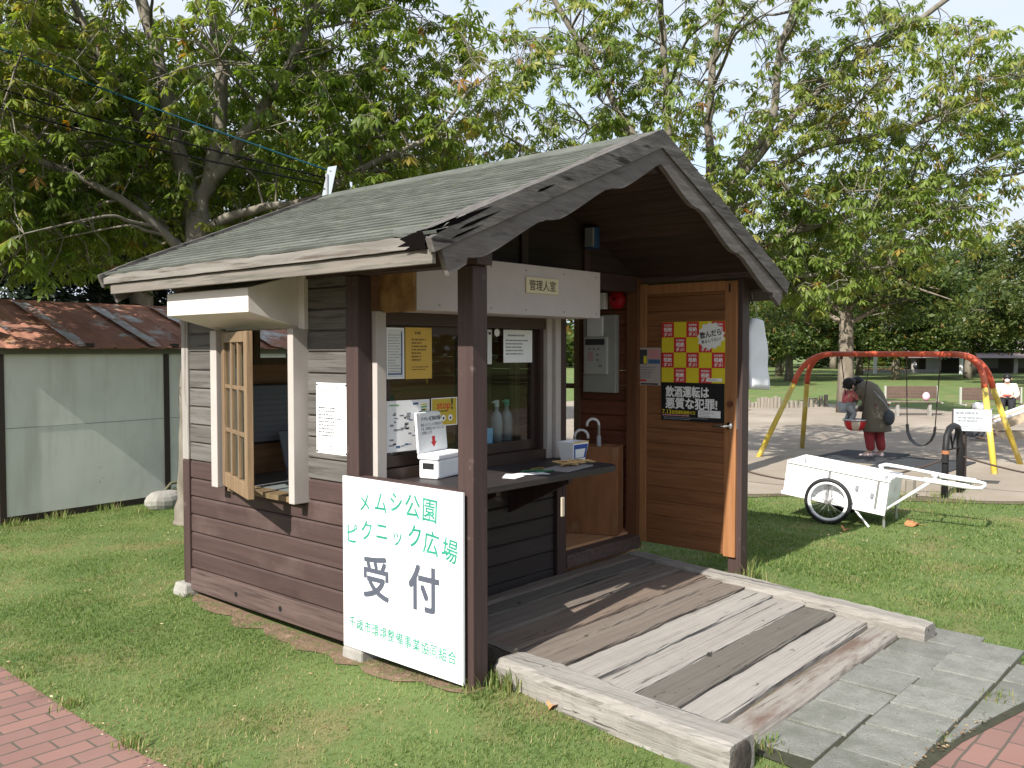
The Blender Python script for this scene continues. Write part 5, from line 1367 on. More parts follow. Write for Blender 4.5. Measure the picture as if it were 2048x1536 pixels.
b = MB(); b.sphere((1.56, 5.95, .07), (.20, .12, .125), 14, 9)
b.v = [(x + .012 * math.sin(31 * y), y, max(z, -.02) + .008 * math.sin(23 * x)) for x, y, z in b.v]
solo('boulder', b, m_conc, 'pale rounded stone lying in the grass against the shed wall', 'stone', (1.56, 5.95, 0), smooth=False)
hp = thing('hose', 'loops of dark green hose lying behind the stone at the shed corner', 'hose', (1.78, 6.05, 0))
for k, (dx, zz) in enumerate(((0, .24), (.05, .18))):
    P = [(1.55 + dx, 6.0 + .03 * k, .02), (1.60 + dx, 6.02, zz * .7), (1.68 + dx, 6.03, zz), (1.85 + dx, 6.05, zz + .01), (2.05 + dx, 6.05, zz * .8), (2.15 + dx, 6.05, .02)]
    part('coil', MB().tube(P, .016, 8), flat('olive_hose', (.10, .10, .06), .6), hp, smooth=True)

# ------------------------------------------------------------------ white handcart on the lawn
lA = V((.12, -.99, 0)).normalized()
hc = thing('handcart', 'white aluminium two wheeled handcart tipped forward on the lawn', 'handcart', (5.63, .495, 0))
hc.rotation_euler = (0, 0, math.atan2(lA.y, lA.x))
def lpart(name, mb, mats, parent, smooth=False, bevel=0.0):
    return meshobj(name, mb.v, mb.f, mats, mb.m, parent, smooth, bevel, base=(0, 0, 0))
cX0, cX1, cZ0, cZ1, cH, cW = -.43, .48, .27, .152, .285, .29
cd_ = V((cX1 - cX0, 0, cZ1 - cZ0)).normalized(); cn_ = V((-cd_.z, 0, cd_.x))
def cpt(s, y, h): return V((cX0, y, cZ0)) + cd_ * s + cn_ * h
CL = .917
b = MB()
for y in (-cW, cW): b.obox(cpt(CL / 2, y, cH / 2), cd_ * (CL / 2), V((0, .006, 0)), cn_ * (cH / 2))
lpart('side_panel', MB().obox(cpt(CL / 2, -cW, cH / 2), cd_ * (CL / 2), V((0, .006, 0)), cn_ * (cH / 2)), m_handcart, hc, bevel=.003)
lpart('side_panel', MB().obox(cpt(CL / 2, cW, cH / 2), cd_ * (CL / 2), V((0, .006, 0)), cn_ * (cH / 2)), m_handcart, hc, bevel=.003)
lpart('end_panel', MB().obox(cpt(-.007, 0, cH / 2), cd_ * .006, V((0, cW + .005, 0)), cn_ * (cH / 2)), m_handcart, hc, bevel=.003)
lpart('end_panel', MB().obox(cpt(CL + .007, 0, cH / 2), cd_ * .006, V((0, cW + .005, 0)), cn_ * (cH / 2)), m_handcart, hc, bevel=.003)
lpart('bed', MB().obox(cpt(CL / 2, 0, .006), cd_ * (CL / 2 - .002), V((0, cW - .008, 0)), cn_ * .005), m_handcart, hc)
b = MB()
for y in (-cW - .01, cW + .01): b.beam(cpt(-.01, y, cH + .004), cpt(CL + .02, y, cH + .004), .022, .018); b.beam(cpt(-.02, y * 1.06, -.012), cpt(CL + .02, y * 1.06, -.012), .035, .03)
for s in (-.007, CL + .007): b.beam(cpt(s, -cW, cH + .005), cpt(s, cW, cH + .005), .018, .018)
lpart('rim', b, m_handcart, hc, bevel=.002)
b = MB()
for y in (-cW - .012, cW + .012):
    for s in (.40, .42 + .42): b.beam(cpt(s, y, 0), cpt(s, y, cH), .006, .02, up=(1, 0, 0))
lpart('strap', b, m_steel, hc)
b = MB()
for s, h in ((.66, .17), (.80, .13)): b.obox(cpt(s, -cW - .016, h), cd_ * .014, V((0, .008, 0)), cn_ * .022)
lpart('catch', b, m_inkgrey, hc)
for sy in (-1, 1):
    y = sy * .365; wz = .215; wR = .215
    whl = lpart('wheel', MB().tube([(0, y - .045, wz), (0, y + .045, wz)], .022, 12), m_steel, hc)
    P = [(wR * .93 * math.cos(2 * math.pi * i / 36), y, wz + wR * .93 * math.sin(2 * math.pi * i / 36)) for i in range(37)]
    lpart('tyre', MB().tube(P, .020, 8, cap=False), m_black, whl, smooth=True)
    P = [(wR * .81 * math.cos(2 * math.pi * i / 36), y, wz + wR * .81 * math.sin(2 * math.pi * i / 36)) for i in range(37)]
    lpart('rim', MB().tube(P, .016, 8, cap=False), m_handcart, whl, smooth=True)
    b = MB()
    for i in range(20):
        a = 2 * math.pi * i / 20; a2 = a + (.25 if i % 2 else -.25); b.tube([(.018 * math.cos(a2), y + (.03 if i % 2 else -.03), wz + .018 * math.sin(a2)), (wR * .8 * math.cos(a), y, wz + wR * .8 * math.sin(a))], .0022, 4)
    lpart('spokes', b, m_steel, whl)
lpart('axle', MB().tube([(0, -.36, .215), (0, .36, .215)], .011, 8), m_steel, hc)
b = MB()
for y in (-.345, .345): b.beam((-.02, y, .21), (.0, y, .46), .018, .008, up=(1, 0, 0)); b.beam((.03, y, .21), (.015, y, .42), .014, .006, up=(1, 0, 0))
lpart('fork', b, m_steel, hc)
hy = .205
P = [(.34, -hy, .50), (.50, -hy, .488), (1.20, -hy, .425), (1.25, -hy * .8, .42), (1.265, 0, .418), (1.25, hy * .8, .42), (1.20, hy, .425), (.50, hy, .52), (.40, hy * .8, .535), (.37, hy * .3, .53), (.40, .0, .51)]
lpart('handle', MB().tube(P, .0165, 9), m_handcart, hc, smooth=True)
b = MB()
for y in (-hy, hy): b.tube([(.80, y, .465), (1.17, y, .43)], .0245, 9)
lpart('grip', b, m_plastic, hc, smooth=True)
b = MB()
for y in (-hy, hy): b.tube([(.49, y * 1.2, .17), (.86, y, .452)], .0125, 8)
b.tube([(.86, -hy, .458), (.86, hy, .47)], .010, 8)
lpart('strut', b, m_handcart, hc, smooth=True)
for y in (-.27, .27): lpart('leg', MB().tube([(.475, y, .18), (.48, y, .0)], .013, 8), m_steel, hc)
lpart('prop', MB().tube([(.20, -.31, .19), (.36, -.31, .0)], .010, 8), m_handcart, hc)

# ------------------------------------------------------------------ swings
SXc, SZ = 10.65, 1.585
sw = thing('swing_frame', 'red and yellow tubular steel swing frame on the sand', 'swing frame', (SXc, 1.75, 0))
def qb(a, c, d, n=8): a, c, d = V(a), V(c), V(d); return [a * (1 - t) ** 2 + c * 2 * t * (1 - t) + d * t * t for t in [i / n for i in range(n + 1)]]
part('top_bar', MB().tube([(SXc, 2.56, SZ), (SXc, .84, SZ)], .041, 14), m_sred, sw, smooth=True)
for (ex, ey, sgn, ya) in ((9.75, 3.35, 1, 2.56), (11.43, 3.37, 1, 2.56), (10.0, .12, -1, .84), (11.40, .10, -1, .84)):
    E_ = V((ex, ey, -.03)); dx = ex - SXc
    K = V((SXc + dx * .10, ya + sgn * .42, SZ - .0)); Q = V((SXc + dx * .30, ya + sgn * (.50 if sgn > 0 else .47), 1.12)); Q2 = Q.lerp(E_, .06)
    lo = part('leg', MB().tube([Q.lerp(E_, 0.0), E_], .040, 14), m_syel, sw, smooth=True)
    part('leg_bend', MB().tube([(SXc, ya, SZ)] + qb((SXc + dx * .002, ya + .0, SZ), K, Q)[1:], .042, 14), m_sred, lo, smooth=True)
b = MB()
for y in (2.42, 1.995, 1.463, .997): b.obox((SXc, y, SZ - .055), (.012, 0, 0), (0, .02, 0), (0, 0, .025))
part('hanger_lug', b, m_rust, sw)
def chain(mb, a, b_, r=.0075): mb.tube([a, b_], r, 6)
bs = thing('bucket_swing', 'red and white toddler bucket seat hanging on chains from the swing frame', 'swing', (SXc, 2.20, .42))
b = MB(); chain(b, (SXc, 2.42, SZ - .08), (SXc, 2.30, .60)); chain(b, (SXc, 1.995, SZ - .08), (SXc, 2.10, .60)); part('chain', b, m_rust, bs)
b = MB(); P = [(SXc + .15 * math.cos(2 * math.pi * i / 24), 2.20 + .17 * math.sin(2 * math.pi * i / 24), .585) for i in range(25)]; b.tube(P, .016, 8, cap=False)
part('ring', b, m_steel, bs, smooth=True)
b = MB(); nseg = 24
for i in range(nseg):
    a0, a1 = 2 * math.pi * i / nseg, 2 * math.pi * (i + 1) / nseg; rows = []
    for k in range(6):
        t = k / 5; rr2 = math.cos(t * 1.25) * .97 + .03; z = .585 - .165 * math.sin(t * 1.5708)
        rows.append([(SXc + .148 * rr2 * math.cos(a), 2.20 + .168 * rr2 * math.sin(a), z) for a in (a0, a1)])
    for k in range(5): b.add([rows[k][0], rows[k][1], rows[k + 1][1], rows[k + 1][0]], [(0, 3, 2, 1)], 0 if (i // 3) % 2 else 1)
sh = part('bucket', b, [m_pred, flat('pale_cream_plastic', (.6, .5, .42), .5)], bs); q_ = sh.modifiers.new('solid', 'SOLIDIFY'); q_.thickness = .012
bt = thing('belt_swing', 'black rubber belt seat hanging empty on two chains from the swing frame', 'swing', (SXc, 1.25, .30))
b = MB(); chain(b, (SXc, 1.463, SZ - .08), (SXc, 1.44, .55)); chain(b, (SXc, .997, SZ - .08), (SXc, 1.055, .53)); part('chain', b, m_rust, bt)
P = [(1.44, .55), (1.43, .44), (1.385, .33), (1.31, .265), (1.25, .25), (1.18, .265), (1.11, .33), (1.065, .43), (1.055, .53)]
rg = [[V((SXc - .07, y, z)), V((SXc + .07, y, z)), V((SXc + .07, y + .0, z + .012)), V((SXc - .07, y, z + .012))] for y, z in P]
b = MB().loft(rg); part('belt', b, m_black, bt, smooth=False)
for (x, y, lab) in ((10.75, 2.15, 'dark rubber mat on the sand under the bucket swing'), (10.35, 1.12, 'dark rubber mat on the sand under the empty belt swing')):
    b = MB().box(x - .75, x + .75, y - .50, y + .50, .0, .032)
    solo('rubber_mat', b, flat('charcoal_rubber', (.035, .038, .042), .9), lab, 'mat', (x, y, 0), bevel=.01)

# ------------------------------------------------------------------ people
def skin(verts, edges, radii, sub=2):
    me = bpy.data.meshes.new('skin_tmp'); me.from_pydata([tuple(v) for v in verts], edges, []); o = bpy.data.objects.new('skin_tmp', me); COL.objects.link(o)
    o.modifiers.new('s', 'SKIN'); 
    for i, r in enumerate(radii):
        d = me.skin_vertices[0].data[i]; d.radius = (r, r) if not isinstance(r, tuple) else r; d.use_root = (i == 0)
    s_ = o.modifiers.new('u', 'SUBSURF'); s_.levels = sub
    m2 = bpy.data.meshes.new_from_object(o.evaluated_get(bpy.context.evaluated_depsgraph_get()))
    r_ = ([V(v.co) for v in m2.vertices], [tuple(p.vertices) for p in m2.polygons])
    bpy.data.objects.remove(o); bpy.data.meshes.remove(me); bpy.data.meshes.remove(m2)
    return r_
m_skin = flat('light_skin', (.50, .32, .24), .55); m_hair = flat('black_hair', (.012, .010, .010), .5)
m_eye = m_pblack
def tubepath(mb, names, J, rads, n=10, m=0): mb.tube([J[k] for k in names], rads, n, m)
def person(name, label, loc, yaw, J, scale=1.0, clothes=(), hair=None, group=None, build=1.0):
    """J: joints in local space, x forward, z up. one skinned body; clothing and hair are children"""
    root = thing(name, label, 'person', loc, group)
    R = Matrix.Rotation(yaw, 3, 'Z'); O = V(loc)
    def W_(p): return O + R @ (V(p) * scale)
    vs, es, rs, ix = [], [], [], {}
    def add(k, r, parent=None):
        ix[k] = len(vs); vs.append(V(J[k])); rs.append(r * build)
        if parent is not None: es.append((ix[parent], ix[k]))
    add('pelvis', .115); add('waist', .105, 'pelvis'); add('chest', .12, 'waist'); add('neck', .05, 'chest'); add('chin', .062, 'neck'); add('head', .085, 'chin'); add('crown', .075, 'head')
    fd = (V(J['face']) - V(J['head'])).normalized()
    for s in 'lr':
        add('sh' + s, .06, 'chest'); add('el' + s, .040, 'sh' + s); add('wr' + s, .028, 'el' + s); add('ha' + s, .034, 'wr' + s)
        h = V(J['ha' + s]); dv = (h - V(J['wr' + s])).normalized(); sd2 = dv.cross(V((0, 0, 1))); sd2 = sd2.normalized() if sd2.length > .1 else V((0, 1, 0)); pn = sd2.cross(dv)
        for k, (of, ln) in enumerate(((-.027, .058), (-.009, .068), (.009, .064), (.027, .05))):
            a = 'f%s%d' % (s, k); J[a] = h + dv * .04 + sd2 * of; J[a + 'b'] = h + dv * (.04 + ln * .55) + sd2 * of * 1.1 - pn * .008; J[a + 'c'] = h + dv * (.04 + ln) + sd2 * of * 1.1 - pn * .03
            add(a, .011, 'ha' + s); add(a + 'b', .009, a); add(a + 'c', .008, a + 'b')
        t = 1 if s == 'l' else -1
        J['t' + s] = h + dv * .012 + sd2 * .045 * t; J['t' + s + 'b'] = h + dv * .045 + sd2 * .058 * t - pn * .012
        add('t' + s, .011, 'ha' + s); add('t' + s + 'b', .009, 't' + s)
        add('hi' + s, .085, 'pelvis'); add('kn' + s, .055, 'hi' + s); add('an' + s, .036, 'kn' + s); add('to' + s, .03, 'an' + s)
    bv, bf = skin(vs, es, rs)
    mb = MB(); mb.v = [W_(p) for p in bv]; mb.f = bf; mb.m = [0] * len(bf)
    hd = V(J['head']); side = fd.cross(V(J['crown']) - hd).normalized(); upv = side.cross(fd)
    Rm = R
    mb.sphere(W_(hd + fd * .088 - upv * .008), (.014 * scale,) * 3, 8, 6, 0)
    for t in (-1, 1):
        mb.sphere(W_(hd + fd * .074 + side * t * .032 + upv * .012), (.010 * scale,) * 3, 8, 6, 1)
        mb.sphere(W_(hd + side * t * .084 - upv * .004), (.016 * scale, .016 * scale, .026 * scale), 8, 6, 0)
    mb.obox(W_(hd + fd * .076 - upv * .045), R @ (side * .02 * scale), R @ (upv * .004 * scale), R @ (fd * .006 * scale), 2)
    part('body', mb, [m_skin, m_eye, flat('lips', (.35, .12, .1), .5)], root, smooth=True)
    for (nm, mt, fn) in clothes:
        c = MB(); fn(c, J, W_, scale); part(nm, c, mt, root, smooth=True)
    if hair:
        c = MB(); hm, ln = hair
        c.sphere(W_(hd - fd * .018 + upv * .032), (.098 * scale, .098 * scale, .092 * scale), 14, 10)
        if ln: c.loft([[W_(hd - fd * (.045 + .02 * q) + side * (.075 + .01 * q) * math.cos(a) * w + fd * .04 * math.sin(a) - upv * q * ln) for a in [2 * math.pi * i / 12 for i in range(12)]] for q, w in ((0, 1.15), (.5, 1.2), (1, .7))])
        part('hair', c, hm, root, smooth=True)
    return root
def limbs_cloth(chains, sub=2):
    """clothing skinned along joint chains: [(joints, radii)]; the first joint of the first chain is the root"""
    def fn(c, J, W_, s):
        vs, es, rs, ix = [], [], [], {}
        for names, rads in chains:
            for i, (k, r) in enumerate(zip(names, rads)):
                if k not in ix: ix[k] = len(vs); vs.append(V(J[k])); rs.append(r)
                if i: es.append((ix[names[i - 1]], ix[k]))
        v, f = skin(vs, es, rs, sub); c.add([W_(p) for p in v], f)
    return fn
def shoes(c, J, W_, s):
    for t in 'lr':
        a, b_ = V(J['an' + t]), V(J['to' + t]); q = a.lerp(b_, .45); d = (b_ - a); d.z = 0; d.normalize(); sd2 = V((-d.y, d.x, 0))
        rg = []
        for u, w, h in ((-.09, .022, .05), (-.06, .038, .075), (0, .042, .06), (.07, .046, .045), (.12, .036, .035), (.145, .015, .02)):
            p = V((q.x, q.y, b_.z - .022)) + d * u; rg.append([W_(p + sd2 * w * x + V((0, 0, h * z))) for x, z in ((-1, 0), (-.9, .6), (-.4, 1), (.4, 1), (.9, .6), (1, 0))])
        c.loft(rg)
def coat_along(stations, n=22, fold=.04):
    """stations: (centre, half width across, half depth, tilt of the ring normal in x-z)"""
    def fn(c, J, W_, s):
        rg = []
        for (cx, cz, wy, wx, tl) in stations:
            rg.append([W_((cx + wx * math.cos(a) * math.cos(tl) * (1 + fold * math.sin(5 * a)), wy * math.sin(a) * (1 + fold * math.sin(7 * a)), cz - wx * math.cos(a) * math.sin(tl))) for a in [2 * math.pi * i / n for i in range(n)]])
        c.loft(rg)
    return fn

wf = (-(_r) * .52 + V((_f.x, _f.y, 0)) * .85); wyaw = math.atan2(wf.y, wf.x)
JW = dict(pelvis=(0, 0, .76), waist=(.05, 0, .89), chest=(.15, 0, 1.01), neck=(.235, 0, 1.085), chin=(.285, 0, 1.095), head=(.325, 0, 1.105), crown=(.325, 0, 1.165), face=(.40, 0, 1.065),
          shl=(.17, .16, 1.02), ell=(.30, .20, .77), wrl=(.40, .115, .69), hal=(.45, .10, .695), shr=(.17, -.16, 1.02), elr=(.30, -.20, .77), wrr=(.40, -.115, .69), har=(.45, -.10, .695),
          hil=(0, .085, .72), knl=(.05, .085, .40), anl=(.0, .085, .09), tol=(.13, .09, .03), hir=(-.02, -.085, .72), knr=(.0, -.085, .40), anr=(-.06, -.085, .09), tor=(.07, -.095, .03))
WL = V((10.88, 1.98, .012))
m_olive = flat('olive_grey_cloth', (.135, .122, .094), .9)
person('person', 'adult in an olive coat and red trousers bending over the bucket swing', tuple(WL), wyaw, JW, 1.0, (
    ('trousers', flat('brick_red_cloth', (.30, .045, .05), .85), limbs_cloth([(('pelvis', 'hil', 'knl', 'anl'), (.12, .10, .085, .065)), (('pelvis', 'hir', 'knr', 'anr'), (.12, .10, .085, .065))])),
    ('coat', m_olive, coat_along([(-.03, .40, .235, .185, 0), (-.03, .42, .235, .19, 0), (-.01, .62, .215, .185, .05), (.0, .78, .20, .175, .15), (.05, .91, .195, .155, .45), (.13, 1.02, .20, .14, .7), (.195, 1.075, .165, .11, .9), (.24, 1.10, .075, .07, 1.1)])),
    ('sleeves', m_olive, limbs_cloth([(('chest', 'shl', 'ell', 'wrl'), (.13, .085, .068, .055)), (('chest', 'shr', 'elr', 'wrr'), (.13, .085, .068, .055))])),
    ('shoes', flat('pale_pink_canvas', (.58, .47, .47), .8), shoes)), (m_hair, .12))
b = MB(); c_ = WL + V((math.cos(wyaw), math.sin(wyaw), 0)) * -.245 + V((0, 0, .62)); b.sphere(c_, (.10, .075, .115), 14, 10)
sbg = thing('shoulder_bag', 'dark blue grey bag hanging at the back of the adult in the olive coat', 'bag', tuple(c_))
part('bag_body', b, flat('blue_grey_nylon', (.06, .07, .085), .7), sbg, smooth=True)
part('strap', MB().tube([c_ + V((0, 0, .11)), c_ + V((-.05, .06, .22)), c_ + V((-.16, .18, .40))], .012, 6), m_inkgrey, sbg)
JC = dict(pelvis=(0, 0, .30), waist=(.01, 0, .38), chest=(.03, 0, .46), neck=(.04, 0, .53), chin=(.05, 0, .56), head=(.05, 0, .60), crown=(.04, 0, .66), face=(.14, 0, .585),
          shl=(.03, .085, .49), ell=(.11, .10, .40), wrl=(.19, .07, .40), hal=(.225, .06, .40), shr=(.03, -.085, .49), elr=(.11, -.10, .40), wrr=(.19, -.07, .40), har=(.225, -.06, .40),
          hil=(0, .05, .28), knl=(.10, .06, .18), anl=(.03, .055, .06), tol=(.09, .055, .03), hir=(0, -.05, .28), knr=(.10, -.06, .17), anr=(.02, -.055, .05), tor=(.08, -.055, .02))
for k in list(JC): JC[k] = V(JC[k]) * 1.0
CLc = WL - _r * .40 + V((_f.x, _f.y, 0)) * .10 + V((0, 0, .50 - .012))
person('person', 'toddler in a pink shirt held above the bucket swing', tuple(CLc), math.atan2(_r.y, _r.x) + .25, JC, 1.0, (
    ('shirt', flat('coral_pink_cloth', (.52, .13, .14), .85), limbs_cloth([(('pelvis', 'waist', 'chest'), (.085, .088, .08)), (('chest', 'shl', 'ell'), (.08, .05, .038)), (('chest', 'shr', 'elr'), (.08, .05, .038))])),
    ('trousers', flat('pale_denim', (.36, .40, .44), .85), limbs_cloth([(('pelvis', 'hil', 'knl', 'anl'), (.09, .06, .048, .04)), (('pelvis', 'hir', 'knr', 'anr'), (.09, .06, .048, .04))])),
    ), (m_hair, .05), build=.62)
# seated adult on the right-hand bench, masked, with long dark hair
JS = dict(pelvis=(0, 0, .46), waist=(.0, 0, .58), chest=(.03, 0, .76), neck=(.05, 0, .88), chin=(.07, 0, .94), head=(.07, 0, 1.0), crown=(.06, 0, 1.07), face=(.17, 0, .985),
          shl=(.03, .17, .82), ell=(.10, .22, .60), wrl=(.27, .14, .56), hal=(.33, .11, .57), shr=(.03, -.17, .82), elr=(.10, -.22, .60), wrr=(.27, -.12, .56), har=(.33, -.09, .57),
          hil=(.05, .09, .46), knl=(.42, .10, .47), anl=(.44, .10, .09), tol=(.57, .10, .03), hir=(.05, -.09, .46), knr=(.42, -.10, .47), anr=(.50, -.10, .09), tor=(.63, -.10, .03))
def mask(c, J, W_, s):
    c.sphere(W_(V(J['head']) + V((.062, 0, -.042))), (.05 * s, .05 * s, .042 * s), 10, 8)
m_cream = flat('cream_knit', (.66, .60, .52), .85)
SLc = (20.75, 2.35, 0)
tw = V((-2.94, -2.83, 0)) - V((20.75, 2.35, 0)); person('person', 'adult in a cream top and face mask sitting on the right hand bench', SLc, math.atan2(tw.y, tw.x), JS, .98, (
    ('top', m_cream, limbs_cloth([(('pelvis', 'waist', 'chest'), (.14, .14, .14)), (('chest', 'shl', 'ell', 'wrl'), (.14, .085, .065, .05)), (('chest', 'shr', 'elr', 'wrr'), (.14, .085, .065, .05))])),
    ('trousers', flat('black_trousers', (.018, .018, .022), .8), limbs_cloth([(('pelvis', 'hil', 'knl', 'anl'), (.14, .105, .085, .07)), (('pelvis', 'hir', 'knr', 'anr'), (.14, .105, .085, .07))])),
    ('shoes', m_black, shoes), ('mask', m_plastic, mask)), (m_hair, .30))
rd = V((20.75, 2.35, 0)) + tw.normalized() * .38 + V((0, 0, .60)); b = MB().obox(rd, (.05, 0, 0), (0, .07, 0), (0, 0, .02))
solo('red_case', b, flat('coral_red_case', (.6, .08, .07), .5), 'small red case in the hands of the seated adult', 'case', tuple(rd), bevel=.008)
# crouching child with a white cap by the foot of the slide
JK = dict(pelvis=(0, 0, .17), waist=(.03, 0, .27), chest=(.08, 0, .38), neck=(.11, 0, .46), chin=(.13, 0, .50), head=(.13, 0, .55), crown=(.12, 0, .61), face=(.23, 0, .53),
          shl=(.08, .11, .42), ell=(.17, .13, .28), wrl=(.27, .08, .17), hal=(.31, .07, .15), shr=(.08, -.11, .42), elr=(.17, -.13, .28), wrr=(.27, -.08, .17), har=(.31, -.07, .15),
          hil=(0, .07, .16), knl=(.19, .10, .27), anl=(.08, .09, .06), tol=(.18, .09, .02), hir=(0, -.07, .16), knr=(.19, -.10, .27), anr=(.08, -.09, .06), tor=(.18, -.09, .02))
kyaw = math.atan2(_r.y, _r.x)
KL = V((14.70, 1.58, .012))
def cap(c, J, W_, s):
    h = V(J['head']) + V((-.01, 0, .035)); c.sphere(W_(h), (.118 * s, .118 * s, .085 * s), 16, 10)
    c.loft([[W_(h + V((x, y * w, -.02 - (x - .08) * .25 + t))) for y, t in ((-1, 0), (-.5, .015), (.5, .015), (1, 0), (.5, -.012), (-.5, -.012))] for x, w in ((.08, .10), (.15, .09), (.21, .05))])
person('person', 'child in a white cap crouching on the sand behind the small white sign', tuple(KL), kyaw, JK, 1.05, (
    ('top', flat('navy_cloth', (.03, .035, .06), .85), limbs_cloth([(('pelvis', 'waist', 'chest'), (.10, .105, .10)), (('chest', 'shl', 'ell', 'wrl'), (.10, .06, .05, .04)), (('chest', 'shr', 'elr', 'wrr'), (.10, .06, .05, .04))])),
    ('trousers', flat('grey_cloth', (.12, .12, .13), .85), limbs_cloth([(('pelvis', 'hil', 'knl', 'anl'), (.10, .075, .06, .05)), (('pelvis', 'hir', 'knr', 'anr'), (.10, .075, .06, .05))])),
    ('cap', flat('white_cotton_cap', (.8, .8, .82), .8), cap)), (m_hair, .03), build=.75)
# two far walkers by the pavilion
JU = dict(pelvis=(0, 0, .88), waist=(.0, 0, 1.02), chest=(.01, 0, 1.22), neck=(.02, 0, 1.38), chin=(.03, 0, 1.43), head=(.03, 0, 1.5), crown=(.02, 0, 1.57), face=(.13, 0, 1.49),
          shl=(.01, .17, 1.31), ell=(-.02, .21, 1.05), wrl=(.06, .20, .83), hal=(.08, .20, .77), shr=(.01, -.17, 1.31), elr=(.02, -.21, 1.05), wrr=(.12, -.20, .85), har=(.14, -.20, .79),
          hil=(0, .09, .86), knl=(.10, .09, .47), anl=(.06, .09, .09), tol=(.19, .09, .03), hir=(0, -.09, .86), knr=(-.02, -.09, .46), anr=(-.16, -.09, .12), tor=(-.04, -.09, .04))
for (lx_, ly_, yw, tc_, lab) in ((65.5, 18.2, 2.4, (.70, .68, .72), 'tiny far figure in white walking before the pavilion'), (60.5, 21.0, -.6, (.10, .34, .40), 'tiny far figure in teal walking near the low hedge')):
    person('person', lab, (lx_, ly_, 0), yw, dict(JU), .62, (('top', flat('walker_top', tc_, .85), limbs_cloth([(('pelvis', 'waist', 'chest'), (.15, .14, .15)), (('chest', 'shl', 'ell', 'wrl'), (.14, .085, .065, .05)), (('chest', 'shr', 'elr', 'wrr'), (.14, .085, .065, .05))], 1)),
        ('trousers', flat('walker_trousers', (.10, .10, .13), .85), limbs_cloth([(('pelvis', 'hil', 'knl', 'anl'), (.15, .105, .085, .07)), (('pelvis', 'hir', 'knr', 'anr'), (.15, .105, .085, .07))], 1))), (m_hair, .05))

# ------------------------------------------------------------------ playground furniture
def bench(p, q, lab):
    p, q = V(p), V(q); d = (q - p).normalized(); n_ = V((-d.y, d.x, 0)); L_ = (q - p).length
    if n_.dot(V((-1, -.2, 0))) < 0: n_ = -n_
    e_ = thing('park_bench', lab, 'bench', tuple((p + q) / 2), 'park benches along the sand')
    def bb(mb, a0, a1, o0, o1, z0, z1): mb.obox(p + d * ((a0 + a1) / 2) + n_ * ((o0 + o1) / 2) + V((0, 0, (z0 + z1) / 2)), d * ((a1 - a0) / 2), n_ * ((o1 - o0) / 2), V((0, 0, (z1 - z0) / 2)))
    b_ = MB()
    for i in range(3): bb(b_, .03, L_ - .03, .02 + i * .085, .10 + i * .085, .36, .385)
    part('seat', b_, wood('bench_slats', (.19, .15, .12), (.14, .11, .085), Y_GRAIN), e_)
    b_ = MB()
    for i in range(4): bb(b_, .04, L_ - .04, -.04, -.005, .44 + i * .078, .512 + i * .078)
    part('backrest', b_, wood('dark_bench_boards', (.115, .075, .062), (.085, .055, .045), Y_GRAIN), e_)
    for a in (0, L_ - .04):
        b_ = MB(); bb(b_, a, a + .04, -.06, .0, .34, .76); bb(b_, a, a + .04, .0, .28, .33, .36); part('end_frame', b_, flat('pale_grey_green_steel', (.36, .38, .33), .5), e_)
    for a in (.22, L_ - .32):
        b_ = MB(); bb(b_, a, a + .07, .10, .20, .0, .33); part('leg', b_, m_conc, e_)
bench((20.15, 4.98, 0), (21.0, 3.95, 0), 'park bench with dark boards left of the far swing chains')
bench((20.45, 3.3, 0), (21.35, 2.15, 0), 'park bench with dark boards where the masked adult sits')
b = MB().sphere((20.62, 4.13, .50), (.10, .09, .11), 12, 8)
solo('ball', b, flat('white_pink_ball', (.75, .45, .58), .5), 'pale pink ball on the end of the left bench', 'ball', (20.62, 4.13, .40), smooth=True)

pal = thing('log_palisade', 'low uneven palisade of pale upright logs along the far edge of the sand', 'edging', (20, 8, 0))
b = MB(); rr = random.Random(14); A0, A1 = V((19.9, 9.6, 0)), V((22.6, 7.55, 0))
m_stake = wood('pale_round_log', (.26, .235, .20), (.18, .16, .13), Z_GRAIN)
for i in range(27):
    t = i / 26; p = A0.lerp(A1, t) + V((.25 * math.sin(t * 7), 0, 0)); h = .26 + .07 * math.sin(t * 15) + rr.uniform(-.05, .06)
    b = MB().tube([p + V((0, 0, -.05)), p + V((rr.uniform(-.02, .02), rr.uniform(-.02, .02), h))], .062, 8); part('stake', b, m_stake, pal)
stb = thing('low_rail', 'low grey rail with a slatted front at the left end of the palisade', 'rail', (18.6, 8.7, 0))
b = MB().beam((18.4, 9.2, .34), (19.6, 8.5, .34), .2, .05); part('rail_top', b, m_conc, stb)
for t in (0, .33, .66, 1): part('support', MB().tube([V((18.4, 9.2, 0)).lerp(V((19.6, 8.5, 0)), t), V((18.4, 9.2, .31)).lerp(V((19.6, 8.5, .31)), t)], .04, 8), m_conc, stb)

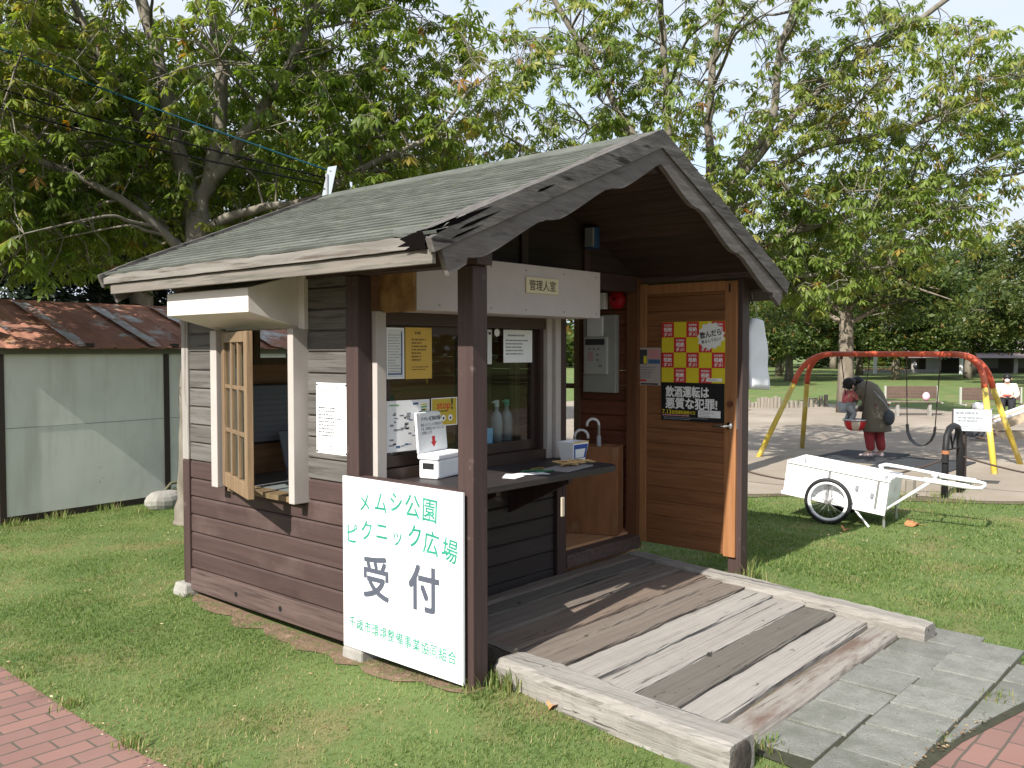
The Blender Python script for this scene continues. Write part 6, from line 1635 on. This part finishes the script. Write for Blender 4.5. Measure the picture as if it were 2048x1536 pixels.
sg_ = thing('park_sign', 'small white notice board with grey writing on a dark post beside the swings', 'sign', (8.30, .02, 0))
part('post', MB().box(8.20, 8.30, .03, .12, -.02, .70), m_darkpost, sg_, bevel=.01)
pn_ = V((-.96, -.28, 0)).normalized(); xd = V((-pn_.y, pn_.x, 0)) * -1; xd = V((.28, -.96, 0)).normalized(); c_ = V((8.17, -.055, .835))
b = MB().obox(c_, xd * .195, pn_ * .008, V((0, 0, .125))); bd = part('board', b, flat('weathered_white_board', (.44, .47, .51), .5), sg_, bevel=.004)
part('edge_strip', MB().obox(c_ - xd * .203, xd * .008, pn_ * .012, V((0, 0, .13))), m_darkpost, sg_)
b = MB(); o_ = c_ + pn_ * .0088 - xd * .17 + V((0, 0, -.11)); scribble(b, o_ + V((0, 0, .17)), xd, V((0, 0, 1)), .34, .04, 1, 0, 3, .6); scribble(b, o_ + V((0, 0, .085)) + xd * .02, xd, V((0, 0, 1)), .3, .07, 2, 0, 5, .5); scribble(b, o_ + V((0, 0, .0)) + xd * .02, xd, V((0, 0, 1)), .3, .05, 2, 0, 6, .35)
part('lettering', b, m_inkgrey, bd)

ar_ = thing('arch_barrier', 'black tubular arch barrier with a small vee brace in front of the white sign', 'barrier', (7.8, .05, 0))
P = [(7.55, .06, -.03), (7.57, .06, .55), (7.60, .06, .68), (7.68, .055, .765), (7.82, .05, .79), (7.95, .045, .765), (8.02, .04, .68), (8.04, .04, .55), (8.05, .04, -.03)]
pts_ = [V(p) for p in P]; part('arch', MB().tube(pts_, .036, 10), m_black, ar_, smooth=True)
part('crossbar', MB().tube([(7.575, .06, .53), (8.035, .04, .53)], .010, 6), m_black, ar_)
part('brace', MB().tube([(7.70, .055, .75), (7.80, .05, .53), (7.92, .045, .75)], .012, 6), m_black, ar_)
part('band', MB().tube([(7.569, .06, .49), (7.571, .06, .53)], .040, 10), flat('rust_orange_band', (.32, .13, .06), .6), ar_)
part('lug', MB().box(7.51, 7.56, .03, .09, .40, .45), m_black, ar_)
def chain_run(pa, pb, sag, lab):
    pa, pb = V(pa), V(pb); P_ = [pa.lerp(pb, i / 16) - V((0, 0, sag * 4 * (i / 16) * (1 - i / 16))) for i in range(17)]
    solo('boundary_chain', MB().tube(P_, .011, 6), m_rust, lab, 'chain', tuple(pa), 'boundary chains', smooth=True)
chain_run((7.53, .07, .43), (6.9, 2.9, .42), .34, 'dark chain sagging left from the arch barrier behind the handcart')
chain_run((8.06, .03, .43), (8.9, -2.6, .42), .22, 'dark chain sagging right from the arch barrier past the swing legs')
solo('barrier_post', MB().tube([(8.9, -2.6, -.03), (8.9, -2.6, .62)], .05, 10), m_black, 'black post holding the chain outside the right edge', 'post', (8.9, -2.6, 0), bevel=.01)
b = MB().tube([(7.35, .36, -.02), (7.36, .36, .20)], .055, 10)
solo('tree_stake', b, m_stake, 'short grey wooden stump post behind the handcart handles', 'post', (7.35, .36, 0), bevel=.01)

sl = thing('slide', 'low pale slide with white side rails running out of the right edge', 'slide', (16.3, 1.2, 0))
A_, B_ = V((15.7, 1.52, .22)), V((17.0, -.85, 1.35)); d = (B_ - A_); wv = V((-d.y, d.x, 0)).normalized() * .22
b = MB().add([A_ - wv, A_ + wv, B_ + wv, B_ - wv], [(0, 1, 2, 3)]); o_ = part('chute', b, flat('cream_fibreglass', (.55, .47, .36), .35), sl); q_ = o_.modifiers.new('solid', 'SOLIDIFY'); q_.thickness = .03
for s in (-1, 1):
    part('side_rail', MB().beam(A_ + wv * s * 1.08 + V((0, 0, .09)), B_ + wv * s * 1.08 + V((0, 0, .09)), .06, .05), m_plastic, sl, bevel=.015)
    part('side_board', MB().beam(A_ + wv * s * 1.08 - V((0, 0, .03)), B_ + wv * s * 1.08 - V((0, 0, .03)), .03, .16), flat('beige_side_board', (.46, .36, .25), .5), sl)
part('base', MB().beam((15.7, 1.5, .05), (16.4, .25, .05), .5, .14), flat('beige_base', (.46, .38, .28), .7), sl)
for s in (-1, 1): part('leg', MB().tube([B_ + wv * s, V((B_.x, B_.y, 0)) + wv * s], .04, 8), m_plastic, sl)

# ------------------------------------------------------------------ the far pavilion, hedge and poles
pv = thing('pavilion', 'low far pavilion with mauve brown stepped roofs beyond the lawn', 'building', (70, 14, 0))
m_mauve = M('mauve_brown_metal_roof', (.165, .125, .125), (.13, .10, .10), scale=1.5, rough=.6)
m_pwall = flat('dark_brown_wall', (.085, .075, .062), .8)  # even dark brown for the pavilion walls
m_pglass = flat('dark_window_glass', (.03, .04, .04), .2, spec=.6)
ax = V((.42, -.905, 0)).normalized(); nx = V((-.905, -.42, 0)).normalized(); P0 = V((68.5, 19.6, 0))
def pb(mb, a0, a1, o0, o1, z0, z1): mb.obox(P0 + ax * ((a0 + a1) / 2) - nx * ((o0 + o1) / 2) + V((0, 0, (z0 + z1) / 2)), ax * ((a1 - a0) / 2), nx * ((o1 - o0) / 2), V((0, 0, (z1 - z0) / 2)))
def pp_(a, o, z): return P0 + ax * a - nx * o + V((0, 0, z))
b = MB(); pb(b, 1, 15, 2, 8, 0, 1.35); part('wall', b, m_pwall, pv)
b = MB(); b.prism([pp_(-.5, -.6, 1.15), pp_(-.5, 4.2, 1.95), pp_(-.5, 9, 1.15)], ax * 17); part('roof', b, m_mauve, pv)
b = MB(); b.prism([pp_(2.2, 1.6, 1.9), pp_(2.2, 5, 2.75), pp_(2.2, 8.2, 1.9)], ax * 11); part('roof', b, m_mauve, pv)
b = MB(); pb(b, 2.0, 13.4, 1.55, 1.62, 1.75, 1.92); part('ridge_light', b, flat('pale_ridge_band', (.45, .45, .44), .5), pv)
for a in (.2, 3.6, 7.2, 10.8, 14.4): b = MB(); pb(b, a, a + .28, -.1, .2, 0, 1.2); part('pillar', b, m_conc, pv)
for a in (4.2, 7.9, 11.4):
    b = MB(); pb(b, a, a + 2.4, 1.93, 1.99, .35, 1.15); part('window', b, m_pglass, pv)
b = MB(); pb(b, 1.5, 2.6, 1.9, 1.98, .1, 1.2); part('door', b, m_plastic, pv)
b = MB(); pb(b, -3.5, 2.0, -1.2, -.8, 0, .28); solo('low_planter', b, m_conc, 'low grey kerbed bed in front of the pavilion', 'planter', tuple(pp_(-1, -1, 0)))
rng_ = np.random.default_rng(5)
vs, fs, tt = crown_cards([((69.3, 21.1, .16), (.5, 1.7, .14), 1), ((68.7, 22.2, .16), (.5, .8, .14), .6), ((69.9, 20.2, .16), (.4, .6, .14), .5)], 3000, .09, rng_, spread=.18)
hg = np_obj('low_hedge', vs, fs, leafmat('rusty_hedge_leaf', [(0, (.09, .06, .02)), (.6, (.20, .115, .04)), (1, (.24, .17, .06))], .3), None, tt, base=(69.3, 21.1, 0)); tag(hg, 'low clipped rusty orange hedge at the far side of the lawn', 'hedge')
for (x, y, h, lab) in ((64.0, 20.55, 2.1, 'slim white pole standing behind the swing bar near the hedge'), (66.5, 15.35, 1.3, 'short white pole left of the pavilion door'), (67.0, 14.75, .8, 'shortest white pole before the pavilion')):
    solo('white_pole', MB().tube([(x, y, 0), (x, y, h)], .13, 8), m_plastic, lab, 'pole', (x, y, 0))

# distant wood closing the horizon, and an added belt behind the camera
rng_ = np.random.default_rng(9); bl_ = []
for i in range(60):
    a = math.radians(-12 + 94 * i / 59); R_ = 104 + 12 * math.sin(i * 1.9); h = 4.2 + 1.2 * math.sin(i * 2.7) + .9 * math.sin(i * 1.1)
    bl_.append(((R_ * math.cos(a) - 3, R_ * math.sin(a) - 3, h * .8), (4.8, 4.8, h * .9), 1))
for i in range(70):  # unseen trees, added so the window glass has foliage to reflect
    a = math.radians(100 + 236 * i / 69); R_ = 46 + 7 * math.sin(i * 1.9); h = 5.5 + 1.6 * math.sin(i * 2.7)
    bl_.append(((R_ * math.cos(a) - 3, R_ * math.sin(a) - 3, h * .75), (3.6, 3.6, h * .8), .55))
vs, fs, tt = crown_cards(bl_, 120000, .50, rng_, spread=1.5)
wd = np_obj('distant_woods', vs, fs, m_far, None, tt); wd['kind'] = 'stuff'

# ------------------------------------------------------------------ grass blades
def blades(n, x0, x1, y0, y1, h, w, rng):
    x = rng.uniform(x0, x1, n); y = rng.uniform(y0, y1, n); return x, y
rng_ = np.random.default_rng(99)
regs = [(150000, -1.35, 2.2, -1.9, 3.4), (60000, -1.35, 2.4, 3.4, 6.6), (34000, 2.2, 4.6, -2.6, 1.0), (46000, 4.2, 8.4, -3.4, 2.6), (14000, -4.5, -1.2, 3, 7), (12000, 2.6, 6, 1, 4)]
X_, Y_ = [], []
for n, a, b_, c, d in regs: X_.append(rng_.uniform(a, b_, n)); Y_.append(rng_.uniform(c, d, n))
X_, Y_ = np.concatenate(X_), np.concatenate(Y_)
ex = np.array([p[0] for p in edge]); ey = np.array([p[1] for p in edge])
xb = np.interp(-Y_, -ey, ex)        # brick edge as x of y
inb = X_ < xb - .035 * rng_.random(len(X_)) ** 2 + .02 * np.sin(Y_ * 17) * np.sin(Y_ * 7)
rampm = (Y_ < .80) & (Y_ > -1.17) & (X_ > .165 + .085 * Y_) & (X_ < 2.56 + .105 * (Y_ - .8) + .0)
hutm = (X_ > .01) & (X_ < W - .02) & (Y_ > .84) & (Y_ < D)
slabm = (Y_ < -1.14) & (X_ > .44 - .1 * (Y_ < -1.45)) & (X_ < 2.52) & (Y_ > -2.2) & ((X_ < 2.25) | (Y_ > -1.5)) | ((Y_ < -1.14) & (Y_ > -1.75) & (X_ > .33) & (X_ < 2.43))
sandm = X_ > (7.15 - 0.62 * (Y_ - 0.6) + 0.12 * np.sin(Y_ * 2.1) + 0.07 * np.sin(Y_ * 5.3)) - .25 * rng_.random(len(X_))
shedm = ((X_ - .12) * -math.sin(SA) + (Y_ - 6.22) * math.cos(SA)) > -.01
keep = ~(inb | rampm | hutm | slabm | sandm | shedm)
# thinner, drier grass in worn patches
def vnoise(x, y, sc, seed):
    g = np.random.default_rng(seed).random((128, 128)); u, v = (x + 40) * sc, (y + 40) * sc
    i, j = np.floor(u).astype(int), np.floor(v).astype(int); fu, fv = u - i, v - j; fu, fv = fu * fu * (3 - 2 * fu), fv * fv * (3 - 2 * fv)
    q = lambda a, c: g[a % 128, c % 128]
    return (q(i, j) * (1 - fu) + q(i + 1, j) * fu) * (1 - fv) + (q(i, j + 1) * (1 - fu) + q(i + 1, j + 1) * fu) * fv
def fbm(x, y, sc, seed): return .5 * vnoise(x, y, sc, seed) + .3 * vnoise(x, y, sc * 2.3, seed + 1) + .2 * vnoise(x, y, sc * 5.1, seed + 2)
wear = np.clip((fbm(X_, Y_, 1.3, 3) - .5) * 2.6 + .42, 0, 1) + .35 * np.exp(-((X_ + .25) ** 2) / .05) * ((Y_ > -.3) & (Y_ < 2.7)) + .3 * np.exp(-((X_ - 1.0) ** 2 + (Y_ - 4.6) ** 2) / .5) + .2 * ((X_ > -1.3) & (X_ < -.9)); wear = np.clip(wear, 0, 1); under = ((X_ > -.09) & (X_ < .0) & (Y_ > .05) & (Y_ < 2.6))
keep &= ~((rng_.random(len(X_)) < .55 * np.clip((wear - .55) / .4, 0, 1)) | (under & (rng_.random(len(X_)) < .6)))
X_, Y_, wear = X_[keep], Y_[keep], wear[keep]
N = len(X_)
Z_ = np.maximum.reduce([.045 * np.exp(-((X_ - .02) ** 2 + (Y_ + .02) ** 2) / .16), .075 * np.exp(-((X_ - 2.95) ** 2 / .5 + (Y_ - .1) ** 2 / .35)), .03 * np.exp(-((X_ - .2) ** 2 + (Y_ - 2.7) ** 2) / .5)])
hh = rng_.uniform(.010, .030, N) * (1 - .35 * wear) * (1 + .25 * (X_ > 3)); ph = rng_.uniform(0, 6.283, N); ln_ = rng_.uniform(.3, 1.5, N)
dx, dy = np.cos(ph), np.sin(ph); wd_ = rng_.uniform(.0018, .0036, N) * np.where(X_ > 3, 1.7, 1)
a = np.stack([X_ - dy * wd_, Y_ + dx * wd_, Z_ - .003], 1); b_ = np.stack([X_ + dy * wd_, Y_ - dx * wd_, Z_ - .003], 1); c = np.stack([X_ + dx * hh * ln_, Y_ + dy * hh * ln_, Z_ + hh], 1)
dry = np.clip(.36 + .46 * (wear - .45) * np.where(X_ > 3, .45, 1) + .35 * (fbm(X_, Y_, 4.2, 17) - .5) + rng_.normal(0, .21, N), 0, 1)
m_blade = leafmat('grass_blade', [(0, (.070, .130, .028)), (.38, (.140, .205, .052)), (.66, (.215, .245, .085)), (.84, (.33, .26, .125)), (1, (.44, .34, .2))], .45, .6)
gr = np_obj('grass', np.stack([a, b_, c], 1).reshape(-1, 3), np.arange(3 * N).reshape(-1, 3), m_blade, None, np.repeat(dry, 3)); gr['kind'] = 'stuff'
# longer tufts where the mower does not reach
TX, TY, TN = [], [], []
rr = random.Random(55)
tufts = [(.13, -.05, .07, 60, .10), (.17, -.12, .06, 40, .11), (-.03, -.04, .05, 25, .07), (2.68, -.07, .06, 40, .14), (2.60, -.05, .05, 26, .12), (2.55, -1.2, .08, 40, .05), (2.30, -1.22, .05, 25, .05), (.42, -1.25, .06, 50, .06), (.33, -1.20, .05, 40, .055), (1.62, -1.83, .07, 50, .05), (1.0, -1.76, .04, 18, .035),
         (-1.27, .72, .06, 70, .05), (-1.26, 1.35, .06, 60, .045), (-1.2, .3, .07, 60, .05), (-1.0, -.6, .08, 60, .05), (-1.27, 1.9, .05, 40, .04), (1.30, 5.85, .08, 40, .08), (.6, 6.18, .12, 80, .10), (.15, 6.1, .1, 60, .09), (1.1, 6.25, .12, 70, .09), (7.55, .1, .12, 60, .10), (8.0, .1, .1, 50, .10), (7.3, .4, .1, 50, .09), (.05, .95, .05, 20, .05), (-.05, 2.55, .05, 20, .04),
         (6.0, .4, .3, 60, .04), (7.1, .9, .2, 80, .08), (7.3, -.2, .2, 80, .08)]
for x, y, r, n, h in tufts:
    for k in range(n): TX.append((x + rr.gauss(0, r * .6), y + rr.gauss(0, r * .6), h * rr.uniform(.5, 1.1)))
T_ = np.array(TX); N = len(T_); ph = rng_.uniform(0, 6.283, N); dx, dy = np.cos(ph), np.sin(ph); ln_ = rng_.uniform(.15, .8, N); w_ = rng_.uniform(.002, .004, N)
Zb = np.array([gh(q[0], q[1]) for q in T_])
p0 = np.stack([T_[:, 0] - dy * w_, T_[:, 1] + dx * w_, Zb - .005], 1); p1 = np.stack([T_[:, 0] + dy * w_, T_[:, 1] - dx * w_, Zb - .005], 1)
mx_ = T_[:, 0] + dx * T_[:, 2] * ln_ * .4; my_ = T_[:, 1] + dy * T_[:, 2] * ln_ * .4
p2 = np.stack([mx_ + dy * w_ * .8, my_ - dx * w_ * .8, Zb + T_[:, 2] * .65], 1); p3 = np.stack([mx_ - dy * w_ * .8, my_ + dx * w_ * .8, Zb + T_[:, 2] * .65], 1)
p4 = np.stack([T_[:, 0] + dx * T_[:, 2] * ln_, T_[:, 1] + dy * T_[:, 2] * ln_, Zb + T_[:, 2]], 1)
k5 = np.arange(N) * 5
fs = np.concatenate([np.stack([k5, k5 + 1, k5 + 2], 1), np.stack([k5, k5 + 2, k5 + 3], 1), np.stack([k5 + 3, k5 + 2, k5 + 4], 1)])
tf = np_obj('tall_grass', np.stack([p0, p1, p2, p3, p4], 1).reshape(-1, 3), fs, m_blade, None, np.repeat(rng_.uniform(.2, .85, N), 5)); tf['kind'] = 'stuff'

# fallen leaves
m_dead = flat('dry_orange_leaf', (.42, .19, .08), .8, spots=[((.25, .10, .04), 40, .5, .7)])
def dead_leaf(x, y, s_, rot, lab, lobes=5):
    b_ = MB(); pts = []
    for i in range(22):
        a_ = 2 * math.pi * i / 22; q = s_ * (.62 + .38 * abs(math.cos(lobes * a_ / 2))) * (1.15 if math.cos(a_) > 0 else .9)
        pts.append((x + q * math.cos(a_ + rot), y + .62 * q * math.sin(a_ + rot), gh(x, y) + .022 + .018 * math.sin(a_ * 2 + rot) + .012 * math.cos(a_)))
    c0 = len(pts); pts.append((x, y, gh(x, y) + .018)); b_.add(pts, [(i, (i + 1) % 22, c0) for i in range(22)])
    b_.tube([(x, y, gh(x, y) + .018), (x - 1.3 * s_ * math.cos(rot), y - 1.3 * s_ * math.sin(rot), gh(x, y) + .03)], .0015, 4)
    solo('fallen_leaf', b_, m_dead, lab, 'leaf', (x, y, gh(x, y)), 'fallen leaves')
dead_leaf(.147, -.366, .055, .4, 'curled orange fallen leaf on the grass below the near edge log')
dead_leaf(5.72, -.18, .11, 1.2, 'brown fallen leaf on the lawn right of the handcart legs')
dead_leaf(5.05, .20, .05, 2.2, 'small brown fallen leaf on the lawn beside the handcart wheel')

# bare reddish soil under the hut wall and beside the near log
b = MB(); rr = random.Random(31)
for (x0, x1, y0, y1) in ((-.10, .06, -.02, 2.66), (.20, .42, -.5, -.02)):
    n_ = 24; L_, R_ = [], []
    for i in range(n_ + 1):
        y = y0 + (y1 - y0) * i / n_; tp = math.sin(math.pi * i / n_) ** .4
        L_.append((x0 + rr.uniform(-.05, .05) + (1 - tp) * .12, y, gh(x0, y) + .006)); R_.append((x1, y, gh(x1, y) + .006))
    o_ = len(b.v); b.v += L_ + R_; b.f += [(o_ + i, o_ + n_ + 1 + i, o_ + n_ + 2 + i, o_ + i + 1) for i in range(n_)]; b.m += [0] * n_
structure('soil_strip', b, M('reddish_dry_soil', (0.19, 0.125, 0.085), (0.13, 0.085, 0.058), scale=12, rough=.97, bump=.8, spots=[((.10, .12, .04), 9, .52, .64), ((.26, .19, .13), 22, .58, .7)]))

# small things seen through the right-hand counter pane
ish = thing('inner_shelf', 'dark shelf inside the hut under the counter window', 'shelf', (.85, 1.05, .93))
part('shelf_board', MB().box(.10, 1.62, .93, 1.20, 1.015, 1.04), m_alu, ish)
for x in (.3, 1.4): part('bracket', MB().box(x - .015, x + .015, .93, 1.15, 0.86, 1.014), m_alu, ish)
tb_ = thing('tissue_box', 'pale blue tissue box with a crumpled white sheet behind the right counter pane', 'tissue box', (1.08, 1.03, 1.04))
part('carton', MB().box(.97, 1.20, .98, 1.09, 1.041, 1.14), flat('sky_blue_card', (.16, .42, .68), .5), tb_, bevel=.004)
b = MB(); rr = random.Random(3); b.loft([[(1.05 + w * math.cos(a) * rr.uniform(.7, 1.2), 1.035 + w * .6 * math.sin(a) * rr.uniform(.7, 1.2), z) for a in [2 * math.pi * i / 9 for i in range(9)]] for z, w in ((1.141, .05), (1.19, .085), (1.25, .055), (1.29, .012))])
part('sheet', b, m_paper, tb_)
for (x, y, c, lab) in ((1.22, 1.13, (.42, .42, .44), 'white pump bottle behind the tissue box inside the counter window'), (1.30, 1.04, (.50, .52, .52), 'cloudy spray bottle beside the tissue box inside the counter window'), (1.42, 1.06, (.10, .34, .24), 'green capped clear bottle nearest the window frame inside the counter')):
    e = thing('bottle', lab, 'bottle', (x, y, 1.04), 'bottles inside the counter window')
    b = MB().loft([[(x + r * math.cos(a), y + r * math.sin(a), z) for a in [2 * math.pi * i / 14 for i in range(14)]] for z, r in ((1.041, .036), (1.18, .038), (1.22, .03), (1.24, .013), (1.265, .013))]); part('body', b, flat('bottle_plastic', (.30, .32, .34), .3), e, smooth=True)
    b = MB().tube([(x, y, 1.266), (x, y, 1.31)], .017, 10).beam((x + .01, y, 1.302), (x - .05, y - .01, 1.296), .014, .012); part('pump', b, flat('pump_head', c, .35), e)
gt = thing('chain_cord', 'yellow plastic chain hanging inside the left counter pane', 'chain', (.60, .95, 1.5))
part('links', MB().tube([(.60 + .006 * math.sin(i * 2.4), .95 + .004 * math.cos(i * 2.4), 1.74 - .012 * i) for i in range(26)], .007, 6), flat('yellow_plastic', (.5, .36, .05), .5), gt)
gp = thing('seat_back', 'dark green upholstered chair back inside the left counter pane', 'chair', (.55, 1.45, FL))
part('backrest', MB().box(.38, .78, 1.42, 1.48, 1.02, 1.36), flat('bottle_green_cloth', (.03, .11, .075), .8), gp, bevel=.03)
part('seat', MB().box(.36, .80, 1.44, 1.86, .72, .79), flat('bottle_green_cloth', (.03, .11, .075), .8), gp, bevel=.03)
part('leg', MB().tube([(.58, 1.65, FL), (.58, 1.65, .719)], .03, 10), m_alu, gp)
part('back_strut', MB().box(.56, .60, 1.482, 1.50, .79, 1.2), m_alu, gp)

# scattered litter: dry leaf scraps along the brick edge and pale flecks on the lawn
rng_ = np.random.default_rng(123); n1, n2, n3 = 420, 500, 160
ti = rng_.uniform(0, 1, n1); kk = rng_.integers(2, 12, n1); lx1 = ex[kk] + (ex[kk + 1] - ex[kk]) * ti + rng_.normal(.02, .035, n1); ly1 = ey[kk] + (ey[kk + 1] - ey[kk]) * ti + rng_.normal(.01, .03, n1)
lx2 = rng_.uniform(-1.2, 2.0, n2); ly2 = rng_.uniform(-1.2, 5.8, n2); lx3 = rng_.uniform(2.9, 7.0, n3); ly3 = rng_.uniform(-2.2, 1.0, n3)
lx_, ly_ = np.concatenate([lx1, lx2, lx3]), np.concatenate([ly1, ly2, ly3])
ok_ = ~((lx_ > -.02) & (lx_ < 2.8) & (ly_ > -1.35) & (ly_ < 2.7)) & ~((np.interp(-ly_, -ey, ex) - .12) > lx_)
lx_, ly_ = lx_[ok_], ly_[ok_]; N = len(lx_)
ls = rng_.uniform(.004, .013, N) * np.where(lx_ > 2.9, 1.5, 1); la = rng_.uniform(0, 6.28, N); lz = rng_.uniform(.014, .024, N); dxl, dyl = np.cos(la) * ls, np.sin(la) * ls
P4 = np.stack([np.stack([lx_ - dxl, ly_ - dyl, lz], 1), np.stack([lx_ + dyl * .5, ly_ - dxl * .5, lz + ls * .5], 1), np.stack([lx_ + dxl, ly_ + dyl, lz + ls * .3], 1), np.stack([lx_ - dyl * .5, ly_ + dxl * .5, lz + ls * .2], 1)], 1).reshape(-1, 3)
lit = np_obj('leaf_litter', P4, np.arange(4 * N).reshape(-1, 4), leafmat('dry_litter', [(0, (.10, .055, .03)), (.5, (.26, .17, .09)), (.85, (.42, .32, .18)), (1, (.6, .55, .4))], .2, .8), None, np.repeat(rng_.uniform(0, 1, N), 4)); lit['kind'] = 'stuff'
